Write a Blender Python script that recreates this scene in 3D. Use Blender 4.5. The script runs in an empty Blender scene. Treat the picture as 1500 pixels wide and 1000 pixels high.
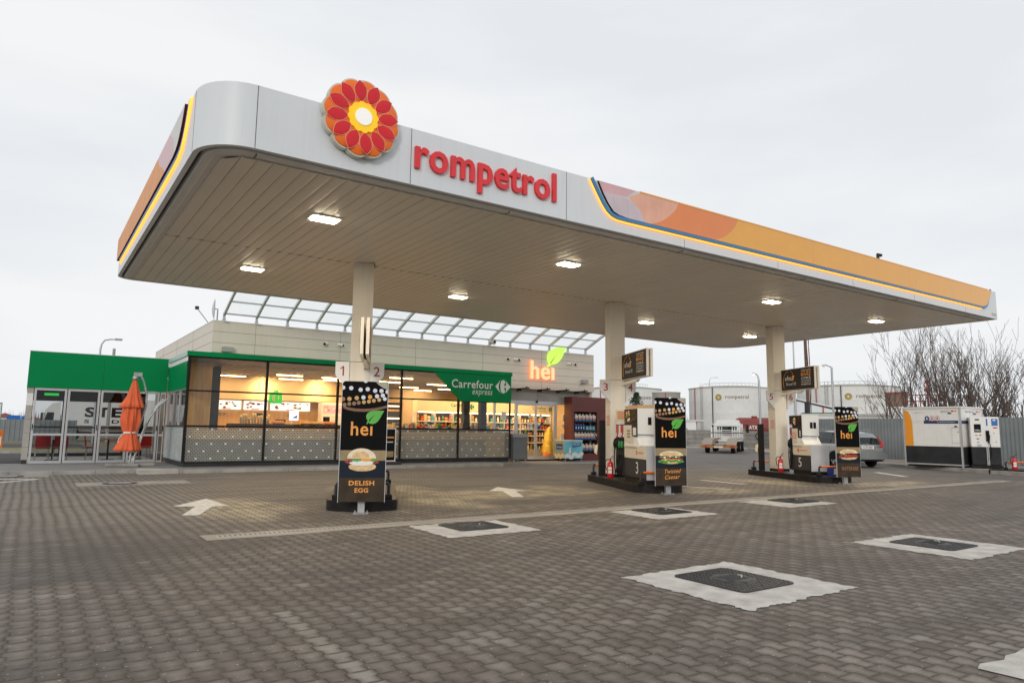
import bpy, math, random
from mathutils import Vector, Matrix
R = math.radians
rnd = random.Random(7)
scene = bpy.context.scene
COL = scene.collection
# ------------------------------------------------------------------ camera
YAW, PITCH, ROLL = 0.60183, 0.125986, 0.012763
f = Vector((math.sin(YAW)*math.cos(PITCH), math.cos(YAW)*math.cos(PITCH), math.sin(PITCH)))
r = Vector((math.cos(YAW), -math.sin(YAW), 0)); u = r.cross(f)
c_, s_ = math.cos(ROLL), math.sin(ROLL)
r2 = r*c_ + u*s_; u2 = -r*s_ + u*c_
cam = bpy.data.cameras.new('camera'); cam.lens = 24.49; cam.sensor_width = 36; cam.clip_end = 3000; cam.clip_start = .05
co = bpy.data.objects.new('camera', cam); COL.objects.link(co)
co.matrix_world = Matrix(((r2.x, u2.x, -f.x, 0), (r2.y, u2.y, -f.y, 0), (r2.z, u2.z, -f.z, 1.35), (0, 0, 0, 1)))
scene.camera = co
# ------------------------------------------------------------------ world: overcast sky over a Nishita base
SUN_EL, SUN_AZ = R(17), R(222)          # low soft light from the front left of the canopy
w = bpy.data.worlds.new('World'); scene.world = w; w.use_nodes = True
nt = w.node_tree; nt.nodes.clear()
N = nt.nodes.new; L = nt.links.new
out = N('ShaderNodeOutputWorld'); bg = N('ShaderNodeBackground'); bg.inputs[1].default_value = .1
sky = N('ShaderNodeTexSky'); sky.sky_type = 'NISHITA'; sky.sun_disc = False; sky.sun_elevation = SUN_EL; sky.sun_rotation = SUN_AZ
tc = N('ShaderNodeTexCoord'); mp = N('ShaderNodeMapping'); mp.inputs['Scale'].default_value = (1, 1.4, 4.2); mp.inputs['Rotation'].default_value = (.1, .25, .5)
nz = N('ShaderNodeTexNoise'); nz.inputs['Scale'].default_value = 1.5; nz.inputs['Detail'].default_value = 5; nz.inputs['Roughness'].default_value = .5
cr = N('ShaderNodeValToRGB'); cr.color_ramp.elements[0].position = .34; cr.color_ramp.elements[0].color = (8.1, 8.4, 8.75, 1)
cr.color_ramp.elements[1].position = .62; cr.color_ramp.elements[1].color = (9.35, 9.42, 9.5, 1)
mx = N('ShaderNodeMix'); mx.data_type = 'RGBA'; mx.inputs[0].default_value = .96
L(tc.outputs['Generated'], mp.inputs[0]); L(mp.outputs[0], nz.inputs[0]); L(nz.outputs[0], cr.inputs[0])
L(sky.outputs[0], mx.inputs[6]); L(cr.outputs[0], mx.inputs[7]); L(mx.outputs[2], bg.inputs[0]); L(bg.outputs[0], out.inputs[0])
sl = bpy.data.lights.new('sun', 'SUN'); sl.energy = 1.0; sl.angle = R(12); sl.color = (1, .95, .88)
so = bpy.data.objects.new('sun', sl); COL.objects.link(so)
sd = Vector((math.sin(SUN_AZ)*math.cos(SUN_EL), math.cos(SUN_AZ)*math.cos(SUN_EL), math.sin(SUN_EL)))
so.rotation_euler = sd.to_track_quat('Z', 'Y').to_euler(); so.location = (0, 0, 30)
scene.view_settings.view_transform = 'Standard'; scene.view_settings.look = 'None'; scene.view_settings.gamma = 1
scene.view_settings.exposure = 0
scene.cycles.max_bounces = 10; scene.cycles.transparent_max_bounces = 24

# ------------------------------------------------------------------ materials
def new_mat(name):
    m = bpy.data.materials.new(name); m.use_nodes = True
    n = m.node_tree; b = n.nodes['Principled BSDF']
    return m, n, b
def mat(name, col, rough=.5, metal=0, var=.08, scale=3., bump=0., coat=0, streak=0., spec=None):
    """plain painted / metal / stone surface with worn, slightly uneven colour"""
    m, n, b = new_mat(name)
    tc = n.nodes.new('ShaderNodeTexCoord'); nz = n.nodes.new('ShaderNodeTexNoise')
    nz.inputs['Scale'].default_value = scale; nz.inputs['Detail'].default_value = 6
    n.links.new(tc.outputs['Object'], nz.inputs[0])
    r_ = n.nodes.new('ShaderNodeValToRGB')
    r_.color_ramp.elements[0].position = .3; r_.color_ramp.elements[1].position = .7
    r_.color_ramp.elements[0].color = (*[max(0, c*(1-var)) for c in col], 1)
    r_.color_ramp.elements[1].color = (*[min(1, c*(1+var)) for c in col], 1)
    n.links.new(nz.outputs[0], r_.inputs[0])
    colout = r_.outputs[0]
    if streak:
        mp = n.nodes.new('ShaderNodeMapping'); mp.inputs['Scale'].default_value = (9, 9, .7)
        n2 = n.nodes.new('ShaderNodeTexNoise'); n2.inputs['Scale'].default_value = 1.5; n2.inputs['Detail'].default_value = 4
        n.links.new(tc.outputs['Object'], mp.inputs[0]); n.links.new(mp.outputs[0], n2.inputs[0])
        mr = n.nodes.new('ShaderNodeMapRange'); mr.inputs[1].default_value = .5; mr.inputs[2].default_value = .75
        mr.inputs[3].default_value = 1; mr.inputs[4].default_value = 1-streak
        n.links.new(n2.outputs[0], mr.inputs[0])
        mm = n.nodes.new('ShaderNodeMix'); mm.data_type = 'RGBA'; mm.blend_type = 'MULTIPLY'; mm.inputs[0].default_value = 1
        n.links.new(colout, mm.inputs[6]); n.links.new(mr.outputs[0], mm.inputs[7]); colout = mm.outputs[2]
    n.links.new(colout, b.inputs['Base Color'])
    mr = n.nodes.new('ShaderNodeMapRange'); mr.inputs[3].default_value = max(.02, rough-.08); mr.inputs[4].default_value = min(1, rough+.08)
    n.links.new(nz.outputs[0], mr.inputs[0]); n.links.new(mr.outputs[0], b.inputs['Roughness'])
    if spec is None and max(col) < .12 and not metal: spec = .12
    if spec is not None: b.inputs['Specular IOR Level'].default_value = spec
    b.inputs['Metallic'].default_value = metal; b.inputs['Coat Weight'].default_value = coat
    if bump:
        n3 = n.nodes.new('ShaderNodeTexNoise'); n3.inputs['Scale'].default_value = scale*12; n3.inputs['Detail'].default_value = 5
        n.links.new(tc.outputs['Object'], n3.inputs[0])
        bp = n.nodes.new('ShaderNodeBump'); bp.inputs['Strength'].default_value = bump; bp.inputs['Distance'].default_value = .01
        n.links.new(n3.outputs[0], bp.inputs['Height']); n.links.new(bp.outputs[0], b.inputs['Normal'])
    return m
def emit(name, col, st, base=None):
    m, n, b = new_mat(name); b.inputs['Base Color'].default_value = (*(base or col), 1)
    b.inputs['Emission Color'].default_value = (*col, 1); b.inputs['Emission Strength'].default_value = st
    return m
def glass(name, tint=(.9, .93, .92), refl=1.0, rough=.0):
    m = bpy.data.materials.new(name); m.use_nodes = True; n = m.node_tree; n.nodes.clear()
    o = n.nodes.new('ShaderNodeOutputMaterial'); t = n.nodes.new('ShaderNodeBsdfTransparent'); t.inputs[0].default_value = (*tint, 1)
    g = n.nodes.new('ShaderNodeBsdfGlossy'); g.inputs['Roughness'].default_value = rough
    fr = n.nodes.new('ShaderNodeFresnel'); ge = n.nodes.new('ShaderNodeNewGeometry'); mr0 = n.nodes.new('ShaderNodeMapRange'); mr0.inputs[3].default_value = 1.5; mr0.inputs[4].default_value = 1/1.5; n.links.new(ge.outputs['Backfacing'], mr0.inputs[0]); n.links.new(mr0.outputs[0], fr.inputs[0])
    mu = n.nodes.new('ShaderNodeMath'); mu.operation = 'MULTIPLY'; mu.inputs[1].default_value = refl
    n.links.new(fr.outputs[0], mu.inputs[0])
    nz = n.nodes.new('ShaderNodeTexNoise'); nz.inputs['Scale'].default_value = .9; nz.inputs['Detail'].default_value = 0
    tc = n.nodes.new('ShaderNodeTexCoord'); n.links.new(tc.outputs['Object'], nz.inputs[0])
    bp = n.nodes.new('ShaderNodeBump'); bp.inputs['Strength'].default_value = .12; bp.inputs['Distance'].default_value = .1
    n.links.new(nz.outputs[0], bp.inputs['Height']); n.links.new(bp.outputs[0], g.inputs['Normal'])
    mi = n.nodes.new('ShaderNodeMixShader'); n.links.new(mu.outputs[0], mi.inputs[0]); n.links.new(t.outputs[0], mi.inputs[1]); n.links.new(g.outputs[0], mi.inputs[2])
    n.links.new(mi.outputs[0], o.inputs[0]); return m
M_EXTRA = {}
def wood(name, c1, c2, scale=2., rough=.5):
    m, n, b = new_mat(name); tc = n.nodes.new('ShaderNodeTexCoord'); mp = n.nodes.new('ShaderNodeMapping'); mp.inputs['Scale'].default_value = (8, 8, .6)
    nz = n.nodes.new('ShaderNodeTexNoise'); nz.inputs['Scale'].default_value = scale; nz.inputs['Detail'].default_value = 8
    rr = n.nodes.new('ShaderNodeValToRGB'); rr.color_ramp.elements[0].position = .35; rr.color_ramp.elements[1].position = .65
    rr.color_ramp.elements[0].color = (*c1, 1); rr.color_ramp.elements[1].color = (*c2, 1)
    n.links.new(tc.outputs['Object'], mp.inputs[0]); n.links.new(mp.outputs[0], nz.inputs[0]); n.links.new(nz.outputs[0], rr.inputs[0])
    n.links.new(rr.outputs[0], b.inputs['Base Color']); b.inputs['Roughness'].default_value = rough; return m

class NG:
    """tiny helper to write math node chains"""
    def __init__(s, n): s.n = n
    def v(s, sock, x):
        if isinstance(x, (int, float)): sock.default_value = x
        else: s.n.links.new(x, sock)
    def m(s, op, a, b=0, c=0):
        q = s.n.nodes.new('ShaderNodeMath'); q.operation = op; s.v(q.inputs[0], a); s.v(q.inputs[1], b); s.v(q.inputs[2], c); return q.outputs[0]
    def mr(s, x, a, b, c, d):
        q = s.n.nodes.new('ShaderNodeMapRange'); s.v(q.inputs[0], x)
        for i, k in enumerate((a, b, c, d)): s.v(q.inputs[i+1], k)
        return q.outputs[0]
    def noise(s, vec, sc, det=4, rough=.5):
        q = s.n.nodes.new('ShaderNodeTexNoise'); s.n.links.new(vec, q.inputs[0]); q.inputs['Scale'].default_value = sc; q.inputs['Detail'].default_value = det; q.inputs['Roughness'].default_value = rough; return q.outputs[0]
    def mix(s, fac, a, b, mode='MIX'):
        q = s.n.nodes.new('ShaderNodeMix'); q.data_type = 'RGBA'; q.blend_type = mode; s.v(q.inputs[0], fac)
        for i, k in ((6, a), (7, b)):
            if isinstance(k, tuple): q.inputs[i].default_value = (*k, 1)
            else: s.n.links.new(k, q.inputs[i])
        return q.outputs[2]

def paver_mat():
    m, n, b = new_mat('interlocking_pavers'); g = NG(n)
    tc = n.nodes.new('ShaderNodeTexCoord'); P = tc.outputs['Object']
    wob = g.noise(P, .35, 2)
    sx = n.nodes.new('ShaderNodeSeparateXYZ'); n.links.new(P, sx.inputs[0])
    fine = g.noise(P, 9, 2)
    X = g.m('ADD', sx.outputs[0], g.m('MULTIPLY', g.m('SUBTRACT', wob, .5), .11)); Y = g.m('ADD', sx.outputs[1], g.m('MULTIPLY', g.m('SUBTRACT', wob, .5), .08))
    X = g.m('ADD', X, g.m('MULTIPLY', g.m('SUBTRACT', fine, .5), .012)); Y = g.m('ADD', Y, g.m('MULTIPLY', g.m('SUBTRACT', fine, .5), .012))
    W, Ln = .142, .19
    u0 = g.m('DIVIDE', X, W); v0 = g.m('DIVIDE', Y, Ln)
    k = g.m('ROUND', u0); par = g.m('FLOORED_MODULO', k, 2); sgn = g.m('SUBTRACT', 1, g.m('MULTIPLY', par, 2))
    tri = g.m('SUBTRACT', g.m('MULTIPLY', g.m('ABSOLUTE', g.m('SUBTRACT', g.m('FRACT', v0), .5)), 4), 1)
    tr = g.m('MAXIMUM', g.m('MINIMUM', g.m('MULTIPLY', tri, 4.5), 1), -1)
    off = g.m('MULTIPLY', g.m('MULTIPLY', tr, sgn), .085)
    du = g.m('SUBTRACT', g.m('SUBTRACT', u0, k), off)
    dU = g.m('MULTIPLY', g.m('ABSOLUTE', du), W)
    i = g.m('SUBTRACT', k, g.m('LESS_THAN', du, 0))
    vv = g.m('ADD', v0, g.m('MULTIPLY', g.m('FLOORED_MODULO', i, 2), .5)); vv = g.m('ADD', vv, .25)
    j = g.m('FLOOR', vv); dV = g.m('MULTIPLY', g.m('SUBTRACT', .5, g.m('ABSOLUTE', g.m('SUBTRACT', g.m('FRACT', vv), .5))), Ln)
    d = g.m('MINIMUM', g.m('MULTIPLY', dU, g.mr(sx.outputs[1], 7, 14, .68, .36)), g.m('MULTIPLY', dV, 1.15))
    joint = g.mr(d, .0015, .0085, 1, 0)
    cb = n.nodes.new('ShaderNodeCombineXYZ'); g.v(cb.inputs[0], i); g.v(cb.inputs[1], j)
    wn = n.nodes.new('ShaderNodeTexWhiteNoise'); wn.noise_dimensions = '2D'; n.links.new(cb.outputs[0], wn.inputs[0])
    blk = wn.outputs[0]
    big = g.noise(P, .16, 4, .55); med = g.noise(P, 1.1, 5, .6); gr = g.noise(P, 60, 4, .6)
    base = g.mix(g.mr(blk, 0, 1, 0, 1), (.135, .108, .088), (.285, .246, .210))
    base = g.mix(g.mr(big, .40, .62, 0, .85), base, (.112, .095, .083))
    # paler paving from the canopy edge back, lamplight there put into its colour
    pale = g.mr(sx.outputs[1], 9.3, 13.5, 0, .8)
    pale = g.m('MULTIPLY', pale, g.mr(med, .3, .6, .65, 1))
    base = g.mix(pale, base, (.33, .298, .26))
    base = g.mix(g.mr(med, .5, .78, 0, .45), base, (.30, .268, .235), 'MIX')
    base = g.mix(g.mr(gr, .3, .7, .25, 0), base, (.06, .05, .045))
    base = g.mix(g.mr(blk, .93, 1, 0, .4), base, (.27, .25, .235))
    base = g.mix(g.mr(d, .004, .04, .50, 0), base, (.058, .048, .040))
    base = g.mix(g.m('MULTIPLY', g.mr(d, .03, .058, 0, .42), g.mr(g.noise(P, 5, 3), .35, .7, 0, 1)), base, (.30, .28, .26))
    # one relaid, paler course of blocks in the left foreground
    crs = g.m('MULTIPLY', g.m('COMPARE', i, 11, .5), g.m('MULTIPLY', g.m('GREATER_THAN', sx.outputs[1], 3.2), g.m('LESS_THAN', sx.outputs[1], 5.35)))
    base = g.mix(g.m('MULTIPLY', crs, g.m('MULTIPLY', .6, g.mr(d, .004, .03, .2, 1))), base, (.33, .30, .265))
    # tyre tracks and damp bands running along the lanes
    mp2 = n.nodes.new('ShaderNodeMapping'); mp2.inputs['Scale'].default_value = (.30, 2.1, 1); mp2.inputs['Rotation'].default_value = (0, 0, .16); n.links.new(P, mp2.inputs[0]); trk = g.noise(mp2.outputs[0], 1.0, 5, .6)
    base = g.mix(g.mr(trk, .48, .64, 0, .5), base, (.070, .060, .053))
    drip = g.noise(P, 2.6, 2, .4); base = g.mix(g.mr(drip, .70, .74, 0, .5), base, (.045, .04, .036))
    speck = g.noise(P, 38, 1, .3); base = g.mix(g.mr(speck, .735, .76, 0, .75), base, (.50, .42, .32))
    # yellowish salt and cement stains round the islands, dark drips of fuel
    def spot(cx, cy, rx, ry):
        dx = g.m('DIVIDE', g.m('SUBTRACT', sx.outputs[0], cx), rx); dy = g.m('DIVIDE', g.m('SUBTRACT', sx.outputs[1], cy), ry)
        q = g.m('ADD', g.m('MULTIPLY', dx, dx), g.m('MULTIPLY', dy, dy)); q = g.m('ADD', q, g.m('MULTIPLY', g.m('SUBTRACT', med, .5), 2.2)); return g.mr(q, .25, 1.1, 1, 0)
    st = None
    for s4 in ((3.0, 12.3, .95, 1.9), (6.4, 11.7, .9, 1.5), (8.3, 12.6, 2.0, 1.2), (10.4, 12.6, .7, 1.8), (13.4, 11.0, 1.3, 1.0), (17.0, 12.2, .8, 2.0), (6.6, 14.2, 1.2, 2.0), (19.6, 10.2, 2.2, .7)):
        q = spot(*s4); st = q if st is None else g.m('MAXIMUM', st, q)
    base = g.mix(g.m('MULTIPLY', g.m('MULTIPLY', st, g.mr(g.noise(P, 2.8, 4, .65), .36, .60, .15, 1)), .85), base, (.47, .40, .27))
    dk = None
    for s4 in ((3.6, 10.6, .5, .9), (5.9, 10.8, .6, .8), (10.5, 11.2, .7, .8), (13.2, 13.0, .8, 1.3), (7.6, 11.0, .8, .5), (17.4, 11.0, .7, .7), (1.2, 8.7, 1.6, .9), (0.4, 7.6, 1.2, .8)):
        q = spot(*s4); dk = q if dk is None else g.m('MAXIMUM', dk, q)
    base = g.mix(g.m('MULTIPLY', dk, .6), base, (.07, .062, .055))
    sand = g.mr(g.noise(P, 25, 3), .5, .68, 0, 1)
    jc = g.mix(sand, (.045, .038, .030), (.16, .125, .085))
    jf = g.m('MULTIPLY', joint, g.mr(g.noise(P, 1.7, 3), .3, .65, .6, 1))
    colr = g.mix(jf, base, jc)
    n.links.new(colr, b.inputs['Base Color'])
    g.v(b.inputs['Roughness'], g.mr(med, .3, .7, .58, .8))
    b.inputs['Specular IOR Level'].default_value = .35
    edge = g.mr(d, .0, .016, 0, 1)
    h = g.m('ADD', g.m('MULTIPLY', edge, .7), g.m('ADD', g.m('MULTIPLY', blk, .55), g.m('MULTIPLY', gr, .22)))
    bp = n.nodes.new('ShaderNodeBump'); bp.inputs['Strength'].default_value = .9; bp.inputs['Distance'].default_value = .012
    n.links.new(h, bp.inputs['Height']); n.links.new(bp.outputs[0], b.inputs['Normal'])
    return m

def ground_far_mat():
    m, n, b = new_mat('winter_ground'); g = NG(n); tc = n.nodes.new('ShaderNodeTexCoord'); P = tc.outputs['Object']
    a = g.noise(P, .05, 6); c = g.noise(P, 3, 6, .7)
    base = g.mix(g.mr(a, .4, .6, 0, 1), (.16, .13, .085), (.24, .20, .13)); base = g.mix(g.mr(c, .3, .7, .5, 0), base, (.07, .06, .045))
    n.links.new(base, b.inputs['Base Color']); b.inputs['Roughness'].default_value = .95; return m

def perf_mat():
    """dark printed screen with rows of clear dashes and white dots, in front of glass"""
    m = bpy.data.materials.new('perforated_screen'); m.use_nodes = True; n = m.node_tree; n.nodes.clear(); g = NG(n)
    o = n.nodes.new('ShaderNodeOutputMaterial'); tc = n.nodes.new('ShaderNodeTexCoord'); sp = n.nodes.new('ShaderNodeSeparateXYZ'); n.links.new(tc.outputs['Object'], sp.inputs[0])
    a = g.m('DIVIDE', g.m('ADD', sp.outputs[0], sp.outputs[1]), .105); z = g.m('DIVIDE', sp.outputs[2], .056)
    row = g.m('FLOOR', z); a2 = g.m('ADD', a, g.m('MULTIPLY', g.m('FLOORED_MODULO', row, 2), .5))
    fx = g.m('ABSOLUTE', g.m('SUBTRACT', g.m('FRACT', a2), .5)); fz = g.m('ABSOLUTE', g.m('SUBTRACT', g.m('FRACT', z), .5))
    dash = g.m('MULTIPLY', g.m('LESS_THAN', fx, .43), g.m('LESS_THAN', fz, .40))
    col = g.m('FLOOR', a2); q = g.m('FLOORED_MODULO', g.m('ADD', g.m('MULTIPLY', g.m('FLOORED_MODULO', g.m('DIVIDE', row, 4), 2), 2), col), 4)
    wn = g.m('MULTIPLY', g.m('LESS_THAN', q, .5), g.m('LESS_THAN', g.m('FLOORED_MODULO', row, 4), .5))
    dot = g.m('MULTIPLY', g.m('MULTIPLY', dash, wn), g.m('LESS_THAN', fx, .26))
    d1 = n.nodes.new('ShaderNodeBsdfPrincipled'); d1.inputs['Base Color'].default_value = (.045, .045, .045, 1); d1.inputs['Roughness'].default_value = .35
    d2 = n.nodes.new('ShaderNodeBsdfPrincipled'); d2.inputs['Base Color'].default_value = (.8, .8, .78, 1); d2.inputs['Roughness'].default_value = .4
    d3 = n.nodes.new('ShaderNodeBsdfPrincipled'); d3.inputs['Base Color'].default_value = (.66, .66, .62, 1); d3.inputs['Roughness'].default_value = .5
    t = n.nodes.new('ShaderNodeBsdfTransparent'); t.inputs[0].default_value = (.95, .95, .93, 1)
    mf = n.nodes.new('ShaderNodeMixShader'); mf.inputs[0].default_value = .3; n.links.new(t.outputs[0], mf.inputs[1]); n.links.new(d3.outputs[0], mf.inputs[2])
    m1 = n.nodes.new('ShaderNodeMixShader'); n.links.new(dash, m1.inputs[0]); n.links.new(d1.outputs[0], m1.inputs[1]); n.links.new(mf.outputs[0], m1.inputs[2])
    m2 = n.nodes.new('ShaderNodeMixShader'); n.links.new(dot, m2.inputs[0]); n.links.new(m1.outputs[0], m2.inputs[1]); n.links.new(d2.outputs[0], m2.inputs[2])
    n.links.new(m2.outputs[0], o.inputs[0]); return m

M = dict(
 pavers=paver_mat(), far=ground_far_mat(), perf=perf_mat(),
 concrete=mat('concrete', (.42, .40, .37), .85, var=.16, scale=2.2, bump=.5), kerb=mat('kerb_concrete', (.33, .32, .30), .85, var=.22, scale=3, bump=.5),
 cement=mat('fresh_cement', (.52, .50, .465), .85, var=.22, scale=5.5, bump=1), walk=mat('walkway_slab', (.21, .205, .20), .8, var=.14, scale=1.5, bump=.4),
 asphalt=mat('asphalt', (.085, .083, .082), .85, var=.2, scale=2, bump=.5), roadpaint=mat('road_paint', (.62, .60, .56), .8, var=.22, scale=9, bump=.3),
 fascia=mat('fascia_white', (.70, .735, .765), .42, var=.025, scale=.7, streak=.05, spec=.4), trimw=mat('trim_white', (.66, .65, .62), .4, var=.05),
 soffit=mat('soffit_slat', (.80, .74, .64), .36, var=.05, scale=.6), groove=mat('soffit_groove', (.17, .15, .125), .8),
 cream=mat('column_cream', (.72, .67, .58), .4, var=.04, scale=1.5, streak=.06), cream2=mat('pump_cream', (.70, .62, .50), .45, var=.04),
 clad=mat('cladding_panel', (.69, .62, .525), .45, var=.03, scale=.8, streak=.05), seam=mat('seam_dark', (.10, .09, .08), .8),
 greyw=mat('grey_render', (.34, .335, .32), .6, var=.08, scale=1.5), black=mat('black_paint', (.018, .017, .017), .42, var=.2, scale=6), dark=mat('dark_metal', (.045, .047, .05), .42, var=.15),
 alu=mat('aluminium', (.55, .56, .58), .38, metal=.6, var=.06), steel=mat('galvanised_steel', (.42, .43, .44), .42, metal=.7, var=.15, scale=12), white=mat('white_paint', (.78, .78, .76), .4, var=.03),
 green=mat('green_panel', (.0004, .215, .066), .4, var=.06, scale=1., spec=.10), green_l=mat('leaf_green', (.10, .46, .06), .4), red=mat('red_paint', (.55, .015, .02), .35, var=.05, coat=.3),
 orange=mat('orange_paint', (.80, .18, .02), .38, var=.06), amber=mat('amber_film', (.84, .40, .055), .3, var=.03, coat=.25), orange_f=mat('orange_film', (.80, .24, .065), .3, var=.03, coat=.25), salmon=mat('salmon_film', (.80, .42, .30), .35, var=.08, streak=.1),
 pinkf=mat('dusty_pink_film', (.66, .40, .43), .35, var=.08), lilac=mat('pale_lilac_film', (.62, .52, .57), .35, var=.08, streak=.15), greyf=mat('pale_grey_film', (.60, .60, .58), .35, var=.08), bluef=mat('blue_strip', (.03, .22, .50), .35), darkred=mat('dark_red', (.34, .012, .03), .35),
 led=emit('amber_led', (1, .36, .045), 1.9), petal=mat('petal_orange', (.92, .17, .015), .3, var=.04, coat=.15, spec=.3), lens=mat('petal_red', (.70, .006, .018), .22, var=.05, coat=.25, spec=.3), yellow=emit('emblem_yellow', (1, .62, .01), .28, (.9, .55, .01)), cwhite=emit('emblem_white', (1, .97, .9), .25, (.85, .85, .82)),
 letred=mat('letter_red', (.74, .022, .03), .35, coat=.1), lamp=emit('lamp_lens', (1, .86, .62), 26), pinkgrout=mat('plastic_grey', (.3, .3, .31), .5),
 glass=glass('window_glass', (.93, .94, .92), 1.1), glassd=glass('dining_glass', (.55, .57, .57), 1.0), carglass=glass('car_glass', (.22, .30, .30), 1.3), poly=None,
 wallwood=wood('interior_oak', (.50, .30, .13), (.62, .40, .19)), wallwarm=mat('interior_warm_wall', (.66, .50, .32), .6, var=.05), creamin=mat('interior_cream', (.80, .70, .48), .6, var=.03), slate=mat('slate_column', (.045, .055, .068), .6, var=.15),
 ceil=mat('deck_ceiling', (.20, .205, .225), .5, var=.1), menu=emit('menu_board', (1, .96, .88), 1.1, (.8, .8, .8)), bulb=emit('tube_lamp', (1, .66, .30), 14), floorin=mat('interior_floor', (.42, .36, .29), .35), wine=mat('wine_panel', (.15, .035, .03), .4, var=.12, scale=2),
 skyblue=mat('freezer_blue', (.10, .48, .66), .4), paleblue=mat('freezer_pale', (.62, .74, .76), .4), deepblue=mat('deep_blue', (.012, .08, .28), .4), rubber=mat('rubber', (.012, .012, .012), .6), ckcol=mat('ink_brown', (.030, .024, .022), .45, var=.1),
 orangecloth=mat('parasol_cloth', (.70, .13, .045), .8, var=.12, scale=4, bump=.3), silver=mat('car_silver', (.27, .285, .285), .25, metal=.5, var=.03, coat=.6), tyre=mat('tyre', (.02, .02, .02), .8), rim=mat('rim', (.5, .5, .52), .3, metal=.7),
 fence=mat('corrugated_grey', (.205, .228, .234), .45, var=.10, scale=1.2), bark=mat('bark', (.125, .095, .08), .9, var=.3, scale=5), tank=mat('tank_white', (.72, .72, .70), .6, var=.06, scale=.12, streak=.22), gold=mat('gold_mark', (.36, .27, .07), .5), tanktxt=mat('tank_letters', (.20, .17, .12), .6), rusty=mat('tank_wagon_red', (.20, .035, .028), .6, var=.2, scale=.6),
 oldconc=mat('weathered_concrete', (.27, .26, .235), .9, var=.25, scale=1.6, bump=.4), plank=wood('old_planks', (.24, .19, .15), (.40, .33, .26), 2, .8), snow=mat('white_sheet_roof', (.74, .77, .80), .6, var=.05, scale=.4), gravel=mat('gravel', (.36, .30, .25), .95, var=.4, scale=14, bump=1), grass=mat('dry_grass', (.20, .19, .07), .95, var=.35, scale=5, bump=.8),
 tan=mat('tan_ledge', (.88, .68, .42), .6, var=.05), navy=mat('navy', (.02, .04, .12), .4), signblue=mat('road_sign_blue', (.01, .13, .45), .4), printw=mat('print_white', (.75, .74, .71), .5), printo=mat('print_orange', (.85, .34, .06), .5), bread=mat('bun', (.74, .50, .26), .6, var=.2, scale=30), breadl=mat('bun_light', (.85, .72, .52), .6, var=.1, scale=30), egg=mat('egg_white', (.82, .84, .82), .4, var=.06, scale=40), yolk=mat('yolk', (.90, .38, .03), .3), bacon=mat('bacon', (.35, .05, .03), .4, var=.5, scale=60), leaf=mat('salad', (.10, .40, .05), .5, var=.4, scale=60), oak=mat('print_wood', (.30, .22, .11), .6, var=.2, scale=6), slateprint=mat('print_slate', (.014, .02, .03), .6, var=.3, scale=5), brownprint=mat('print_brown', (.055, .040, .028), .6, var=.25, scale=5), bokehw=mat('bokeh_white', (.72, .72, .80), .5), bokehg=mat('bokeh_gold', (.62, .38, .13), .5), bokehb=mat('bokeh_brown', (.30, .17, .09), .5), arcb=mat('basket_brown', (.22, .11, .06), .6, var=.2, scale=40), screenb=mat('screen_black', (.01, .01, .012), .15),
)
def poly_mat():
    m = bpy.data.materials.new('polycarbonate'); m.use_nodes = True; n = m.node_tree; n.nodes.clear(); g = NG(n)
    o = n.nodes.new('ShaderNodeOutputMaterial'); t = n.nodes.new('ShaderNodeBsdfTranslucent'); t.inputs[0].default_value = (.96, .98, .96, 1)
    tr = n.nodes.new('ShaderNodeBsdfTransparent'); tr.inputs[0].default_value = (.97, .98, .97, 1); df = n.nodes.new('ShaderNodeBsdfDiffuse'); df.inputs[0].default_value = (.8, .8, .78, 1)
    a = n.nodes.new('ShaderNodeMixShader'); a.inputs[0].default_value = .1; n.links.new(t.outputs[0], a.inputs[1]); n.links.new(df.outputs[0], a.inputs[2])
    c = n.nodes.new('ShaderNodeMixShader'); tc = n.nodes.new('ShaderNodeTexCoord'); nz = g.noise(tc.outputs['Object'], 1.2, 4)
    g.v(c.inputs[0], g.mr(nz, .3, .7, .55, .8)); n.links.new(a.outputs[0], c.inputs[1]); n.links.new(tr.outputs[0], c.inputs[2]); n.links.new(c.outputs[0], o.inputs[0]); return m
M['poly'] = poly_mat()
PAL = {}
def pal(r_, g_, b_, rough=.5):
    k = (r_, g_, b_)
    if k not in PAL: PAL[k] = mat('print_%d' % len(PAL), k, rough, var=.04)
    return PAL[k]

# ------------------------------------------------------------------ mesh builder
TXT = {}
def text_geo(s, bold=0., italic=0.):
    k = (s, bold, italic)
    if k in TXT: return TXT[k]
    cu = bpy.data.curves.new('t', 'FONT'); cu.body = s; cu.size = 1; cu.offset = bold; cu.shear = italic; cu.resolution_u = 3; cu.space_line = .95; cu.space_character = 1.07
    o = bpy.data.objects.new('t', cu); COL.objects.link(o)
    dg = bpy.context.evaluated_depsgraph_get(); me = o.evaluated_get(dg).to_mesh()
    vs = [v.co.copy() for v in me.vertices]; fs = [tuple(p.vertices) for p in me.polygons]
    ek = {}
    for p in fs:
        for a, b in zip(p, p[1:]+p[:1]):
            e = (min(a, b), max(a, b)); ek.setdefault(e, []).append((a, b))
    bnd = [v[0] for v in ek.values() if len(v) == 1]
    o.evaluated_get(dg).to_mesh_clear(); COL.objects.unlink(o); bpy.data.objects.remove(o); bpy.data.curves.remove(cu)
    x0 = min(v.x for v in vs); x1 = max(v.x for v in vs); y0 = min(v.y for v in vs); y1 = max(v.y for v in vs)
    TXT[k] = (vs, fs, bnd, x0, x1, y0, y1); return TXT[k]
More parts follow.
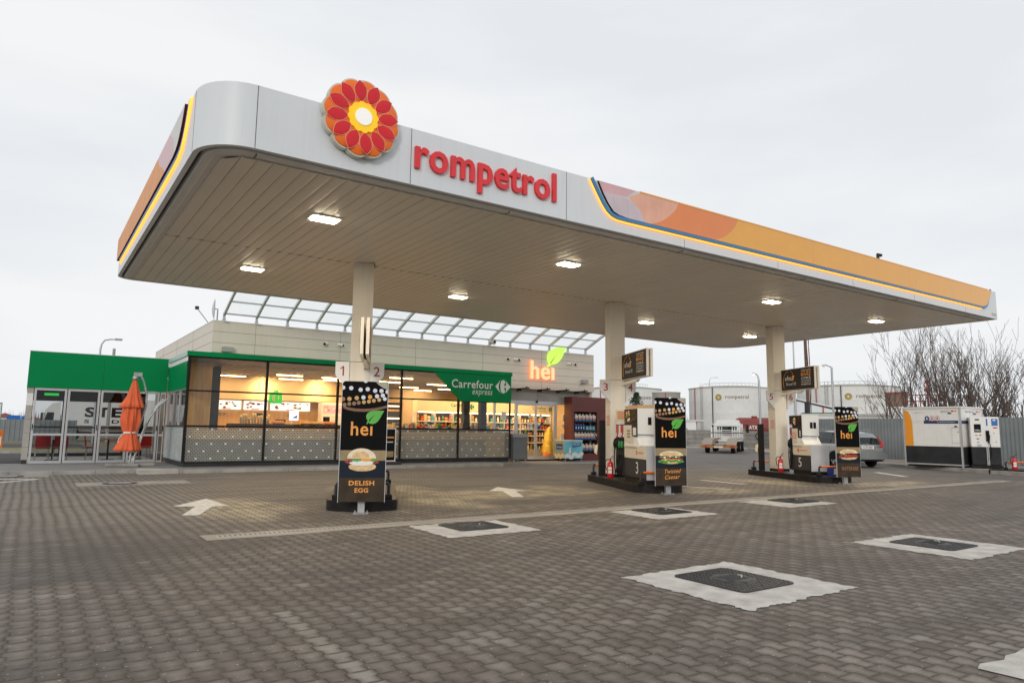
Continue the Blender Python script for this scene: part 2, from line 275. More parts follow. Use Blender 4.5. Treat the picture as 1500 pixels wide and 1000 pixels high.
class MB:
    def __init__(s, T=None): s.v = []; s.f = []; s.m = []; s.mats = []; s.sm = []; s.T = T or Matrix.Identity(4)
    def mi(s, m):
        if isinstance(m, str): m = M[m]
        if m not in s.mats: s.mats.append(m)
        return s.mats.index(m)
    def add(s, vs, fs, m, smooth=False):
        b = len(s.v); s.v += [s.T @ Vector(v) for v in vs]; i = s.mi(m)
        for q in fs: s.f.append(tuple(b+k for k in q)); s.m.append(i); s.sm.append(smooth)
        return s
    def box(s, x0, y0, z0, x1, y1, z1, m):
        if x0 > x1: x0, x1 = x1, x0
        if y0 > y1: y0, y1 = y1, y0
        if z0 > z1: z0, z1 = z1, z0
        vs = [(x0, y0, z0), (x1, y0, z0), (x1, y1, z0), (x0, y1, z0), (x0, y0, z1), (x1, y0, z1), (x1, y1, z1), (x0, y1, z1)]
        return s.add(vs, [(0, 3, 2, 1), (4, 5, 6, 7), (0, 1, 5, 4), (1, 2, 6, 5), (2, 3, 7, 6), (3, 0, 4, 7)], m)
    def prism(s, pts, d, m, smooth=False, caps=True):
        """pts: closed 3-D outline (counter clockwise seen from +d side is not needed), d: offset vector"""
        n = len(pts); d = Vector(d); A = [Vector(p) for p in pts]; B = [p+d for p in A]
        fs = [(i, (i+1) % n, n+(i+1) % n, n+i) for i in range(n)]
        s.add(A+B, fs, m, smooth)
        if caps: s.add(A, [tuple(range(n))[::-1]], m); s.add(B, [tuple(range(n))], m)
        return s
    def tube(s, path, rad, m, seg=8, caps=True, smooth=True):
        P = [Vector(p) for p in path]; rings = []; n = len(P); rr = rad if isinstance(rad, (list, tuple)) else [rad]*n
        prev = None
        for i, p in enumerate(P):
            t = (P[min(i+1, n-1)]-P[max(i-1, 0)]).normalized()
            a = prev - t*prev.dot(t) if prev is not None else t.cross(Vector((0, 0, 1)) if abs(t.z) < .9 else Vector((1, 0, 0)))
            a.normalize(); b = t.cross(a); prev = a
            rings.append([p+(a*math.cos(2*math.pi*k/seg)+b*math.sin(2*math.pi*k/seg))*rr[i] for k in range(seg)])
        vs = [v for g_ in rings for v in g_]
        fs = [(i*seg+k, i*seg+(k+1) % seg, (i+1)*seg+(k+1) % seg, (i+1)*seg+k) for i in range(n-1) for k in range(seg)]
        s.add(vs, fs, m, smooth)
        if caps: s.add(rings[0], [tuple(range(seg))[::-1]], m); s.add(rings[-1], [tuple(range(seg))], m)
        return s
    def cyl(s, c, r_, z0, z1, m, seg=24, r1=None):
        return s.tube([(c[0], c[1], z0), (c[0], c[1], z1)], [r_, r1 if r1 is not None else r_], m, seg)
    def lathe(s, c, prof, m, seg=32, smooth=True, scal=None):
        vs = []; n = len(prof)
        for (r_, z) in prof:
            for k in range(seg):
                q = 1 if scal is None else scal(k/seg, z)
                vs.append((c[0]+r_*q*math.cos(2*math.pi*k/seg), c[1]+r_*q*math.sin(2*math.pi*k/seg), z))
        fs = [(i*seg+k, i*seg+(k+1) % seg, (i+1)*seg+(k+1) % seg, (i+1)*seg+k) for i in range(n-1) for k in range(seg)]
        return s.add(vs, fs, m, smooth)
    def disc(s, c, ax, ay, m, seg=16, rx=1, ry=1):
        c, ax, ay = Vector(c), Vector(ax), Vector(ay)
        return s.add([c+ax*rx*math.cos(2*math.pi*k/seg)+ay*ry*math.sin(2*math.pi*k/seg) for k in range(seg)], [tuple(range(seg))], m)
    def quad(s, a, b, c, d, m): return s.add([a, b, c, d], [(0, 1, 2, 3)], m)
    def text(s, t, o, ax, ay, wd, ht, m, depth=0., bold=0., italic=0., lift=0.):
        """fit the text into a box: o lower-left corner, ax / ay unit directions"""
        vs, fs, bnd, x0, x1, y0, y1 = text_geo(t, bold, italic); o, ax, ay = Vector(o), Vector(ax), Vector(ay); nrm = ax.cross(ay)
        sx, sy = wd/(x1-x0), ht/(y1-y0)
        P = [o+ax*((v.x-x0)*sx)+ay*((v.y-y0)*sy)+nrm*(lift+depth) for v in vs]
        s.add(P, fs, m)
        if depth:
            Q = [p-nrm*depth for p in P]; k = len(P)
            s.add(P+Q, [(b, a, a+k, b+k) for a, b in bnd], m)
        return s
    def build(s, name, parent=None, label=None, cat=None, group=None, kind=None, bevel=0):
        me = bpy.data.meshes.new(name); me.from_pydata([tuple(v) for v in s.v], [], s.f)
        for m in s.mats: me.materials.append(m)
        me.polygons.foreach_set('material_index', s.m); me.polygons.foreach_set('use_smooth', s.sm); me.update()
        o = bpy.data.objects.new(name, me); COL.objects.link(o)
        if parent: o.parent = parent
        if bevel:
            b = o.modifiers.new('bevel', 'BEVEL'); b.width = bevel; b.segments = 2; b.limit_method = 'ANGLE'; b.angle_limit = R(50)
        if kind: o['kind'] = kind
        if label: o['label'] = label
        if cat: o['category'] = cat
        if group: o['group'] = group
        return o
def thing(name, label, cat, loc=(0, 0, 0), rz=0, group=None):
    o = bpy.data.objects.new(name, None); o.empty_display_size = .2; COL.objects.link(o); o.location = loc; o.rotation_euler = (0, 0, rz)
    o['label'] = label; o['category'] = cat
    if group: o['group'] = group
    return o
def dup(root, loc, rz=None, label=None):
    """a copy of a thing with its parts and sub-parts"""
    r_ = root.copy(); COL.objects.link(r_); r_.location = loc
    if rz is not None: r_.rotation_euler = (0, 0, rz)
    if label: r_['label'] = label
    for ch in list(root.children):
        c = ch.copy(); COL.objects.link(c); c.parent = r_
        for g_ in list(ch.children):
            d = g_.copy(); COL.objects.link(d); d.parent = c
    return r_
# ------------------------------------------------------------------ ground
def sheet(name, pts, z, m, kind='structure', **k):
    b = MB(); b.add([(x, y, z) for x, y in pts], [tuple(range(len(pts)))], m); return b.build(name, kind=kind, **k)
sheet('ground', [(-1500, -300), (1500, -300), (1500, 1500), (-1500, 1500)], -.03, 'far')
sheet('forecourt_paving', [(-40, -6), (21, -6), (25.2, 3.2), (27.75, 9.6), (29.2, 12.4), (30, 14.9), (30.7, 17.3), (34, 22.3), (40.3, 29), (50.0, 37.4), (36.4, 53.3), (30, 60), (-40, 26)], 0, 'pavers')
sheet('side_road', [(-60, 26), (2, 26), (2, 39.2), (-60, 39.2)], .004, 'asphalt')
sheet('far_road', [(-90, 46.5), (3, 46.5), (3, 57), (-90, 57)], .0, 'asphalt')
sheet('grass_strip', [(-90, 39.5), (2.5, 39.5), (2.5, 46.4), (-90, 46.4)], .05, 'grass', kind='stuff')
sheet('gravel_verge', [(25.5, 3.2), (28, 9.8), (29.4, 12.5), (30.2, 15), (30.9, 17.4), (34.2, 22.3), (40.6, 29), (50.3, 37.4), (90, 42), (90, -6), (21.5, -6)], .03, 'gravel', kind='stuff')
def kerbline(name, pts, wd, z1, m='kerb', z0=-.02, seg=1.0):
    b = MB()
    for (x0, y0), (x1, y1) in zip(pts, pts[1:]):
        d = Vector((x1-x0, y1-y0, 0)); ln = d.length; d /= ln; nn = Vector((-d.y, d.x, 0))*wd; n = max(1, round(ln/seg))
        for i in range(n):
            a = Vector((x0, y0, z0))+d*(ln*i/n+.004); c = Vector((x0, y0, z0))+d*(ln*(i+1)/n-.004); jz = rnd.uniform(-.006, .006)
            b.prism([a, c, c+nn, a+nn], (0, 0, z1-z0+jz), m)
    return b.build(name, kind='structure', bevel=.008)
kerbline('right_kerb', [(21.2, -6), (25.2, 3.2), (27.75, 9.6), (29.2, 12.4), (30, 14.9), (30.7, 17.3), (34, 22.3), (40.3, 29), (50.0, 37.5)], -.22, .13)
kerbline('far_kerb', [(50.1, 37.6), (36.2, 53.6)], -.2, .12, 'concrete')
kerbline('road_kerb', [(-60, 39.2), (2.5, 39.2)], .25, .12, 'concrete')
# raised walkway before the shop
b = MB(); b.prism([(-14, 22.62, 0), (2.75, 22.62, 0), (2.75, 27.2, 0), (-14, 27.2, 0)], (0, 0, .098), 'walk')
b.prism([(2.75, 22.0, 0), (14.8, 22.0, 0), (14.8, 24.5, 0), (2.75, 24.5, 0)], (0, 0, .1), 'walk')
b.prism([(2.75, 24.5, 0), (4.0, 24.5, 0), (4.0, 27.2, 0), (2.75, 27.2, 0)], (0, 0, .099), 'walk')
b.add([(14.8, 22, .0), (17.2, 22, .0), (17.2, 22, .02), (14.8, 22, .1), (14.8, 25.2, .1), (17.2, 25.2, .02), (17.2, 25.2, 0)], [(0, 1, 2, 3), (3, 2, 5, 4)], 'walk')
b.prism([(17.2, 22, 0), (24, 22, 0), (24, 25.2, 0), (17.2, 25.2, 0)], (0, 0, .02), 'walk')
b.prism([(14.8, 24.5, .0), (15.9, 24.5, .0), (15.9, 25.2, 0), (14.8, 25.2, 0)], (0, 0, .095), 'walk')
b.build('walkway', kind='structure')
kerbline('walkway_kerb', [(-14, 22.5), (2.6, 22.5)], .13, .105, 'kerb')
kerbline('walkway_kerb', [(2.72, 21.85), (14.7, 21.85)], .16, .11, 'kerb')
b = MB(); b.prism([(2.6, 21.8, -.01), (3.6, 21.8, -.01), (3.6, 22.1, -.01), (2.6, 22.7, -.01)], (0, 0, .13), 'concrete'); b.build('kerb_stone', kind='structure')
# drain channel with its cement bed
b = MB(); bed = []
N1 = 60
for i in range(N1): bed.append((1.85+i*(24.6-1.85)/(N1-1), 9.02+rnd.uniform(-.03, .03)))
for i in range(N1): bed.append((24.6-i*(24.6-1.85)/(N1-1), 9.46+rnd.uniform(-.02, .02)))
b.add([(x, y, .004) for x, y in bed], [tuple(range(len(bed)))], mat('channel_bed', (.34, .30, .25), .85, var=.2, scale=2, bump=.4)); b.build('drain_bed', kind='structure')
t = thing('drain_channel', 'long slotted drainage channel set in the paving below the canopy edge', 'drain', (2, 9.25, 0))
b = MB(); b.box(0, -.075, .002, 22.4, .075, .010, 'concrete'); b.build('channel_frame', t)
b = MB(); k = 0
x = .03
while x < 22.35:
    b.box(x, -.05, .006, x+.028, .05, .0125, 'groove'); x += .06
b.build('grating', t)['kind'] = 'stuff'
# manhole covers with ragged cement collars
def manhole(name, label, x0, y0, x1, y1, ix0, iy0, ix1, iy1, seed):
    q = random.Random(seed); pts = []
    def edge(ax, ay, bx, by, n):
        for i in range(n):
            tt = i/n; k = (q.uniform(-.016, .016)+.010*math.sin(i*.9+seed)+.012*math.sin(i*.37+2*seed)); dx, dy = bx-ax, by-ay; l_ = math.hypot(dx, dy); pts.append((ax+dx*tt+dy/l_*k, ay+dy*tt-dx/l_*k))
    n = 46
    edge(x0, y0, x1, y0, n); edge(x1, y0, x1, y1, n); edge(x1, y1, x0, y1, n); edge(x0, y1, x0, y0, n)
    c = MB(); c.add([(px_, py_, .005) for px_, py_ in pts], [tuple(range(len(pts)))], 'cement'); c.build('cement_collar', kind='structure')
    cx, cy = (ix0+ix1)/2, (iy0+iy1)/2; t = thing(name, label, 'manhole cover', (cx, cy, 0)); hx, hy = (ix1-ix0)/2, (iy1-iy0)/2
    fr = MB(); cr_ = .06; o_ = [(sx*(hx-cr_)+cr_*math.cos(a), sy*(hy-cr_)+cr_*math.sin(a), .006) for sx, sy, a0 in ((1, 1, 0), (-1, 1, 90), (-1, -1, 180), (1, -1, 270)) for a in [R(a0+d) for d in (0, 30, 60, 90)]]
    fr.prism(o_, (0, 0, .012), 'dark'); 
    nx = int(2*hx/.045); ny = int(2*hy/.045)
    for i in range(nx):
        for j in range(ny):
            X = -hx+.03+i*(2*hx-.06)/(nx-1); Y = -hy+.03+j*(2*hy-.06)/(ny-1)
            if math.hypot(X, Y) < .2 or (abs(X) > hx-.05 and abs(Y) > hy-.05): continue
            if (i+j) % 2: fr.box(X-.014, Y-.005, .018, X+.014, Y+.005, .022, 'dark')
            else: fr.box(X-.005, Y-.014, .018, X+.005, Y+.014, .022, 'dark')
    fr.build('plate', t)
    ld = MB(); ld.lathe((0, 0), [(.0, .028), (.15, .028), (.17, .026), (.185, .02), (.185, .018)], mat('lid_iron_%d' % seed, (.07, .072, .075), .5, var=.4, scale=20), 36); 
    for i in range(8): ld.box(-.13+i*.034, -.004-.1, .028, -.125+i*.034, .1, .031, 'dark')
    ld.build('round_lid', t)
    hd = MB(); hd.tube([(.06, -.05, .03), (.10, -.02, .04), (.12, .04, .03)], .008, 'alu', 6); hd.build('lift_handle', t); return t
manhole('manhole_cover', 'square black manhole cover in the largest white cement collar, nearest to the camera', 4.65, 3.52, 6.16, 4.93, 5.09, 3.90, 5.83, 4.71, 1)
manhole('manhole_cover', 'black manhole cover in a white collar at the right, ahead of the tanker cabinet', 8.62, 3.60, 10.1, 4.98, 9.04, 3.98, 9.75, 4.74, 2)
manhole('manhole_cover', 'black manhole cover in front of the Twisted Caesar banner', 8.15, 7.79, 9.60, 8.95, 8.62, 8.17, 9.38, 8.91, 3)
manhole('manhole_cover', 'black manhole cover between the second and third fuel islands, ahead of the drain', 11.6, 7.83, 13.2, 8.98, 12.35, 8.19, 13.17, 8.88, 4)
manhole('manhole_cover', 'black manhole cover just right of the Delish Egg banner', 4.45, 7.77, 5.88, 8.98, 4.85, 8.18, 5.63, 8.88, 5)
q = random.Random(9)
b = MB(); pts = [(4.68+.63*i/6+q.uniform(-.0, .0), 1.975+q.uniform(-.03, .03)) for i in range(6)]+[(5.4+i*.25, 1.97+q.uniform(-.03, .03)) for i in range(5)]+[(6.4, .6), (4.72, .6)]+[(4.69+q.uniform(-.03, .03), .8+i*.2) for i in range(5)]; b.add([(x, y, .005) for x, y in pts], [tuple(range(len(pts)))], 'cement'); b.build('cement_patch', kind='structure')
M['bedc'] = mat('gully_bed', (.30, .275, .245), .85, var=.15, scale=3, bump=.4)
# painted marks
def mark(name, label, pts, cat='road marking', m='roadpaint'):
    b = MB(); b.add([(x, y, .006) for x, y in pts], [tuple(range(len(pts)))], m); return b.build(name, label=label, cat=cat)
mark('painted_arrow', 'white painted arrow pointing towards the dining room, left of the first island', [(2.02, 11.70), (2.24, 11.60), (2.66, 12.72), (2.92, 12.72), (2.84, 14.15), (2.10, 13.05), (2.42, 12.86)])
mark('painted_arrow', 'white painted arrow between the first and second fuel islands', [(8.16, 11.80), (8.38, 11.70), (8.98, 12.86), (9.28, 12.80), (9.25, 14.0), (8.50, 13.2), (8.72, 13.0)])
mark('painted_line', 'pale short white line right of the Twisted Caesar banner', [(13.5, 12.3), (13.62, 12.38), (14.0, 11.0), (13.86, 10.92)])
mark('painted_line', 'white line on the paving between the second and third islands', [(15.75, 13.5), (15.95, 13.5), (15.8, 11.9), (15.62, 11.9)])
mark('painted_line', 'white line right of the third island, ahead of the silver car', [(25.0, 13.5), (25.3, 13.45), (23.7, 11.6), (23.5, 11.75)])
mark('painted_line', 'upper white line of the pair at the left edge of the paving', [(-1.4, 21.9), (.30, 20.95), (.33, 20.75), (-1.4, 21.6)])
mark('painted_line', 'lower white line of the pair at the left edge of the paving', [(-1.4, 19.1), (.2, 20.85), (.33, 20.75), (-1.4, 18.8)])
for nm, lb, (x0, y0, x1, y1), (cx, cy) in (('gully_cover', 'round iron gully cover in pale paving by the left kerb', (-2.2, 21.75, .55, 22.4), (-.35, 22.1)), ('gully_cover', 'round iron gully cover in pale paving ahead of the closed parasol', (.98, 18.1, 3.3, 19.2), (1.85, 18.65))):
    b = MB(); b.add([(x0, y0, .004), (x1, y0, .004), (x1, y1, .004), (x0, y1, .004)], [(0, 1, 2, 3)], 'bedc'); b.build('cement_collar', kind='structure')
    t = thing(nm, lb, 'gully cover', (cx, cy, 0)); b = MB(); b.lathe((0, 0), [(.36, .005), (.36, .014), (.30, .016), (.0, .016)], 'dark', 28); b.build('ring', t)
    b = MB()
    for i in range(6): b.box(-.22, -.2+i*.075, .016, .22, -.17+i*.075, .022, 'steel')
    b.build('grating', t)

# ------------------------------------------------------------------ canopy
CL = Vector((12.5, 13.6, 0)); TC = Matrix.Translation(-CL)
canopy = thing('station_canopy', 'large flat white canopy over the fuel islands with orange and white fascia and three columns', 'canopy', CL)
X0, X1, Y0, Y1 = 1.43, 23.60, 8.72, 18.75
def rrect(ins, n=26):
    x0, x1, y0, y1 = X0+ins, X1-ins, Y0+ins, Y1-ins; P = []
    for cx, cy, rr, a0, sx, sy in ((x0, y0, .62, 180, 1, 1), (x1, y0, .05, 270, -1, 1), (x1, y1, 1.0, 0, -1, -1), (x0, y1, .4, 90, 1, -1)):
        q = max(rr-ins, .012)
        for i in range(n+1):
            a = R(a0+90*i/n); P.append((cx+sx*q+q*math.cos(a), cy+sy*q+q*math.sin(a)))
    return P
def sweep(mb, prof, m, smooth=True):
    loops = [[(x, y, z) for x, y in rrect(i)] for i, z in prof]; n = len(loops[0])
    vs = [v for l_ in loops for v in l_]
    fs = [(k*n+i, k*n+(i+1) % n, (k+1)*n+(i+1) % n, (k+1)*n+i) for k in range(len(prof)-1) for i in range(n)]
    mb.add(vs, fs, m, False)
b = MB(TC); sweep(b, [(.07, 5.45), (.07, 5.63), (0, 5.63)], 'trimw'); sweep(b, [(0, 5.63), (0, 4.80), (.07, 4.80), (.07, 4.88)], 'fascia')
for xs in (2.045, 4.19, 7.045): b.box(xs, Y0-.0025, 4.805, xs+.008, Y0, 5.628, 'seam')
b.box(X0-.002, 9.33, 4.805, X0, 9.338, 5.628, 'seam')
for xs in (9.9, 12.8, 15.7, 18.6, 21.5): b.box(xs, Y0-.002, 4.805, xs+.006, Y0, 4.95, 'seam')
b.build('fascia', canopy)
b = MB(TC); sweep(b, [(.07, 4.86), (.125, 4.86)], 'seam'); sweep(b, [(.125, 4.86), (.13, 4.80), (.15, 4.778), (.19, 4.766), (.23, 4.772), (.255, 4.79), (.26, 4.80), (.34, 4.80), (.345, 4.785)], 'trimw')
for xs in (2.1, 6.0, 10, 14, 18, 22): b.box(xs, Y0+.14, 4.764, xs+.012, Y0+.26, 4.80, 'seam')
b.build('drip_edge', canopy)
b = MB(TC); ol = rrect(.07); b.add([(x, y, 5.46) for x, y in ol], [tuple(range(len(ol)))], 'greyw'); b.build('roof_deck', canopy)
# soffit: about 107 slats with grooves between them
ins = .335; ol = rrect(ins, 14)
def yrange(x):
    ys = []
    for (xa, ya), (xb, yb) in zip(ol, ol[1:]+ol[:1]):
        if (xa-x)*(xb-x) <= 0 and xa != xb: ys.append(ya+(yb-ya)*(x-xa)/(xb-xa))
    return (min(ys), max(ys)) if len(ys) > 1 else None
b = MB(TC); x = X0+ins+.004; ZS = 4.785
while x < X1-ins-.02:
    xe = min(x+.205, X1-ins-.002); a0 = yrange(x+.002); a1 = yrange(xe-.002)
    if a0 and a1:
        jz = rnd.uniform(-.0015, .0015)
        pr = [(x, ZS+.016), (x+.003, ZS+jz), (x+.05, ZS-.006+jz), (x+.15, ZS-.006+jz), (xe-.008, ZS+jz), (xe-.005, ZS+.016)]
        for ya, yb, m_ in ((0, 1, 'soffit'),):
            vs = []; 
            for (px_, pz_) in pr:
                tt = (px_-x)/(xe-x); vs += [(px_, a0[0]+(a1[0]-a0[0])*tt, pz_), (px_, a0[1]+(a1[1]-a0[1])*tt, pz_)]
            b.add(vs, [(2*i, 2*i+1, 2*i+3, 2*i+2) for i in range(len(pr)-1)], 'soffit')
        b.add([(xe-.007, a1[0], ZS+.014), (xe-.007, a1[1], ZS+.014), (xe+.002, a1[1], ZS+.014), (xe+.002, a1[0], ZS+.014)], [(0, 1, 2, 3)], 'groove')
    x += .205
b.box(X0+.3, Y0+.3, ZS+.05, X1-.3, Y1-1.0, ZS+.06, 'groove')
x = X0+ins
while x < X1-ins-.1:                     # butt joint of the slats above the columns
    b.box(x, 13.712, ZS-.006, min(x+.205, X1-ins), 13.726, ZS+.01, 'groove'); b.box(x+.15, 13.705, ZS-.008, x+.2, 13.735, ZS, 'groove'); x += .205
b.build('soffit', canopy)
# film panel on the front fascia, cut by the circle arcs
zs = [5.072+(5.612-5.072)*i/26 for i in range(27)]
def lerp_path(pts, z):
    for (xa, za), (xb, zb) in zip(pts, pts[1:]):
        if (za-z)*(zb-z) <= 0 and za != zb: return xa+(xb-xa)*(z-za)/(zb-za)
    return pts[-1][0] if abs(pts[-1][1]-z) < abs(pts[0][1]-z) else pts[0][0]
PLeft = [(7.715, 5.62), (7.84, 5.40), (7.95, 5.25), (8.07, 5.13), (8.22, 5.085), (8.45, 5.07)]
PR = [(23.19, 5.62), (22.95, 5.30), (22.80, 5.15), (22.68, 5.10), (22.45, 5.07)]
Apk = [(8.60, 5.62), (8.42, 5.47), (8.40, 5.45), (8.15, 5.44), (7.82, 5.43)]
Bsa = [(8.76, 5.62), (8.42, 5.46), (8.52, 5.40), (8.66, 5.30), (8.77, 5.18), (8.84, 5.07)]
Cor = [(9.72, 5.62), (9.62, 5.45), (9.45, 5.30), (9.24, 5.17), (8.98, 5.07)]
Dam = [(11.46, 5.62), (11.36, 5.45), (11.2, 5.30), (10.98, 5.16), (10.72, 5.07)]
def film(mb, fx, plane, flip=False):
    for za, zb in zip(zs, zs[1:]):
        zm = (za+zb)/2; bs = []
        la, lb = lerp_path(PLeft, za), lerp_path(PLeft, zb)
        seq = [(PLeft, None)]
        if zm > 5.435: seq += [(Apk, 'pinkf'), (Bsa, 'greyf')]
        else: seq += [(Bsa, 'lilac')]
        seq += [(Cor, 'salmon'), (Dam, 'orange_f'), (PR, 'amber')]
        pa = pb = None
        for path, m_ in seq:
            xa, xb = lerp_path(path, za), lerp_path(path, zb)
            if m_ and (xa > pa+.001 or xb > pb+.001):
                xa, xb = max(xa, pa), max(xb, pb); mb.add([fx(pa, za), fx(xa, za), fx(xb, zb), fx(pb, zb)], [(0, 1, 2, 3)], m_)
            pa, pb = xa, xb
def strip(mb, path, d0, d1, fx, m, depth):
    """band between offsets d0 and d1 (towards the inside) of a path, as a thin solid"""
    L_ = []; 
    for i, (x, z) in enumerate(path):
        a = path[max(i-1, 0)]; c = path[min(i+1, len(path)-1)]; tx, tz = c[0]-a[0], c[1]-a[1]; l_ = math.hypot(tx, tz); nx_, nz_ = -tz/l_, tx/l_
        L_.append(((x+nx_*d0, z+nz_*d0), (x+nx_*d1, z+nz_*d1)))
    for (a, b_), (c, d) in zip(L_, L_[1:]):
        q0 = [fx(*a), fx(*c), fx(*d), fx(*b_)]; q1 = [fx(p[0], p[1], depth) for p in (a, c, d, b_)]
        mb.add(q1, [(0, 1, 2, 3)], m); mb.add(q0+q1, [(0, 1, 5, 4), (2, 3, 7, 6)], m)
LEDP = [(7.53, 5.61), (7.60, 5.50), (7.70, 5.35), (7.80, 5.21), (7.90, 5.10), (8.02, 5.025), (8.15, 4.992), (8.35, 4.985)] + [(8.35+i*1.285, 4.985+.0012*i) for i in range(1, 12)]
BLUEP = LEDP + [(22.66, 5.0), (22.80, 5.04), (22.90, 5.12), (23.02, 5.30), (23.20, 5.615)]
def fr_(x, z, d=0): return (x, Y0-.035-d, z)
b = MB(TC); film(b, lambda x, z: fr_(x, z, .012), None); 
path = [(lerp_path(PLeft, z), z) for z in reversed(zs)] + [(8.6+i*1.5, 5.072) for i in range(10)] + [(lerp_path(PR, z), z) for z in zs]
b.add([fr_(x, z, -.033) for x, z in path]+[fr_(x, z, .012) for x, z in path], [(i, i+1, len(path)+i+1, len(path)+i) for i in range(len(path)-1)], 'black')
b.box(8.7, Y0-.052, 5.60, 22.9, Y0-.001, 5.625, 'amber')
for xs in (9.9, 14.05, 18.3): b.box(xs, Y0-.0485, 5.075, xs+.006, Y0-.0465, 5.61, 'orange_f')
b.build('colour_panel', canopy)
b = MB(TC); strip(b, BLUEP, .035, .088, lambda x, z, d=0: fr_(x, z, d-.033), 'bluef', .04); b.build('blue_band', canopy)
b = MB(TC); b.tube([(x, Y0-.02, z) for x, z in LEDP], .014, 'led', 6); b.build('light_strip', canopy)
# left side: the same swoosh mirrored
def sd_(x, z, d=0): return (X0-.035-d, x, z)
LP2 = [(9.57, 5.66), (9.66, 5.50), (9.78, 5.32), (9.92, 5.18), (10.08, 5.08), (10.3, 5.03), (10.6, 5.02), (13.0, 5.02), (15.4, 5.02), (17.9, 5.02)]
b = MB(TC); b.tube([(X0-.02, x, min(z, 5.62)) for x, z in LP2], .014, 'led', 6); b.tube([(X0-.008, x-.07 if i < 6 else x, min(z, 5.62)-(.045 if i >= 4 else 0)) for i, (x, z) in enumerate(LP2)], .006, 'led', 5); b.build('light_strip', canopy)
b = MB(TC); strip(b, LP2, .03, .085, lambda x, z, d=0: sd_(x, min(z, 5.62), d-.033), 'bluef', .03); b.build('blue_band', canopy)
b = MB(TC)
PL2 = [(9.80, 5.62), (9.95, 5.42), (10.12, 5.26), (10.3, 5.17), (10.6, 5.13)]
bnd = [PL2, [(11.0, 5.62), (10.6, 5.4), (10.5, 5.13)], [(12.2, 5.62), (11.9, 5.4), (11.5, 5.25), (11.3, 5.13)], [(13.8, 5.62), (13.5, 5.4), (13.0, 5.13)], [(18.3, 5.62), (18.3, 5.13)]]
zz = [5.13+(5.62-5.13)*i/16 for i in range(17)]
film_sheen = mat('orange_film_sheen', (.80, .40, .20), .6, spec=.15)  # orange film, its pale grazing sheen put into the colour
for za, zb in zip(zz, zz[1:]):
    for k_, (pa, pb) in enumerate(zip(bnd, bnd[1:])):
        xa0, xb0 = max(lerp_path(PL2, za), lerp_path(pa, za)), max(lerp_path(PL2, zb), lerp_path(pa, zb)); xa1, xb1 = max(lerp_path(pb, za), xa0), max(lerp_path(pb, zb), xb0)
        b.add([sd_(xa0, za, .02), sd_(xa1, za, .02), sd_(xb1, zb, .02), sd_(xb0, zb, .02)], [(0, 1, 2, 3)], ['greyf', 'pinkf', film_sheen, film_sheen][k_])
pp = [(lerp_path(PL2, z), z) for z in reversed(zz)] + [(18.3, 5.13), (18.3, 5.62)]
b.add([sd_(x, z, -.034) for x, z in pp]+[sd_(x, z, .02) for x, z in pp], [(i, i+1, len(pp)+i+1, len(pp)+i) for i in range(len(pp)-1)], mat('panel_edge', (.10, .02, .015), .5)); b.build('colour_panel', canopy)
# small maker's plate at the right end
b = MB(TC); b.box(23.15, Y0-.008, 4.88, 23.5, Y0-.001, 4.97, 'print' if 0 else 'greyf'); b.text('ST-10m', (23.2, Y0-.009, 4.90), (1, 0, 0), (0, 0, 1), .26, .05, 'black'); b.build('maker_plate', canopy)
# emblem
EC = Vector((3.395, Y0-.02, 5.52)); em = thing('emblem_sign', 'round flower emblem of orange and red petals rising above the white fascia', 'sign', EC)
def scal(Rr, amp, n=12, seg=120):
    P = []
    for i in range(seg):
        a = 2*math.pi*i/seg; q = abs(math.sin(n*a/2)); P.append((Rr-amp*(1-q**.55))*1.0); 
    return [(P[i]*math.cos(2*math.pi*i/seg), P[i]*math.sin(2*math.pi*i/seg)) for i in range(seg)]
ph = R(8)
def rot(x, z): return (x*math.cos(ph)-z*math.sin(ph), x*math.sin(ph)+z*math.cos(ph))
b = MB(); P = [rot(*p) for p in scal(.552, .042)]; b.prism([(x, 0, z) for x, z in P], (0, -.09, 0), mat('emblem_rim', (.62, .60, .50), .4)); b.build('backing', em)
M['rimpink'] = mat('petal_rim', (.85, .42, .28), .3)
b = MB()
def arcpts(r0, a0, a1, n): return [(r0*math.cos(a0+(a1-a0)*i/n), r0*math.sin(a0+(a1-a0)*i/n)) for i in range(n+1)]
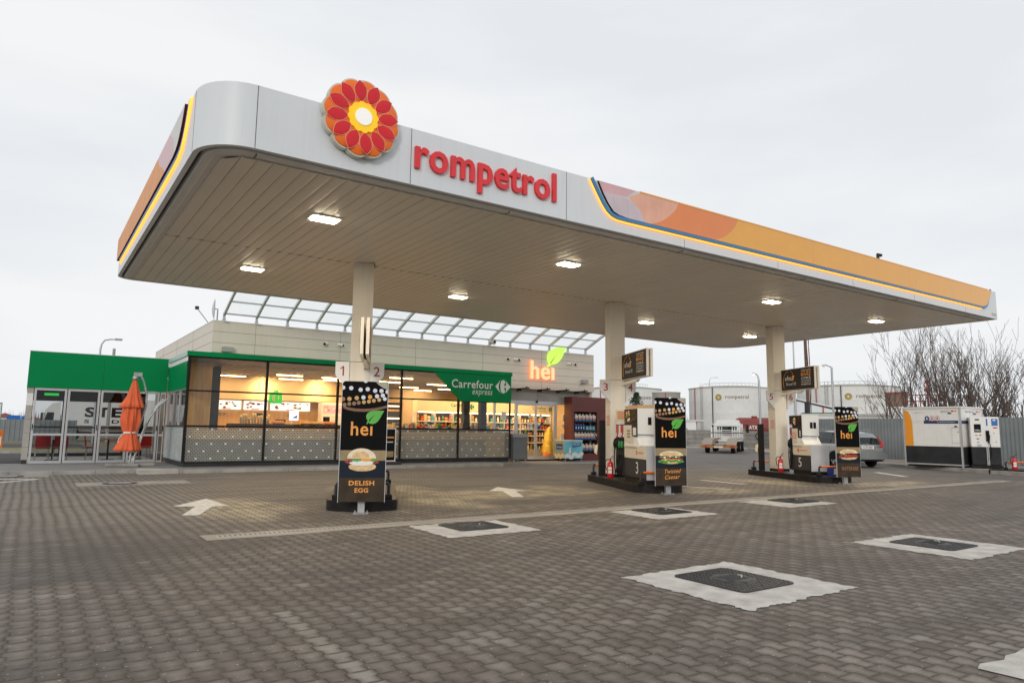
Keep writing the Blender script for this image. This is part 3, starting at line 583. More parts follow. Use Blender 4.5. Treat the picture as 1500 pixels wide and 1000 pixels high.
for k in range(12):
    a0, a1 = k*math.pi/6, (k+1)*math.pi/6; am = (a0+a1)/2; b = MB(); ns, nr = 8, 5; vs = []
    for i in range(ns+1):
        tt = i/ns; a = a0+(a1-a0)*tt; q = math.sin(math.pi*tt); Ro = .53-.042*(1-q**.8)
        for j in range(nr+1):
            rr = .20+(Ro-.20)*j/nr; bul = .018*math.sin(math.pi*min(1, max(0, j/nr)))*(.35+.65*q)
            x_, z_ = rot(rr*math.cos(a), rr*math.sin(a)); vs.append((x_, -.105-bul-(.012 if j < nr else 0), z_))
    b.add(vs, [(i*(nr+1)+j, i*(nr+1)+j+1, (i+1)*(nr+1)+j+1, (i+1)*(nr+1)+j) for i in range(ns) for j in range(nr)], 'petal', True)
    rimv = [vs[i*(nr+1)+nr] for i in range(ns+1)]; b.add(rimv+[(v[0], -.088, v[2]) for v in rimv], [(i, i+1, ns+2+i, ns+1+i) for i in range(ns)], 'petal', True)
    pt = b.build('petal', em)
    b = MB(); vs = []; nu = 12
    for i in range(nu+1):
        tt = i/nu; rr = .215+.30*tt; hw = .094*math.sin(math.pi*tt)**.8+.0005
        for s2 in (-1, -.5, 0, .5, 1):
            lx, lz = rr, hw*s2; x_, z_ = rot(lx*math.cos(a0)-lz*math.sin(a0), lx*math.sin(a0)+lz*math.cos(a0)); vs.append((x_, -.126-.018*math.sin(math.pi*tt)**.6*(1-s2*s2*.7), z_))
    b.add(vs, [(i*5+j, i*5+j+1, (i+1)*5+j+1, (i+1)*5+j) for i in range(nu) for j in range(4)], 'lens', True); lo = [vs[i*5] for i in range(nu+1)]; hi = [vs[i*5+4] for i in range(nu+1)]
    for ee in (lo, hi): b.tube([(v[0], v[1]-.004, v[2]) for v in ee], .0045, 'rimpink', 4, False)
    b.build('red_leaf', pt)
b = MB(); st = []
for i in range(48):
    a = 2*math.pi*i/48; rr = .20+.022*abs(math.cos(6*a)); x_, z_ = rot(rr*math.cos(a), rr*math.sin(a)); st.append((x_, -.09, z_))
b.prism(st, (0, -.05, 0), 'yellow'); b.build('yellow_ring', em)
b = MB(); b.prism([(.118*math.cos(2*math.pi*i/32), -.14, .118*math.sin(2*math.pi*i/32)) for i in range(32)], (0, -.02, 0), 'cwhite'); b.build('white_centre', em)
# letters
b = MB(Matrix.Translation((-4.24, -Y0, -4.9))); b.text('rompetrol', (4.245, Y0-.002, 4.895), (1, 0, 0), (0, 0, 1), 2.56, .625, 'letred', depth=.05, bold=.02)
o = b.build('fascia_lettering', label='red raised rompetrol lettering on the white front fascia', cat='sign'); o.location = (4.24, Y0, 4.9)
# camera on the fascia
def cctv(name, label, loc, rz, dark_=True, pole=.0, group=None):
    t = thing(name, label, 'camera', loc, rz, group); b = MB(); b.box(-.02, -.03, -.04, .02, .03, .12, 'dark' if dark_ else 'white'); b.build('bracket', t)
    b = MB(); b.tube([(0, .02, .1), (0, -.09, .08)], [.035, .04], 'white' if not dark_ else 'dark', 10); b.tube([(0, -.09, .08), (0, -.10, .078)], [.036, .034], 'screenb', 10); b.build('camera_body', t); return t
cctv('security_camera', 'small dark security camera on top of the orange fascia', (16.95, Y0+.03, 5.66), R(60))
# ceiling lights
LX = (3.75, 8.93, 15.77, 20.94); LY = (10.97, 15.50)
nmx = ('leftmost', 'second from left', 'third from left', 'rightmost')
for j, y in enumerate(LY):
    for i, x in enumerate(LX):
        t = thing('canopy_light', '%s lit lamp in the %s row under the canopy' % (nmx[i], ('front', 'back')[j]), 'ceiling light', (x, y, ZS), 0, 'lamps under the canopy')
        b = MB(); b.box(-.26, -.17, -.03, .26, .17, .0, 'white'); b.build('housing', t, bevel=.006)
        b = MB(); b.box(-.205, -.12, -.05, .205, .12, -.03, 'lamp'); b.build('lens', t)
        ld = bpy.data.lights.new('lamp', 'AREA'); ld.shape = 'RECTANGLE'; ld.size = .46; ld.size_y = .28; ld.energy = 62; ld.color = (1, .82, .56)
        lo = bpy.data.objects.new('lamp_light', ld); COL.objects.link(lo); lo.location = (x, y, ZS-.065); lo.parent = None
# ------------------------------------------------------------------ island frame
AX = R(-24)
ORG = {1: (4.46, 10.67), 2: (11.55, 10.77), 3: (18.40, 10.72)}
COLT = {1: -.20, 2: -.06, 3: .05}
ORD = {1: 'first', 2: 'second', 3: 'third'}
def IT(k): return Matrix.Translation((*ORG[k], 0)) @ Matrix.Rotation(AX, 4, 'Z')
def iloc(k, t_, s_, z=0): v = IT(k) @ Vector((t_, s_, z)); return (v.x, v.y, v.z)
for k in (1, 2, 3):
    # columns belong to the canopy
    T = TC @ IT(k); ct = COLT[k]; b = MB(T)
    b.box(ct-.205, 3.05, .24, ct+.205, 3.46, 4.795, 'cream'); b.box(ct-.2075, 3.0475, 2.69, ct+.2075, 3.4625, 2.70, 'seam')
    b.box(ct-.14, 3.0475, .25, ct-.135, 3.05, 4.78, 'trimw'); b.box(ct-.215, 3.04, .17, ct+.215, 3.47, .24, 'black'); b.box(ct-.225, 3.03, 4.779, ct+.225, 3.48, 4.7835, 'groove')
    # red notice grid
    for i in range(3):
        for j in range(4): b.box(ct-.2075, 3.12+i*.085, 1.50+j*.07, ct-.205, 3.17+i*.085, 1.55+j*.07, pal(.6, .12, .08))
    c = b.build('column', canopy, bevel=.008)
    for sgn, num in ((-1, 2*k-1), (1, 2*k)):
        b = MB(T); x0_, x1_ = (ct-.205-.285, ct-.213) if sgn < 0 else (ct+.213, ct+.205+.285); y_ = 3.02
        xo, xi = (x0_, x1_) if sgn < 0 else (x1_, x0_)
        pts = [(xi, 2.69), (xo, 2.69), (xo, 2.44), (xo-sgn*.012, 2.40), (xo-sgn*.04, 2.36), (xi, 2.10)]
        b.prism([(x, y_, z) for x, z in pts], (0, .05, 0), mat('plate_white', (.62, .62, .60), .4) if k > 1 else 'white')
        wd = .075 if num == 1 else .125
        if num == 1: b.add([(x+(xo+xi)/2, y_-.003, z) for x, z in ((.005, 2.40), (.035, 2.40), (.035, 2.60), (.012, 2.60), (-.04, 2.555), (-.04, 2.53), (.005, 2.56))], [tuple(range(7))], 'darkred')
        else: b.text(str(num), ((xo+xi)/2-wd/2-sgn*.01, y_, 2.40), (1, 0, 0), (0, 0, 1), wd, .20, 'darkred', bold=.01, lift=.002)
        b.build('number_plate', c, label='pump number plate reading %d' % num)
def rr2(pts, z): return [(x, y, z) for x, y in pts]
def island_outline(s1=4.12, hw=.585, s0=.12):
    P = [(hw, s1-.06), (hw-.06, s1), (-hw+.06, s1), (-hw, s1-.06), (-hw, .62)]
    for i in range(1, 8):
        a = R(180+90*i/8); P.append((-hw+.30+.30*math.cos(a), .62+.30*math.sin(a)))
    P += [(-.2, .24), (0, .20), (.2, .24)]
    for i in range(1, 8):
        a = R(270+90*i/8); P.append((hw-.30+.30*math.cos(a), .62+.30*math.sin(a)))
    P.append((hw, .62)); return P
for k in (1, 2, 3):
    t = thing('fuel_island', '%s raised black island kerb, under pumps %d and %d' % (ORD[k], 2*k-1, 2*k), 'kerb island', iloc(k, 0, 2), AX, 'raised fuel islands')
    T = Matrix.Translation((0, -2, 0)); b = MB(T); o_ = island_outline(); b.prism(rr2(o_, .0), (0, 0, .165), 'black'); b.build('kerb_wall', t, bevel=.012)
    b = MB(T); b.prism([(x*.975, 2.1+(y-2.1)*.99, .165) for x, y in o_], (0, 0, .006), mat('island_top_%d' % k, (.045, .038, .034), .38, var=.4, scale=3)); b.build('top_plate', t)

# ------------------------------------------------------------------ banners
def bx(x, y): return ((x-(532.8-(y-556)*.033))*.01066, 2.085-(y-556.2)*.01066)
def banner(k, kind):
    lab = {1: 'tall black hei banner with a bun, fried egg and the words DELISH EGG', 2: 'tall black hei banner with a long sandwich and the words Twisted Caesar', 3: 'tall black hei banner with a long sandwich and dim brown lettering beside the silver car'}[k]
    t = thing('advertising_banner', lab, 'banner', iloc(k, 0, -.16), AX, 'hei banners before the fuel islands')
    H0, H1, U = .205, 2.085, .355; Yf_ = -.04
    def P(u, z, l=0): return (u, Yf_-l, z)
    b = MB(); cr_ = .05; pts = [(-U, H0), (U, H0), (U, H1)] + [(-U+cr_-cr_*math.sin(a), H1-cr_+cr_*math.cos(a)) for a in [R(15*i) for i in range(7)]]
    b.prism([P(u, z) for u, z in pts], (0, .03, 0), mat('banner_black', (.006, .006, .006), .5, var=.2, scale=8, spec=.06))
    b.box(-U-.008, Yf_-.004, H0-.01, -U, Yf_+.034, H1-.05, 'alu'); b.box(U, Yf_-.004, H0-.01, U+.008, Yf_+.034, H1, 'alu'); b.build('board', t)
    b = MB(); r_ = .034
    def dot(x, y, m, rr=r_):
        u, z = bx(x, y); n_ = 14; vs = []
        for i in range(n_):
            a = 2*math.pi*i/n_; vs.append(P(max(-U+.002, min(U-.002, u+rr*math.cos(a))), z+rr*math.sin(a), .0035))
        b.add(vs, [tuple(range(n_))], m)
    for x, y in ((500, 566), (511.7, 566.5), (525.4, 568.7), (535.8, 567.6), (546.7, 569.7), (556, 569.8), (565, 571)): dot(x, y, 'bokehw')
    for x, y, m_ in ((500, 583, 'bokehb'), (509.2, 582.5, 'bokehg'), (519.8, 581, 'bokehg'), (529.6, 580, 'bokehw'), (539.3, 579.2, 'amber'), (549.5, 577.8, 'bokehw'), (558, 576.5, 'bokehw')): dot(x, y, m_)
    for x, y, m_ in ((502, 591.3, 'bokehb'), (509, 590, 'bokehb'), (516, 589.3, 'bokehb'), (522.7, 588.1, 'bokehb'), (530.3, 587, 'bokehg'), (537.7, 586, 'bokehg'), (544.8, 584.6, 'bokehg'), (552.7, 583.2, 'bokehg'), (561, 581.7, 'bokehw')): dot(x, y, m_, .031)
    top = [(500.5, 592), (507, 595), (518, 596.7), (530, 597), (543, 596), (555, 593.7), (565, 591)]; bot = [(565, 594.5), (555, 597.5), (543, 600), (530, 601.3), (518, 601), (507, 599), (500.5, 596.5)]
    b.add([P(*bx(x, y), .003) for x, y in top+bot], [(i, i+1, 12-i, 13-i) for i in range(6)], 'arcb')
    b.add([P(*bx(x, y), .0025) for x, y in ((548, 556.8), (565.5, 556.6), (565.3, 568), (560, 566), (552, 561))], [(0, 1, 2, 3, 4)], pal(.42, .38, .30)); b.build('lamp_picture', t)
    b = MB()
    lf = [(534.2, 618.5), (536, 614), (534, 611), (533.7, 607), (535.5, 603.5), (539, 601), (544, 599.6), (550, 599.2), (560.2, 599.4), (557.5, 604), (555, 609), (551.5, 614.5), (547.5, 618), (543, 619.3), (539, 618.7), (536.6, 617), (535, 620.5)]
    b.add([P(*bx(x, y), .004) for x, y in lf], [tuple(range(len(lf)))], 'green_l')
    vn = [(537, 614.5), (543, 608), (547.5, 605), (543.2, 609), (538.6, 615.5)]; b.add([P(*bx(x, y), .0055) for x, y in vn], [tuple(range(5))], 'black'); b.build('leaf_mark', t)
    b = MB(); u0, z0 = bx(511.2, 636.5); u1, z1 = bx(543.3, 616)
    b.text('he\u0131', P(u0, z0), (1, 0, 0), (0, 0, 1), u1-u0, z1-z0, 'printo', bold=.014, lift=.004); b.build('lettering', t)
    b = MB()
    def band(y0, y1, m): 
        z0, z1 = bx(0, y1)[1], bx(0, y0)[1]; b.add([P(-U, z0, .003), P(U, z0, .003), P(U, z1, .003), P(-U, z1, .003)], [(0, 1, 2, 3)], m)
    band(658, 673, 'oak'); band(673, 698, 'slateprint'); band(698, 732.6, 'brownprint'); b.build('picture_bands', t)
    b = MB(); q = random.Random(k)
    def blob(cx, cy, rx, ry, m, l, n_=22, rag=.0, top_only=None):
        vs = []
        for i in range(n_):
            a = 2*math.pi*i/n_; rg = 1+q.uniform(-rag, rag); x_, y_ = cx+rx*rg*math.cos(a), cy-ry*rg*math.sin(a)
            if top_only: y_ = min(y_, top_only)
            vs.append(P(*bx(x_, y_), l))
        b.add(vs, [tuple(range(n_))], m)
    if k == 1:
        blob(528.5, 682, 20, 6.5, 'bread', .004, 26, .02); 
        for i in range(9): blob(507+i*5.2, 676.5+abs(i-4)*-.35+q.uniform(-1, 1), 4.2, 3.0, 'bacon', .0048, 12, .25)
        blob(528, 676.5, 17.5, 3.6, 'egg', .0056, 26, .14); blob(520, 673, 5, 1.8, 'leaf', .0062, 14, .3); blob(544, 672.5, 5.5, 2.0, 'leaf', .0062, 14, .3)
        blob(534, 671, 8, 3.2, 'yolk', .0068, 20, .04); blob(527.5, 669.5, 20.8, 14.5, 'breadl', .0075, 34, .0, 669.8); blob(526, 666, 12, 6.5, 'bread', .0082, 24, .04, 668.6)
        b.build('food_picture', t); b = MB()
        u0, z0 = bx(509, 709); u1, z1 = bx(546, 702); b.text('DELISH', P(u0, z0), (1, 0, 0), (0, 0, 1), u1-u0, z1-z0, 'printo', bold=.03, lift=.005)
        u0, z0 = bx(517.3, 719.3); u1, z1 = bx(537.3, 712.6); b.text('EGG', P(u0, z0), (1, 0, 0), (0, 0, 1), u1-u0, z1-z0, 'printo', bold=.03, lift=.005)
    else:
        blob(529, 684, 24, 5.5, 'bread', .004, 26, .03)
        for i in range(15): blob(505+i*3.4, 682+q.uniform(-1.5, 2.5)+(1.5 if k == 2 else -1), 3.6, 2.4, 'leaf' if k == 2 else 'bacon', .0048, 10, .35)
        for i in range(11): blob(507+i*4.4, 678+q.uniform(-1.5, 1.2), 3.4, 1.6, 'red' if i % 2 else 'bacon', .0056, 10, .3)
        for i in range(7 if k == 2 else 3): blob(509+i*6.2, 675.5+q.uniform(-1, 1), 2.8, 1.6, 'egg' if i % 2 else 'leaf', .0062, 10, .3)
        blob(529.5, 672.5, 25.5, 9.2, 'breadl', .0070, 34, .0, 673.2); blob(528, 669.5, 18, 4, 'bread', .0076, 24, .05)
        b.build('food_picture', t); b = MB()
        if k == 2:
            for tx_, xx0, xx1, y_ in (('Twisted', 514, 549, 708.5), ('Caesar', 514, 546, 720)):
                u0, z0 = bx(xx0, y_); b.text(tx_, P(u0, z0), (1, 0, .05), (0, 0, 1), (xx1-xx0)*.01066, .085, 'printo', italic=.35, bold=.008, lift=.005)
        else:
            u0, z0 = bx(507, 716); b.text('INTENSE', P(u0, z0), (1, 0, 0), (0, 0, 1), .50, .10, pal(.22, .10, .045), bold=.045, lift=.005)
    b.build('slogan', t)
    b = MB(); b.disc((0, Yf_-.003, H1), (1, 0, 0), (0, 0, 1), 'white', 14, .03, .022); b.build('top_clip', t)
    b = MB(); b.box(-.055, .10, .02, .055, .20, 1.95, 'steel'); b.box(-.05, -.01, .55, .05, .10, .62, 'steel'); b.box(-.05, -.01, 1.6, .05, .10, 1.67, 'steel'); b.build('post', t, bevel=.006)
    b = MB(); b.box(-.12, .06, .004, .12, .27, .018, 'steel')
    for sx in (-.095, .095):
        for sy in (.085, .245): b.cyl((sx, sy), .012, .018, .04, 'steel', 6)
    b.build('base_flange', t)
for k in (1, 2, 3): banner(k, k)

# ------------------------------------------------------------------ pumps
def pump(k, num, s0, sh, s1, hose_end, mirror=1):
    lab = {1: 'fuel dispenser hidden behind the Delish Egg banner, numbered 1', 3: 'white and dark fuel dispenser numbered 3 with green nozzles and a board on top', 5: 'white and dark fuel dispenser numbered 5 beside the blue bin'}[num]
    t = thing('fuel_dispenser', lab, 'fuel pump', iloc(k, 0, (s0+s1)/2), AX, 'fuel dispensers'); sm = (s0+s1)/2; T = Matrix.Translation((0, -sm, 0)); z0 = .171; TL, TR = -.30, .26
    def side(mb, sa, sb, za, zb, m, l=.004, tt=None):          # rectangle on the left side face
        x_ = (TL if tt is None else tt)-l; mb.box(x_, sa, za, x_+l-.0005, sb, zb, m)
    b = MB(T); b.box(TL+.02, s0+.03, z0, TR-.02, s1+.02, .27, 'black'); b.build('plinth', t)
    b = MB(T); b.box(TL, s0+.001, .27, TR, s1, .72, 'ckcol'); b.box(TL, s0+.001, .7205, TR, s1, 1.0, 'cream2'); b.prism([(TL, sh-.12, 1.0), (TL, s1, 1.0), (TL, s1, 1.28), (TL, sh+.10, 1.28)], (TR-TL, 0, 0), 'white'); b.build('cabinet', t, bevel=.006)
    b = MB(T); b.box(TL-.006, s0-.012, .271, TR+.006, s0+.0, 1.03, mat('front_grey_%d' % num, (.55, .56, .58), .4)); b.box(TL-.004, s0-.01, 1.0, TR+.004, sh-.13, 1.032, 'white'); b.box(TL-.0065, s0, .72, TL-.001, s0+.02, 1.0, 'trimw'); b.build('service_door', t)
    b = MB(T); side(b, s0+.05, s1-.02, .30, .70, pal(.050, .048, .050)); b.text(str(num), (TL-.004, s0+.66 if num != 5 else s0+.62, .38), (0, -1, 0), (0, 0, 1), .15, .27, 'printw', bold=.0, lift=.003)
    b.disc((TL-.002, s0+.62, .86), (0, -1, 0), (0, 0, 1), 'red', 12, .045, .055); b.disc((TL-.003, s0+.62, .86), (0, -1, 0), (0, 0, 1), 'yellow', 8, .016, .02); b.text('rompetrol', (TL-.002, s0+.54, .825), (0, -1, 0), (0, 0, 1), .36, .07, 'red', bold=.0); side(b, sh+.25, min(sh+.55, s1-.05), 1.06, 1.24, 'greyf', .005); b.box(TL-.03, sh+.0, .985, TL-.0005, s1-.05, 1.02, 'cream2'); b.build('side_panel', t)
    # head
    b = MB(T); b.box(TL+.01, sh, 1.285, TR-.01, s1+.0, 1.89, 'white'); b.box(-.04, sh-.002, 1.50, .05, sh, 1.68, 'screenb'); b.box(.07, sh-.002, 1.50, .16, sh, 1.68, 'screenb') if num == 5 else None
    b.build('display_head', t, bevel=.01)
    b = MB(T); ds = sh+.02; side(b, ds, s1-.02, 1.50, 1.88, 'ckcol', .012, TL+.01); 
    mid = ds+(s1-ds)*.42; side(b, ds+.04, mid-.03, 1.60, 1.84, 'screenb', .016, TL+.01); side(b, mid+.05, s1-.08, 1.56, 1.84, 'screenb', .016, TL+.01)
    q = random.Random(num)
    for i in range(16):
        sa = mid+.07+q.random()*(s1-.16-mid-.07); za = 1.58+q.random()*.2; side(b, sa, sa+.05+q.random()*.05, za, za+.03+q.random()*.04, q.choice(['amber', 'red', 'green_l', 'printw', 'orange_f', 'screenb']), .017+.0004*i, TL+.01)
    side(b, ds, mid-.01, 1.22, 1.50, 'ckcol', .013, TL+.01); side(b, ds+.06, mid-.1, 1.26, 1.44, 'printw', .017, TL+.01); b.build('screen_panel', t)
    b = MB(T); side(b, mid+.02, s1-.04, 1.10, 1.46, 'cream2', .02, TL+.01)
    for i in range(3):
        for j in range(3): side(b, mid+.08+i*.07, mid+.12+i*.07, 1.20+j*.07, 1.24+j*.07, pal(.55, .12, .08) if num == 5 else 'ckcol', .023, TL+.01)
    b.build('keypad', t)
    # hose bank
    b = MB(T); b.box(TL+.04, s1, z0+.1, TR-.04, hose_end, 1.52, 'dark'); b.box(TL+.04, s1+.002, 1.52, TR-.04, hose_end, 1.62, 'printw'); b.box(TL+.03, s1+.01, 1.62, TR-.03, hose_end-.01, 1.88, 'creamin' if num != 5 else 'ckcol')
    nn = 4 if num != 5 else 2; st_ = (hose_end-s1)/nn
    for i in range(nn): side(b, s1+.02+i*st_, s1+st_-.02+i*st_, 1.20, 1.50, 'red' if i % 2 else 'printw', .004, TL+.04)
    for j in range(4): side(b, s1+.06, hose_end-.25*st_-.1, 1.66+j*.05, 1.685+j*.05, pal(.6, .12, .08), .006, TL+.03)
    b.lathe((0, 0), [(0, 0)], 'black', 3) if 0 else None
    b.build('hose_bank', t)
    for i in range(nn):
        sc = s1+st_*(i+.5); x_ = TL+.03
        b = MB(T); b.tube([(x_, sc, 1.18), (x_-.05, sc, 1.14), (x_-.07, sc-.01, 1.02), (x_-.05, sc, .90)], [.022, .03, .028, .022], 'rubber', 8)
        b.tube([(x_-.075, sc, 1.14), (x_-.10, sc-.005, 1.06), (x_-.085, sc, .96)], .008, 'dark', 6)
        b.tube([(x_-.055, sc, 1.10), (x_-.07, sc-.008, 1.02), (x_-.06, sc-.002, .95)], [.036, .038, .030], pal(.02, .22, .04) if (i in (0, 1) and num != 5) else 'rubber', 8); b.tube([(x_-.03, sc, 1.22), (x_+.0, sc, 1.30)], [.012, .012], 'alu', 6); nz_ = b.build('nozzle', t)
        b = MB(T); pts = []
        for j in range(15):
            a = j/14; z_ = .90-(.90-.28)*math.sin(math.pi*min(a*1.05, 1)*.5)**1.2 if a < .62 else .28+(.50)*((a-.62)/.38)**1.5
            pts.append((x_-.055-.05*math.sin(math.pi*a), sc+.02-.10*a*(1+.6*i), z_))
        b.tube(pts, .014, 'rubber', 7); b.build('hose', t)
    b = MB(T); b.tube([(x_+.01, s1+.01, .55), (x_-.03, s1-.02, .30), (x_+.0, s1-.05, .28)], .012, 'rubber', 6); b.build('loose_hose', t)
    if num == 3: return t
    return t
pump(2, 3, .45, 1.0, 1.90, 2.62); pump(3, 5, 1.03, 1.42, 1.93, 2.12); pump(1, 1, .55, 1.1, 1.9, 2.5)
b = MB(); b.box(-.25, -.44, 0, .3, .5, .075, wood('chipboard', (.48, .27, .12), (.66, .42, .22), 9)); o = b.build('chipboard_sheet', label='orange chipboard offcut lying on top of pump number 3', cat='board'); o.location = iloc(2, 0, 1.45, 1.892); o.rotation_euler = (0, 0, AX)
# crash hoops
def hoop(label, loc, rz, hw=.46, h=.27, bar='orange'):
    t = thing('crash_hoop', label, 'crash barrier', loc, rz, 'orange crash hoops'); 
    pts = [(-hw+.07, 0, h)]
    b = MB(); b.tube([(-hw+.06, 0, h), (hw-.06, 0, h)], .028, bar, 12); b.build('crossbar', t)
    for sx in (-1, 1):
        b = MB(); b.tube([(sx*(hw-.055), 0, h), (sx*(hw-.02), 0, h-.008), (sx*hw, 0, h-.045), (sx*hw, 0, .05)], .027, 'dark', 10); b.build('leg', t)
        b = MB(); b.box(sx*hw-.06, -.07, 0, sx*hw+.06, .07, .085, 'black'); b.build('foot', t, bevel=.015)
    return t
hoop('orange and black crash hoop behind the Delish Egg banner', iloc(1, 0, .50, .171), AX, .43)
hoop('orange and black crash hoop at the front of the second island, before pump 3', iloc(2, 0, .40, .171), AX)
hoop('orange and black crash hoop at the front of the third island, by the blue bin', iloc(3, 0, .44, .171), AX)
hoop('orange crash hoop at the far end of the first island', iloc(1, 0, 3.92, .171), AX); hoop('orange crash hoop at the far end of the second island, left of column 3', iloc(2, 0, 3.92, .171), AX); hoop('orange crash hoop at the far end of the third island, left of column 5', iloc(3, 0, 3.92, .171), AX)
# dark service posts behind the columns
for k in (2, 3):
    t = thing('service_post', 'tall narrow black service post behind the column of the %s island' % ORD[k], 'service post', iloc(k, -.27, 3.72, .171), AX)
    b = MB(); b.box(-.10, -.06, 0, .06, .06, 1.47, 'black'); b.build('post', t, bevel=.01)
    b = MB(); b.box(-.13, -.02, .62, -.10, .05, .80, 'dark'); b.tube([(-.12, 0, .95), (-.2, -.02, 1.02), (-.22, 0, 1.10), (-.13, 0, 1.18)], .014, 'rubber', 6); b.build('squeegee_holder', t)
    b = MB(); b.prism([(-.16, -.01, .55), (-.23, -.01, .60), (-.21, -.01, .80), (-.13, -.01, .82)], (0, .03, 0), 'creamin'); b.build('paper_towel', t)
# extinguishers
def ext(label, loc, rz):
    t = thing('fire_extinguisher', label, 'fire extinguisher', loc, rz, 'red fire extinguishers'); b = MB(); b.lathe((0, 0), [(0, .0), (.070, .0), (.078, .012), (.078, .34), (.066, .385), (.03, .415), (.022, .44), (0, .44)], 'red', 20); b.build('cylinder', t)
    b = MB(); b.box(-.045, -.0815, .12, .045, -.070, .28, 'printw'); b.box(-.044, -.083, .20, .044, -.0815, .215, 'red'); b.build('label_sheet', t)
    b = MB(); b.cyl((0, 0), .02, .44, .475, 'dark', 10); b.tube([(0, 0, .47), (.06, 0, .50), (.10, 0, .495)], .009, 'red', 6); b.tube([(0, 0, .475), (.05, 0, .54), (.09, 0, .56)], .009, 'dark', 6); b.build('valve', t)
    b = MB(); b.tube([(-.01, 0, .46), (-.08, 0, .47), (-.125, 0, .40), (-.12, 0, .28), (-.09, 0, .20)], .011, 'rubber', 7); b.build('hose', t); return t
ext('red fire extinguisher between pump 3 and its column', iloc(2, -.42, 2.62, .171), R(-50)); ext('red fire extinguisher at the foot of column 5', iloc(3, -.40, 2.45, .171), R(-50)); ext('red fire extinguisher by the crash hoop at the right edge of the photo', (28.75, 10.45, .16), R(-60))
# blue bin
t = thing('blue_bin', 'small blue bin with a white label under the orange bar of the third island', 'bin', iloc(3, .18, .72, .171), AX); b = MB(); b.prism([(-.13, -.11, 0), (.13, -.11, 0), (.13, .11, 0), (-.13, .11, 0)], (0, 0, .26), pal(.01, .03, .28)); b.box(-.14, -.12, .25, .14, .12, .27, pal(.01, .03, .28)); b.build('bucket', t)
b = MB(); b.box(-.07, -.114, .05, .10, -.1105, .21, 'printw')
for i in range(4): b.box(-.05, -.116, .075+i*.03, .08, -.114, .082+i*.03, 'greyw')
b.build('label_sheet', t)
# lightbox signs on the columns
SG = {1: -.12, 2: .06, 3: .07}
for k in (1, 2, 3):
    lab = {1: 'double lightbox seen edge-on, on the front of the column above the Delish Egg banner', 2: 'black double lightbox reading efix S Diesel 55 on the column of plates 3 and 4', 3: 'black double lightbox reading efix S Diesel 55 on the column of plates 5 and 6'}[k]
    t = thing('column_lightbox', lab, 'sign', iloc(k, SG[k]+(-.01), 2.2, 3.0), AX, 'double lightboxes on the columns')
    Sa, Sb, Za, Zb = -1.0, .75, -.33, .34
    for sx in (0, .105):
        b = MB(); b.box(sx-.03, Sa, Za, sx+.03, Sb, Zb, 'cream'); sd2 = -1 if sx == 0 else 1; xf = sx+sd2*.03
        b.box(min(xf, xf+sd2*.006), Sa+.02, Za+.015, max(xf, xf+sd2*.006), Sb-.02, Zb-.015, 'ckcol'); xf += sd2*.0065; ax_ = (0, -1, 0) if sx == 0 else (0, 1, 0)
        def W(s_, z_, l=0): return (xf+sd2*l, (s_ if sx == 0 else Sa+Sb-s_), z_)
        b.text('ef\u0131x', W(.52, -.02), ax_, (0, 0, 1), .34, .15, 'printw', bold=.0, italic=.1, lift=.001)
        b.text('S', W(.19, -.03), ax_, (0, 0, 1), .18, .15, 'amber', bold=.05, italic=.3, lift=.001); b.text('Diesel 55', W(.46, -.17), ax_, (0, 0, 1), .52, .08, 'printw', bold=.0, lift=.001)
        for i, (tx_, hh, m_) in enumerate((('GARANTAM', .035, 'printw'), ('CEA MAI', .055, 'printo'), ('MARE', .085, 'printo'), ('CIFR\u0102', .085, 'printw'), ('CETANIC\u0102', .05, 'printw'), ('PRODUS\u0102 \u00cen', .045, 'printw'), ('ROM\u00c2NIA', .06, 'printw'))):
            zt = .27-[.0, .045, .11, .205, .30, .36, .415][i]; b.text(tx_, W(-.34, zt-hh), ax_, (0, 0, 1),   .48, hh, m_, bold=.005, lift=.001)
        arc = [(.58, -.25), (.62, -.1), (.60, .06), (.52, .18), (.42, .25), (.32, .27)]; b.tube([W(a_, z_, .002) for a_, z_ in arc], .006, 'printo', 4); b.tube([W(a_, z_, .002) for a_, z_ in ((.22, .30), (.12, .20), (.06, .12))], .005, 'printo', 4)
        b.build('lightbox_panel', t, bevel=0)
    b = MB(); b.prism([(.02, Sb+.0, -.36), (.02, Sb, -.44), (.02, -.15, -.42), (.02, -.32, -.36)], (.06, 0, 0), 'cream'); b.box(-.0, Sb+.002, -.45, .105, Sb+.10, .30, 'cream'); b.build('bracket', t)
    for xx in (.03,): pass
# ------------------------------------------------------------------ shop building
SL = Vector((12, 24.6, .1)); TS = Matrix.Translation(-SL)
shop = thing('shop_building', 'low pale shop building with green-topped glass front and automatic door behind the pumps', 'shop', SL)
b = MB(TS)
YP = 24.6; xa, xb = 4.8, 21.55
b.box(xa, YP, 3.5, 16.0, YP+.12, 4.84, 'clad'); b.box(16.0, YP, 3.13, xb, YP+.12, 4.84, 'clad'); b.box(xa, YP+.12, 3.3, xa+.12, 37.5, 4.84, 'clad'); b.box(xb-.12, YP+.12, .1, xb, 37.5, 4.84, 'clad'); b.box(xa+.12, 37.38, .1, xb-.12, 37.5, 4.84, 'clad')
for z in (4.48, 4.115, 3.78, 3.45):
    b.box(xa+.001 if z > 3.5 else 16, YP-.002, z, xb-.001, YP, z+.010, 'seam'); b.box(xa-.002, YP+.1, z, xa, 37.4, z+.010, 'seam')
for x in (6.18, 9.22, 12.3, 15.42, 18.5): b.box(x, YP-.0025, 3.5 if x < 16 else 3.14, x+.008, YP, 4.83, 'seam')
for y in (28, 31.5, 35): b.box(xa-.0025, y, 3.5, xa, y+.008, 4.83, 'seam')
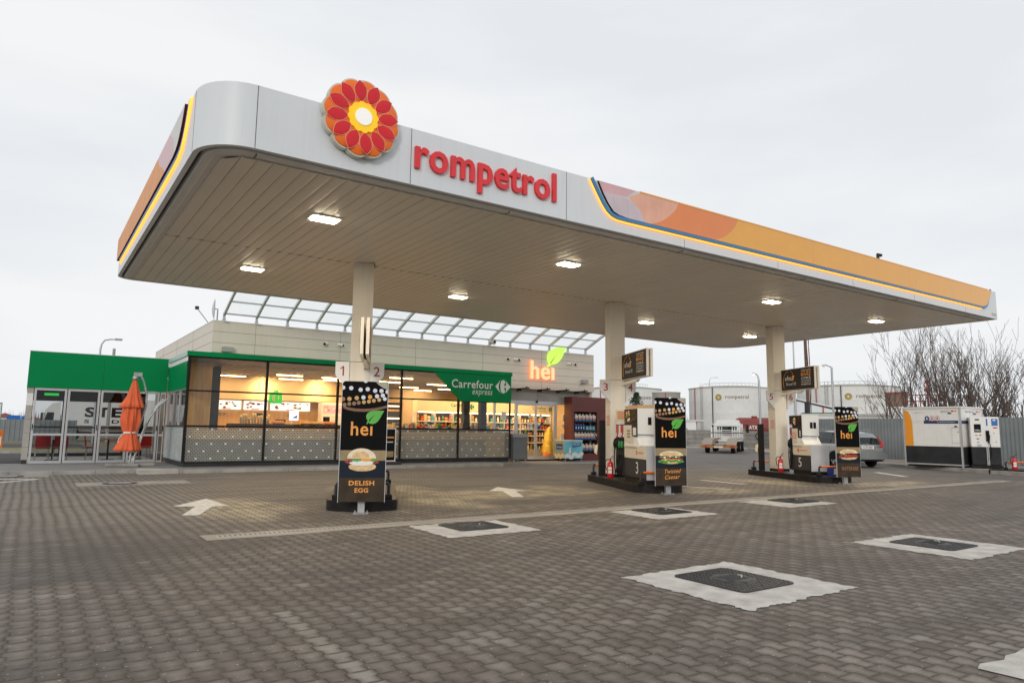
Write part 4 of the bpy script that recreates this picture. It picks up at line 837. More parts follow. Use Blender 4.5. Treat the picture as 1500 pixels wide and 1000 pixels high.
b.box(xa-.01, YP-.01, 4.84, xb+.01, YP+.14, 4.86, 'trimw'); b.box(xa-.01, YP+.14, 4.84, xa+.14, 37.5, 4.86, 'trimw'); b.build('wall_cladding', shop)
b = MB(TS); b.box(xa+.13, YP+.13, 3.5, xb-.13, 37.3, 3.62, 'greyw'); b.build('roof', shop)
b = MB(TS); b.box(16.02, 24.9, 2.62, xb, 25.02, 3.5, 'greyw'); b.box(20.45, 24.9, .1, xb-.13, 25.02, 2.62, 'greyw'); b.box(16.0, YP+.13, 3.131, xb-.13, 24.9, 3.16, 'greyw')
for x in (17.1, 18.5, 19.9): b.box(x, 24.898, 2.63, x+.008, 24.9, 3.13, 'seam')
b.build('door_wall', shop)
# inside shell
b = MB(TS); b.box(4.0, 23.42, .085, 16.0, 24.7, .101, 'floorin'); b.box(4.93, 24.7, .085, xb-.13, 34, .101, 'floorin'); b.build('floor', shop)
b = MB(TS)
x = 4.0
while x < 21.2:
    b.add([(x, 23.35 if x < 15.95 else 24.95, 3.44), (x+.12, 23.35 if x < 15.95 else 24.95, 3.44), (x+.12, 34, 3.44), (x, 34, 3.44)], [(0, 1, 2, 3)], 'ceil'); b.add([(x+.12, 24.95, 3.44), (x+.15, 24.95, 3.40), (x+.15, 34, 3.40), (x+.12, 34, 3.44)], [(0, 1, 2, 3)], 'ceil'); b.add([(x+.15, 24.95, 3.40), (x+.24, 24.95, 3.40), (x+.24, 34, 3.40), (x+.15, 34, 3.40)], [(0, 1, 2, 3)], 'ceil'); x += .24
b.box(4.0, 23.36, 3.45, 15.93, 24.95, 3.475, 'ceil'); b.box(4.95, 24.951, 3.45, 21.3, 34, 3.475, 'ceil'); b.build('ceiling', shop)
b = MB(TS); b.box(4.93, 34, .1, xb-.13, 34.1, 3.44, 'wallwarm'); b.box(4.93, 28.2, .1, 5.0, 34, 3.44, 'wallwood'); b.box(5.0, 30, 2.45, 12.2, 30.1, 3.44, 'wallwarm'); b.box(5.0, 30.9, .1, 12.2, 31.0, 2.45, 'wallwood'); b.box(12.2, 29.4, .1, 12.35, 31, 3.44, 'wallwood')
b.box(4.15, 24.7, .1, 4.9, 24.8, 3.43, 'wallwood'); b.box(xb-.2, 25.1, .1, xb-.14, 34, 3.44, 'wallwarm')
for i in range(14): b.box(5.3+i*.5, 30.89, 1.3+(i % 3)*.25, 5.75+i*.5, 30.9, 1.42+(i % 3)*.25, 'dark' if i % 2 else 'plank')
b.build('interior_wall', shop)
for i, (x, y) in enumerate(((5.27, 26.0), (15.0, 25.2), (15.7, 25.0))):
    b = MB(TS); b.box(x-.14, y-.12, .1, x+.14, y+.12, 3.42, 'slate'); b.build('interior_column', shop)
# glass front
GX = [3.9, 6.31, 8.73, 11.14, 13.56, 15.98]; YG = 23.3
b = MB(TS); b.box(3.98, YG+.07, .1, 15.93, YG+.12, .235, 'dark'); b.box(3.97, YG+.12, .1, 4.02, 26.7, .235, 'dark'); b.box(3.90, YG, .235, 15.99, YG+.13, .262, 'dark'); b.box(3.90, YG+.13, .235, 4.0, 26.85, .262, 'dark'); b.build('plinth', shop)
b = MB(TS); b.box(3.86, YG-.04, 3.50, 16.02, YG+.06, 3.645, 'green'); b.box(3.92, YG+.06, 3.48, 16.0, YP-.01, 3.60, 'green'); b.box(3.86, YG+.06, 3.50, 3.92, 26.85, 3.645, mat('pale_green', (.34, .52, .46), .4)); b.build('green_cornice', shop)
for i in range(5):
    x0, x1 = GX[i], GX[i+1]; b = MB(TS); w_ = .036
    b.box(x0+(.0 if i == 0 else w_), YG, 1.31, x1-w_, YG+.07, 1.37, 'black'); b.box(x0+(.0 if i == 0 else w_), YG, 2.405, x1-w_, YG+.07, 2.455, 'black'); b.box(x0+(.0 if i == 0 else w_), YG, 3.455, x1-w_, YG+.07, 3.50, 'black')
    b.box(x1-w_, YG-.005, .262, x1+w_ if i < 4 else x1, YG+.08, 3.50, 'black')
    if i == 0: b.box(x0-.0, YG-.005, .262, x0+.08, YG+.085, 1.31, 'black'); b.box(x0-.0, YG-.005, 1.37, x0+.08, YG+.085, 2.405, 'black'); b.box(x0, YG-.005, 2.455, x0+.08, YG+.085, 3.455, 'black')
    wn_ = b.build('window', shop)
    g = MB(TS); g.quad((x0+.05, YG+.03, 1.37), (x1-.036, YG+.03, 1.37), (x1-.036, YG+.03, 2.405), (x0+.05, YG+.03, 2.405), 'glass')
    g.quad((x0+.05, YG+.03, 2.455), (x1-.036, YG+.03, 2.455), (x1-.036, YG+.03, 3.455), (x0+.05, YG+.03, 3.455), 'glass'); g.build('pane', wn_)
    p = MB(TS); p.quad((x0+.02, YG+.02, .262), (x1-.03, YG+.02, .262), (x1-.03, YG+.02, 1.31), (x0+.02, YG+.02, 1.31), 'perf'); p.build('perforated_panel', shop)
b = MB(TS); b.box(4.02, YG+.28, .262, 8.7, YG+.32, .93, mat('ledge_grey', (.26, .29, .28), .5, var=.1)); b.box(8.701, YG+.28, .262, 15.0, YG+.32, .93, mat('ledge_beige_glow', (.50, .46, .39), .5, var=.12)); b.box(15.001, YG+.28, .262, 15.9, YG+.32, .93, 'tan'); b.box(4.02, YG+.26, .93, 15.9, YG+.5, 1.24, 'tan'); b.build('window_ledge', shop)  # right ledge paler: glow from inside the shop put into its colour
# side windows facing the dining room
b = MB(TS)
for y in (24.45, 25.6, 26.75): b.box(3.90, y-.03, .262, 3.97, y+.03, 2.50, 'alu' if y > 24 else 'black')
b.box(3.90, YG+.08, 1.31, 3.97, 26.72, 1.36, 'dark'); b.box(3.90, YG+.08, 2.46, 3.97, 26.72, 2.50, 'alu'); b.build('side_window_frame', shop)
b = MB(TS); b.quad((3.93, YG+.1, 1.36), (3.93, 26.7, 1.36), (3.93, 26.7, 2.46), (3.93, YG+.1, 2.46), 'glassd'); b.build('side_pane', shop)
b = MB(TS); b.quad((3.925, YG+.1, .262), (3.925, 26.7, .262), (3.925, 26.7, 1.31), (3.925, YG+.1, 1.31), mat('side_screen', (.34, .42, .42), .35)); 
for i in range(26): b.box(3.921, YG+.1, .28+i*.04, 3.9235, 26.7, .292+i*.04, mat('side_slat', (.60, .62, .58), .4) if i == 0 else PAL['s'] if 's' in PAL else 'printw')
b.build('side_screen', shop)
b = MB(TS); b.box(3.88, YG+.09, 2.505, 3.94, 24.9, 3.34, 'green'); b.box(3.89, 24.91, 2.505, 3.94, 26.88, 3.34, 'green'); b.build('side_green_panel', shop)
b = MB(TS); b.box(3.90, YG+.09, 3.345, 3.93, 26.88, 3.49, 'white'); b.build('side_white_band', shop)
for i, (y, n_) in enumerate(((24.0, 2), (25.1, 2), )):
    b = MB(); b.box(-.01, -.24, 0, .01, .24, .62, 'white'); b.box(-.012, -.20, .05, -.01, -.02, .3, pal(.45, .08, .06)); b.text('N', (-.0125, .14, .35), (0, -1, 0), (0, 0, 1), .12, .16, pal(.5, .1, .06))
    o = b.build('window_poster', label='white poster in the shop side window, %s' % ('the one nearer the forecourt', 'the one nearer the dining room')[i], cat='poster'); o.location = (4.0, y, 1.62)
# green sign panel with lettering on the glass
b = MB(TS); ys = YG-.012
b.prism([(12.45, ys, 3.495), (13.60, ys, 2.43), (15.985, ys, 2.43), (15.985, ys, 3.495)], (0, .01, 0), 'green'); b.box(13.555, ys-.001, 2.44, 13.563, ys, 3.49, 'seam'); b.build('sign_panel', shop)
b = MB(TS); b.text('Carrefour', (13.22, ys-.001, 2.935), (1, 0, 0), (0, 0, 1), 1.88, .32, 'printw', bold=.012, lift=.003); b.text('express', (14.15, ys-.001, 2.63), (1, 0, 0), (0, 0, 1), .93, .235, 'printw', bold=.0, italic=.25, lift=.003)
def chevron(mb, cx, cz, s_, y, m, ml=None, rev=1):
    L_ = [(-1, 0), (-.30, .72), (-.52, .30), (-.56, 0), (-.52, -.30), (-.30, -.72)]
    C_ = [(.02, .74), (.26, .66), (.30, .46), (.20, .30), (.12, .12), (.30, .10), (.42, .24), (.36, .66), (1, 0), (.36, -.66), (.42, -.24), (.30, -.10), (.12, -.12), (.20, -.30), (.30, -.46), (.26, -.66), (.02, -.74), (-.22, -.62), (-.32, -.30), (-.34, 0), (-.32, .30), (-.22, .62)]
    mb.add([(cx+x*s_, y, cz+z*s_*1.0) for x, z in L_], [tuple(range(len(L_)))], ml or m); mb.add([(cx+x*s_, y, cz+z*s_*1.0) for x, z in C_], [tuple(range(len(C_)))], m)
chevron(b, 15.58, 3.06, .37, ys-.004, 'printw'); b.build('sign_lettering', shop)
# automatic door
YD = 24.86
b = MB(TS); b.box(16.2, YD, 2.50, 20.42, YD+.1, 2.62, 'alu'); b.box(16.2, YD, .1, 20.42, YD+.1, .125, 'alu')
for x in (16.2, 17.30, 19.50, 20.34): b.box(x, YD, .125, x+.085, YD+.1, 2.50, 'alu')
b.box(16.285, YD+.01, 1.22, 17.30, YD+.09, 1.30, 'alu'); b.build('door_frame', shop)
for x0, x1 in ((17.40, 18.42), (18.44, 19.48)):
    b = MB(TS); b.box(x0, YD+.03, .13, x1, YD+.07, .21, 'alu'); b.box(x0, YD+.03, 2.42, x1, YD+.07, 2.49, 'alu'); b.box(x0, YD+.03, .21, x0+.05, YD+.07, 2.42, 'alu'); b.box(x1-.05, YD+.03, .21, x1, YD+.07, 2.42, 'alu'); d_ = b.build('sliding_door', shop)
    b = MB(TS); b.quad((x0+.05, YD+.05, .21), (x1-.05, YD+.05, .21), (x1-.05, YD+.05, 2.42), (x0+.05, YD+.05, 2.42), 'glass'); b.build('pane', d_)
    b = MB(TS); q = random.Random(int(x0*10))
    b.disc(((x0+x1)/2+(.2 if x0 < 18 else -.25), YD+.045, 1.95), (1, 0, 0), (0, 0, 1), 'printw', 14, .1, .1)
    for i in range(2):
        for j in range(2):
            xx = (x0+.55 if x0 < 18 else x0+.1)+i*.17; b.box(xx, YD+.044, 1.38+j*.17, xx+.14, YD+.046, 1.52+j*.17, q.choice(['printw', 'red', 'navy', 'printw']))
    b.build('door_stickers', d_)
b = MB(TS); b.quad((16.29, YD+.05, .13), (17.3, YD+.05, .13), (17.3, YD+.05, 2.5), (16.29, YD+.05, 2.5), 'glass'); b.quad((19.59, YD+.05, .13), (20.34, YD+.05, .13), (20.34, YD+.05, 2.5), (19.59, YD+.05, 2.5), 'glass'); b.build('side_light', shop)
b = MB(TS); b.box(16.6, YD+.03, 1.75, 16.85, YD+.04, 2.1, 'printw'); b.box(19.95, YD+.03, 1.75, 20.1, YD+.04, 2.05, 'printw'); b.box(19.93, YD+.03, 1.45, 20.15, YD+.04, 1.62, 'printw'); b.box(19.85, YD+.03, .75, 20.0, YD+.04, 1.2, 'printw'); b.box(20.02, YD+.03, .6, 20.15, YD+.04, 1.25, pal(.45, .12, .12)); b.build('notice', shop)
b = MB(TS); b.tube([(18.43, YD-.06, 2.58), (18.43, YD-.02, 2.60)], .05, 'black', 10); b.build('door_sensor', shop)
M['clear'] = glass('clear_sheet', (.97, .985, .975), .12)
# glass awning brackets over the door
t = thing('glass_awning', 'thin glass awning on black brackets above the automatic door', 'awning', (18.6, 24.6, 3.1)); T = Matrix.Translation((-18.6, -24.6, -3.1))
for x in (16.15, 17.2, 18.3, 19.35, 20.4): b = MB(T); b.box(x-.025, 23.72, 3.08, x+.025, 24.6, 3.125, 'black'); b.box(x-.04, 24.35, 3.0, x+.04, 24.6, 3.08, 'black'); b.tube([(x, 23.9, 3.12), (x, 23.9, 3.17)], .03, 'black', 8); b.build('bracket', t)
b = MB(T); b.quad((16.05, 23.75, 3.19), (20.95, 23.75, 3.19), (20.95, 24.58, 3.17), (16.05, 24.58, 3.17), 'clear'); b.build('glass_sheet', t)
# glowing hei sign
t = thing('hei_sign', 'glowing orange hei letters with a bright green leaf on the shop wall', 'sign', (18.5, 24.58, 3.56)); T = Matrix.Translation((-18.5, -24.58, -3.56))
nO = emit('neon_orange', (1, .50, .27), 1.0); nG = emit('neon_green', (.50, .95, .10), .95); nE = emit('neon_edge', (1, .26, .09), .95); M['clear'] = glass('clear_sheet', (.97, .985, .975), .12)
b = MB(T); b.text('he\u0131', (17.83, 24.50, 3.56), (1, 0, 0), (0, 0, 1), 1.28, .80, nO, depth=.05, bold=.012); b.text('he\u0131', (17.80, 24.545, 3.54), (1, 0, 0), (0, 0, 1), 1.34, .84, nE, bold=.025); b.build('letters', t)
lf = [(18.80, 4.17), (18.90, 4.28), (18.80, 4.42), (18.79, 4.60), (18.85, 4.78), (18.98, 4.92), (19.2, 5.02), (19.45, 5.07), (19.82, 5.06), (19.72, 4.86), (19.62, 4.66), (19.48, 4.47), (19.32, 4.34), (19.12, 4.27), (18.99, 4.27), (18.86, 4.15)]
b = MB(T); b.prism([(x, 24.52, z) for x, z in lf], (0, .05, 0), nG); v_ = [(18.90, 4.30), (19.10, 4.55), (19.32, 4.76), (19.14, 4.54), (18.95, 4.28)]; b.add([(x, 24.515, z) for x, z in v_], [tuple(range(5))], pal(.12, .25, .04)); b.build('leaf', t)
# curved skylight canopy on the roof edge
t = thing('skylight_canopy', 'curved translucent roof panels on white ribs above the shop front', 'canopy', (13, 24.4, 4.86)); T = Matrix.Translation((-13, -24.4, -4.86))
prof = [(24.45, 5.04), (24.0, 5.24), (23.4, 5.50), (22.7, 5.74), (21.8, 5.93), (20.8, 6.03), (19.9, 6.05)]
RX = [5.1+i*1.055 for i in range(16)]
for x in RX:
    b = MB(T)
    for (ya, za), (yb, zb) in zip(prof, prof[1:]): b.prism([(x-.025, ya, za), (x+.025, ya, za), (x+.025, yb, zb), (x-.025, yb, zb)], (0, .03, .07), 'trimw'); b.prism([(x-.035, ya-.03, za-.025), (x+.035, ya-.03, za-.025), (x+.035, yb-.03, zb-.025), (x-.035, yb-.03, zb-.025)], (0, .01, .02), 'alu')
    b.box(x-.035, 24.42, 4.86, x+.035, 24.50, 5.10, 'alu'); b.box(x-.05, 24.40, 4.862, x+.05, 24.52, 4.90, 'alu'); b.build('rib', t)
b = MB(T)
for y_, z_ in ((24.43, 5.06), (23.72, 5.37), (22.7, 5.75), (21.5, 5.97)): b.box(RX[0], y_-.025, z_, RX[-1], y_+.025, z_+.05, 'alu')
b.build('purlin', t)
b = MB(T)
for xA, xB in zip(RX, RX[1:]):
    for (ya, za), (yb, zb) in zip(prof, prof[1:]): b.add([(xA+.02, ya, za+.085), (xB-.02, ya, za+.085), (xB-.02, yb, zb+.085), (xA+.02, yb, zb+.085)], [(0, 1, 2, 3)], 'poly', True)
b.build('translucent_panel', t)
# small fittings on the wall
for i, (x, lab) in enumerate(((8.70, 'small wall camera above the café window, left of a pair'), (9.15, 'small wall camera above the café window, right of a pair'), (16.72, 'small wall camera left of the hei sign, leftmost of three'), (17.02, 'small wall camera left of the hei sign, middle of three'), (17.3, 'small wall camera left of the hei sign, nearest to the letters'), (19.95, 'small wall camera right of the hei sign, nearer to the leaf'), (20.45, 'small wall camera right of the hei sign, farther from the leaf'))):
    t = thing('wall_camera', lab, 'camera', (x, YP-.002, 4.37), 0, 'small cameras on the shop wall'); s2 = -1 if i % 2 == 0 else 1
    b = MB(); b.box(-.05, -.03, -.05, .05, 0, .05, 'white'); b.build('mount', t); b = MB(); b.tube([(0, -.04, 0), (s2*.12, -.14, -.03)], [.045, .05], 'white', 10); b.tube([(s2*.12, -.14, -.03), (s2*.135, -.152, -.034)], [.05, .04], 'screenb', 10); b.build('camera_body', t)
t = thing('dome_camera', 'larger round white camera hanging under the skylight frame', 'camera', (15.75, 24.4, 4.98)); b = MB(); b.tube([(-.06, .03, .04), (.02, -.16, -.0)], [.12, .12], 'cream', 14); b.tube([(.02, -.16, 0), (.025, -.17, -.005)], [.075, .06], 'screenb', 14); b.build('camera_body', t); b = MB(); b.box(-.03, 0, 0, .03, .06, .14, 'alu'); b.build('arm', t)
for (x, z, lab) in ((5.28, 3.90, 'grey floodlight box on the wall above the left café window'), (20.92, 3.60, 'grey floodlight box on the wall right of the hei sign')):
    t = thing('floodlight', lab, 'floodlight', (x, YP-.002, z)); b = MB(); b.box(-.17, -.16, -.08, .17, -.02, .08, 'greyw'); b.box(-.14, -.15, -.086, .14, -.04, -.08, 'printw'); b.build('lamp_body', t, bevel=.01); b = MB(); b.tube([(-.1, -.05, -.09), (-.24, -.01, -.2)], .008, 'dark', 5); b.box(-.03, -.02, -.05, .03, 0, .05, 'dark'); b.build('bracket', t)
t = thing('satellite_dish', 'grey satellite dish on the left corner of the shop roof', 'satellite dish', (4.86, 24.75, 4.86), R(-104)); b = MB(); vs = []
for i in range(7):
    for k in range(20): a = 2*math.pi*k/20; rr = .36*i/6; vs.append((rr*math.cos(a), -.12-.08*(1-(i/6)**2)+.1, .38+rr*math.sin(a)))
b.add(vs, [(i*20+k, i*20+(k+1) % 20, (i+1)*20+(k+1) % 20, (i+1)*20+k) for i in range(6) for k in range(20)], 'greyf', True); b.build('dish', t)
b = MB(); b.tube([(0, .08, 0), (0, .08, .4), (0, 0, .4)], .022, 'steel', 8); b.build('mast', t)
t = thing('roof_camera', 'small camera on a slanted arm at the left roof corner of the shop', 'camera', (4.85, 25.6, 4.86)); b = MB(); b.tube([(0, 0, 0), (-.45, -.35, .42)], .014, 'steel', 6); b.build('arm', t); b = MB(); b.box(-.53, -.42, .40, -.42, -.30, .50, 'dark'); b.build('camera_body', t)

# ------------------------------------------------------------------ shop interior
ws = [(7.5, 28, 5, 3.2, 200), (12.0, 27.6, 4, 3, 190), (17.3, 26.2, 6, 1.8, 240), (9.0, 24.6, 8, 1.2, 55), (16.5, 31, 7, 3, 150)]
for x, y, sx, sy, e in ws:
    ld = bpy.data.lights.new('ceiling_glow', 'AREA'); ld.shape = 'RECTANGLE'; ld.size = sx; ld.size_y = sy; ld.energy = e; ld.color = (1, .64, .29)
    o = bpy.data.objects.new('interior_lamp', ld); COL.objects.link(o); o.location = (x, y, 3.34)
for x, y, e in ((8.0, 29.3, 34), (10.3, 29.3, 34), (13.5, 32.6, 34), (17, 32.6, 34)):
    ld = bpy.data.lights.new('wash', 'SPOT'); ld.energy = e*3; ld.spot_size = R(120); ld.spot_blend = .9; ld.color = (1, .66, .30); ld.shadow_soft_size = .1
    o = bpy.data.objects.new('wall_washer', ld); COL.objects.link(o); o.location = (x, y, 3.1); o.rotation_euler = (R(70), 0, 0)
LP = [(6.7, 31.4), (6.57, 29.3), (8.27, 27.4), (9.0, 29.6), (10.7, 29.0), (10.15, 27.6), (12.9, 28.2), (15.3, 31.2), (17.1, 33.2), (15.3, 28.3), (17.5, 31.3), (12.2, 25.6)]
for i, (x, y) in enumerate(LP):
    t = thing('tube_light', 'slim warm tube lamp hanging inside the shop', 'ceiling light', (x, y, 3.36), 0, 'warm tube lamps in the shop'); b = MB(); b.box(-.52, -.05, 0, .52, .05, .035, 'white'); b.build('housing', t); b = MB(); b.box(-.5, -.04, -.03, .5, .04, 0, 'bulb'); b.build('tube', t)
for i, (x0, x1) in enumerate(((6.2, 7.33), (7.44, 8.42), (8.55, 10.27))):
    t = thing('menu_board', 'backlit white menu board behind the café counter, %s of three' % ('left', 'middle', 'right')[i], 'menu board', ((x0+x1)/2, 30.86, 2.05), 0, 'menu boards behind the counter'); w2 = (x1-x0)/2; k_ = 30.8/30
    b = MB(); b.box(-w2, -.06, 0, w2, 0, .38, 'menu'); b.build('light_panel', t); b = MB(); q = random.Random(i+3)
    for j in range(int(9*(x1-x0))):
        cx_ = q.uniform(-w2+.08, w2-.08); cz = q.uniform(.09, .31); rx = q.uniform(.03, .09); b.disc((cx_, -.062-.0005*j, cz), (1, 0, 0), (0, 0, 1), q.choice(['bread', 'bread', 'bacon', 'leaf', 'orange_f', 'amber', 'breadl']), 12, rx, rx*.55)
    b.box(-.2, -.095, .015, .15, -.09, .05, 'orange_f'); b.build('food_print', t)
t = thing('cafe_counter', 'long dark café counter inside the left windows', 'counter', (8.7, 28, .1)); b = MB(); b.box(-2.4, -.35, 0, 2.4, .35, 1.26, 'wallwood'); b.build('front', t); b = MB(); b.box(-2.45, -.4, 1.26, 2.45, .4, 1.36, 'dark'); b.build('worktop', t)
def goods(name, label, cat, loc, mk, group=None): o = mk.build(name, label=label, cat=cat, group=group); o.location = loc; return o
q = random.Random(5)
cup0 = None
for i in range(11):                                     # paper cups standing on the counter
    loc = (6.65+i*.105, 27.85+q.uniform(-.08, .08), 1.465)
    if cup0 is None: b = MB(); b.lathe((0, 0), [(.0, 0), (.032, 0), (.045, .26), (.05, .27), (.03, .30), (0, .30)], 'creamin', 14); cup0 = goods('paper_cup_stack', 'stack of pale paper cups on the café counter', 'cups', loc, b, 'cup stacks on the counter')
    else: c = cup0.copy(); COL.objects.link(c); c.location = loc; c.scale = (1, 1, q.uniform(.7, 1.35))
for i, (x, m_) in enumerate(((8.05, 'orange_f'), (9.15, 'amber'), (9.6, 'bread'), (10.1, 'orange_f'))):
    b = MB(); b.box(-.22, -.15, 0, .22, .15, .10, m_); b.box(-.2, -.13, .10, .2, .13, .13, 'bread'); b.box(-.23, -.155, .0, .23, -.15, .03, 'dark')
    goods('pastry_tray', 'tray of pastries on the café counter, %s' % ('leftmost of four', 'second of four', 'third of four', 'nearest to the coffee machine')[i], 'pastry tray', (x, 27.9, 1.461), b)
t = thing('self_service_screen', 'upright white self service screen on the café counter', 'screen', (8.64, 27.8, 1.461)); b = MB(); b.box(-.02, 0, 0, .02, .03, .15, 'alu'); b.build('stand', t); b = MB(); b.box(-.18, -.03, .14, .18, .02, .54, emit('screen_lilac', (.75, .68, 1), 1.1)); b.add([(-.08, -.032, .24), (.12, -.032, .24), (.12, -.032, .36)], [(0, 1, 2)], 'bluef'); b.build('screen', t)
t = thing('coffee_machine', 'white coffee machine with a colourful screen at the right end of the counter', 'coffee machine', (10.65, 29.4, .1)); b = MB(); b.box(-.42, -.25, 0, .5, .25, 2.3, 'white'); b.build('body', t, bevel=.05)
b = MB(); b.box(-.36, -.255, 1.85, .46, -.25, 2.2, emit('coffee_screen', (.75, .3, .35), .7)); 
for j in range(12): b.disc((q.uniform(-.3, .4), -.257-.0006*j, q.uniform(1.9, 2.15)), (1, 0, 0), (0, 0, 1), q.choice(['amber', 'pinkf', 'printw', 'red', 'orange_f']), 12, .06, .05)
b.build('screen', t); b = MB(); b.box(-.34, -.256, 1.28, -.05, -.25, 1.7, 'screenb'); 
for j in range(4): b.box(.02, -.256, 1.3+j*.12, .42, -.25, 1.35+j*.12, 'greyf')
b.build('dispensing_bay', t)
b = MB(); b.box(-.02, -.25, 0, .02, .25, .5, emit('sign_green', (.02, .5, .06), .6)); b.box(-.25, -.012, -0, .25, .012, .42, emit('sign_green2', (.02, .5, .06), .6)); b.disc((0, -.014, .21), (1, 0, 0), (0, 0, 1), 'creamin', 14, .14, .15); b.box(-.03, -.016, .02, .03, -.013, .12, 'creamin')
o = b.build('hanging_sign', label='small green hanging sign with a pale emblem above the café counter', cat='sign'); o.location = (7.8, 27.5, 2.25)
t = thing('snack_display', 'wall display with a purple screen between the café and the grocery', 'display', (13.5, 29.8, .1)); b = MB(); b.box(-.75, -.2, 0, .75, .2, 2.5, 'wallwood'); b.build('cabinet', t); b = MB(); b.box(-.68, -.206, 2.12, .68, -.2, 2.42, 'screenb'); b.box(-.62, -.208, 2.18, -.2, -.206, 2.36, emit('purple', (.45, .08, .6), 1.)); b.box(-.1, -.208, 2.22, .6, -.206, 2.3, emit('whitestrip', (1, .9, .9), .9)); b.build('screen', t)
b = MB(); b.box(-.62, -.206, 1.45, .62, -.2, 2.02, 'dark'); b.box(-.6, -.23, 1.68, .6, -.206, 1.72, 'bulb'); b.build('shelf_bay', t)
# chiller wall with header sign
t = thing('chiller_wall', 'long grocery chiller wall under a cream header reading Carrefour express', 'chiller', (17.5, 27.7, .1)); T = Matrix.Translation((-17.5, -27.7, -.1))
b = MB(T); b.box(13.9, 27.5, 2.10, 21.3, 27.9, 2.60, 'creamin'); b.build('header', t)
b = MB(T)
for cx in (16.15, 20.7): b.text('Carrefour', (cx-.55, 27.495, 2.35), (1, 0, 0), (0, 0, 1), .85, .15, 'green', bold=.02); b.text('express', (cx-.15, 27.495, 2.21), (1, 0, 0), (0, 0, 1), .42, .09, 'green', italic=.2); chevron(b, cx+.52, 2.37, .17, 27.494, 'green', 'amber')
b.build('header_lettering', t)
b = MB(T); b.box(13.9, 27.86, .1, 21.3, 27.9, 2.10, 'dark'); b.box(13.9, 27.5, .1, 21.3, 27.86, .42, 'greyw')
for x in [13.9+i*.925 for i in range(9)]: b.box(x-.02, 27.5, .42, x+.02, 27.86, 2.10, 'greyf')
b.build('frame', t); sh_z = [.42, .76, 1.09, 1.40, 1.70]
b = MB(T)
for z in sh_z[1:]: b.box(13.9, 27.52, z-.03, 21.3, 27.86, z, 'alu'); b.box(13.9, 27.515, z-.045, 21.3, 27.52, z-.0, 'printw')
b.build('shelf', t)
b = MB(T); b.box(14, 27.54, 2.065, 21.2, 27.58, 2.095, 'bulb'); b.build('strip_lamp', t)
protos = []
prm = ['amber', 'red', 'leaf', 'printw', 'orange_f', 'skyblue', 'creamin', 'deepblue', 'breadl', 'yellow_p', 'salmon']
M['yellow_p'] = mat('yellow_pack', (.75, .52, .05), .5)
def mkprod(i):
    b = MB(); m_ = prm[i % len(prm)]; m2 = prm[(i*3+1) % len(prm)]; h = .14+.02*(i % 5)
    if i % 2: b.box(-.05, -.04, 0, .05, .04, h, m_); b.box(-.051, -.041, h*.3, .051, -.0405, h*.62, m2); b.box(-.03, -.02, h, .03, .02, h+.008, 'printw')
    else: b.lathe((0, 0), [(0, 0), (.036, 0), (.038, .01), (.038, h*.68), (.016, h*.86), (.015, h*.98), (0, h)], m_, 10); b.lathe((0, 0), [(.039, h*.2), (.039, h*.5)], m2, 10)
    return b
cnt = 0
def place_goods(x, y, z, lab, grp, nm='grocery_item'):
    global cnt
    i = q.randrange(14)
    while len(protos) < 14: protos.append(None)
    if protos[i] is None:
        o = mkprod(i).build(nm, label=lab, cat='grocery item', group=grp); protos[i] = o
    else:
        o = protos[i].copy(); COL.objects.link(o); o.name = nm; o['label'] = lab; o['group'] = grp
    o.location = (x, y, z); o.scale = (1.25, 1.0, q.uniform(1.0, 1.35)); cnt += 1
for z in sh_z:
    x = 14.03
    while x < 21.2:
        if abs(((x-13.9) % .925)-.4625) < .40 and cnt < 190 and q.random() < .93: place_goods(x, 27.6+q.uniform(0, .03), z+.001, 'packaged grocery item standing on the lit chiller shelves', 'groceries on the chiller shelves')
        x += .175
t = thing('low_gondola', 'low dark shop shelf of snacks just inside the right windows', 'shop shelf', (14.3, 25.35, .1)); b = MB(); b.box(-2.6, -.25, 0, 2.6, .25, 1.18, 'dark'); b.build('body', t); b = MB(); b.box(-2.65, -.3, 1.18, 2.65, .3, 1.22, 'greyw')
for i in range(6): b.box(-2.6+i*1.03, -.3, 1.22, -2.57+i*1.03, -.28, 1.30, 'dark')
b.build('top_shelf', t); x = 11.8
while x < 16.7: place_goods(x, 25.25+q.uniform(-.05, .08), 1.322, 'small snack pack on the low shelf inside the windows', 'snack packs on the low shelf', 'snack_pack'); x += .10
# yellow display heap seen through the door
t = thing('wrapped_display', 'display stand wrapped in yellow film just inside the automatic door', 'display stand', (19.95, 25.9, .1)); b = MB()
b.lathe((0, 0), [(.22, .1), (.31, .3), (.28, .6), (.21, .95), (.13, 1.25), (.05, 1.40), (0, 1.41)], mat('yellow_film', (.80, .52, .07), .25, var=.35, scale=7, bump=.8), 18, True, lambda a, z: 1+.12*math.sin(a*31)+.05*math.sin(a*53+z*9)); b.build('yellow_wrap', t); b = MB(); b.lathe((0, 0), [(.0, 0), (.25, 0), (.31, .15), (.26, .3)], 'orange_f', 14, True, lambda a, z: 1+.1*math.sin(a*25)); b.build('orange_base', t)
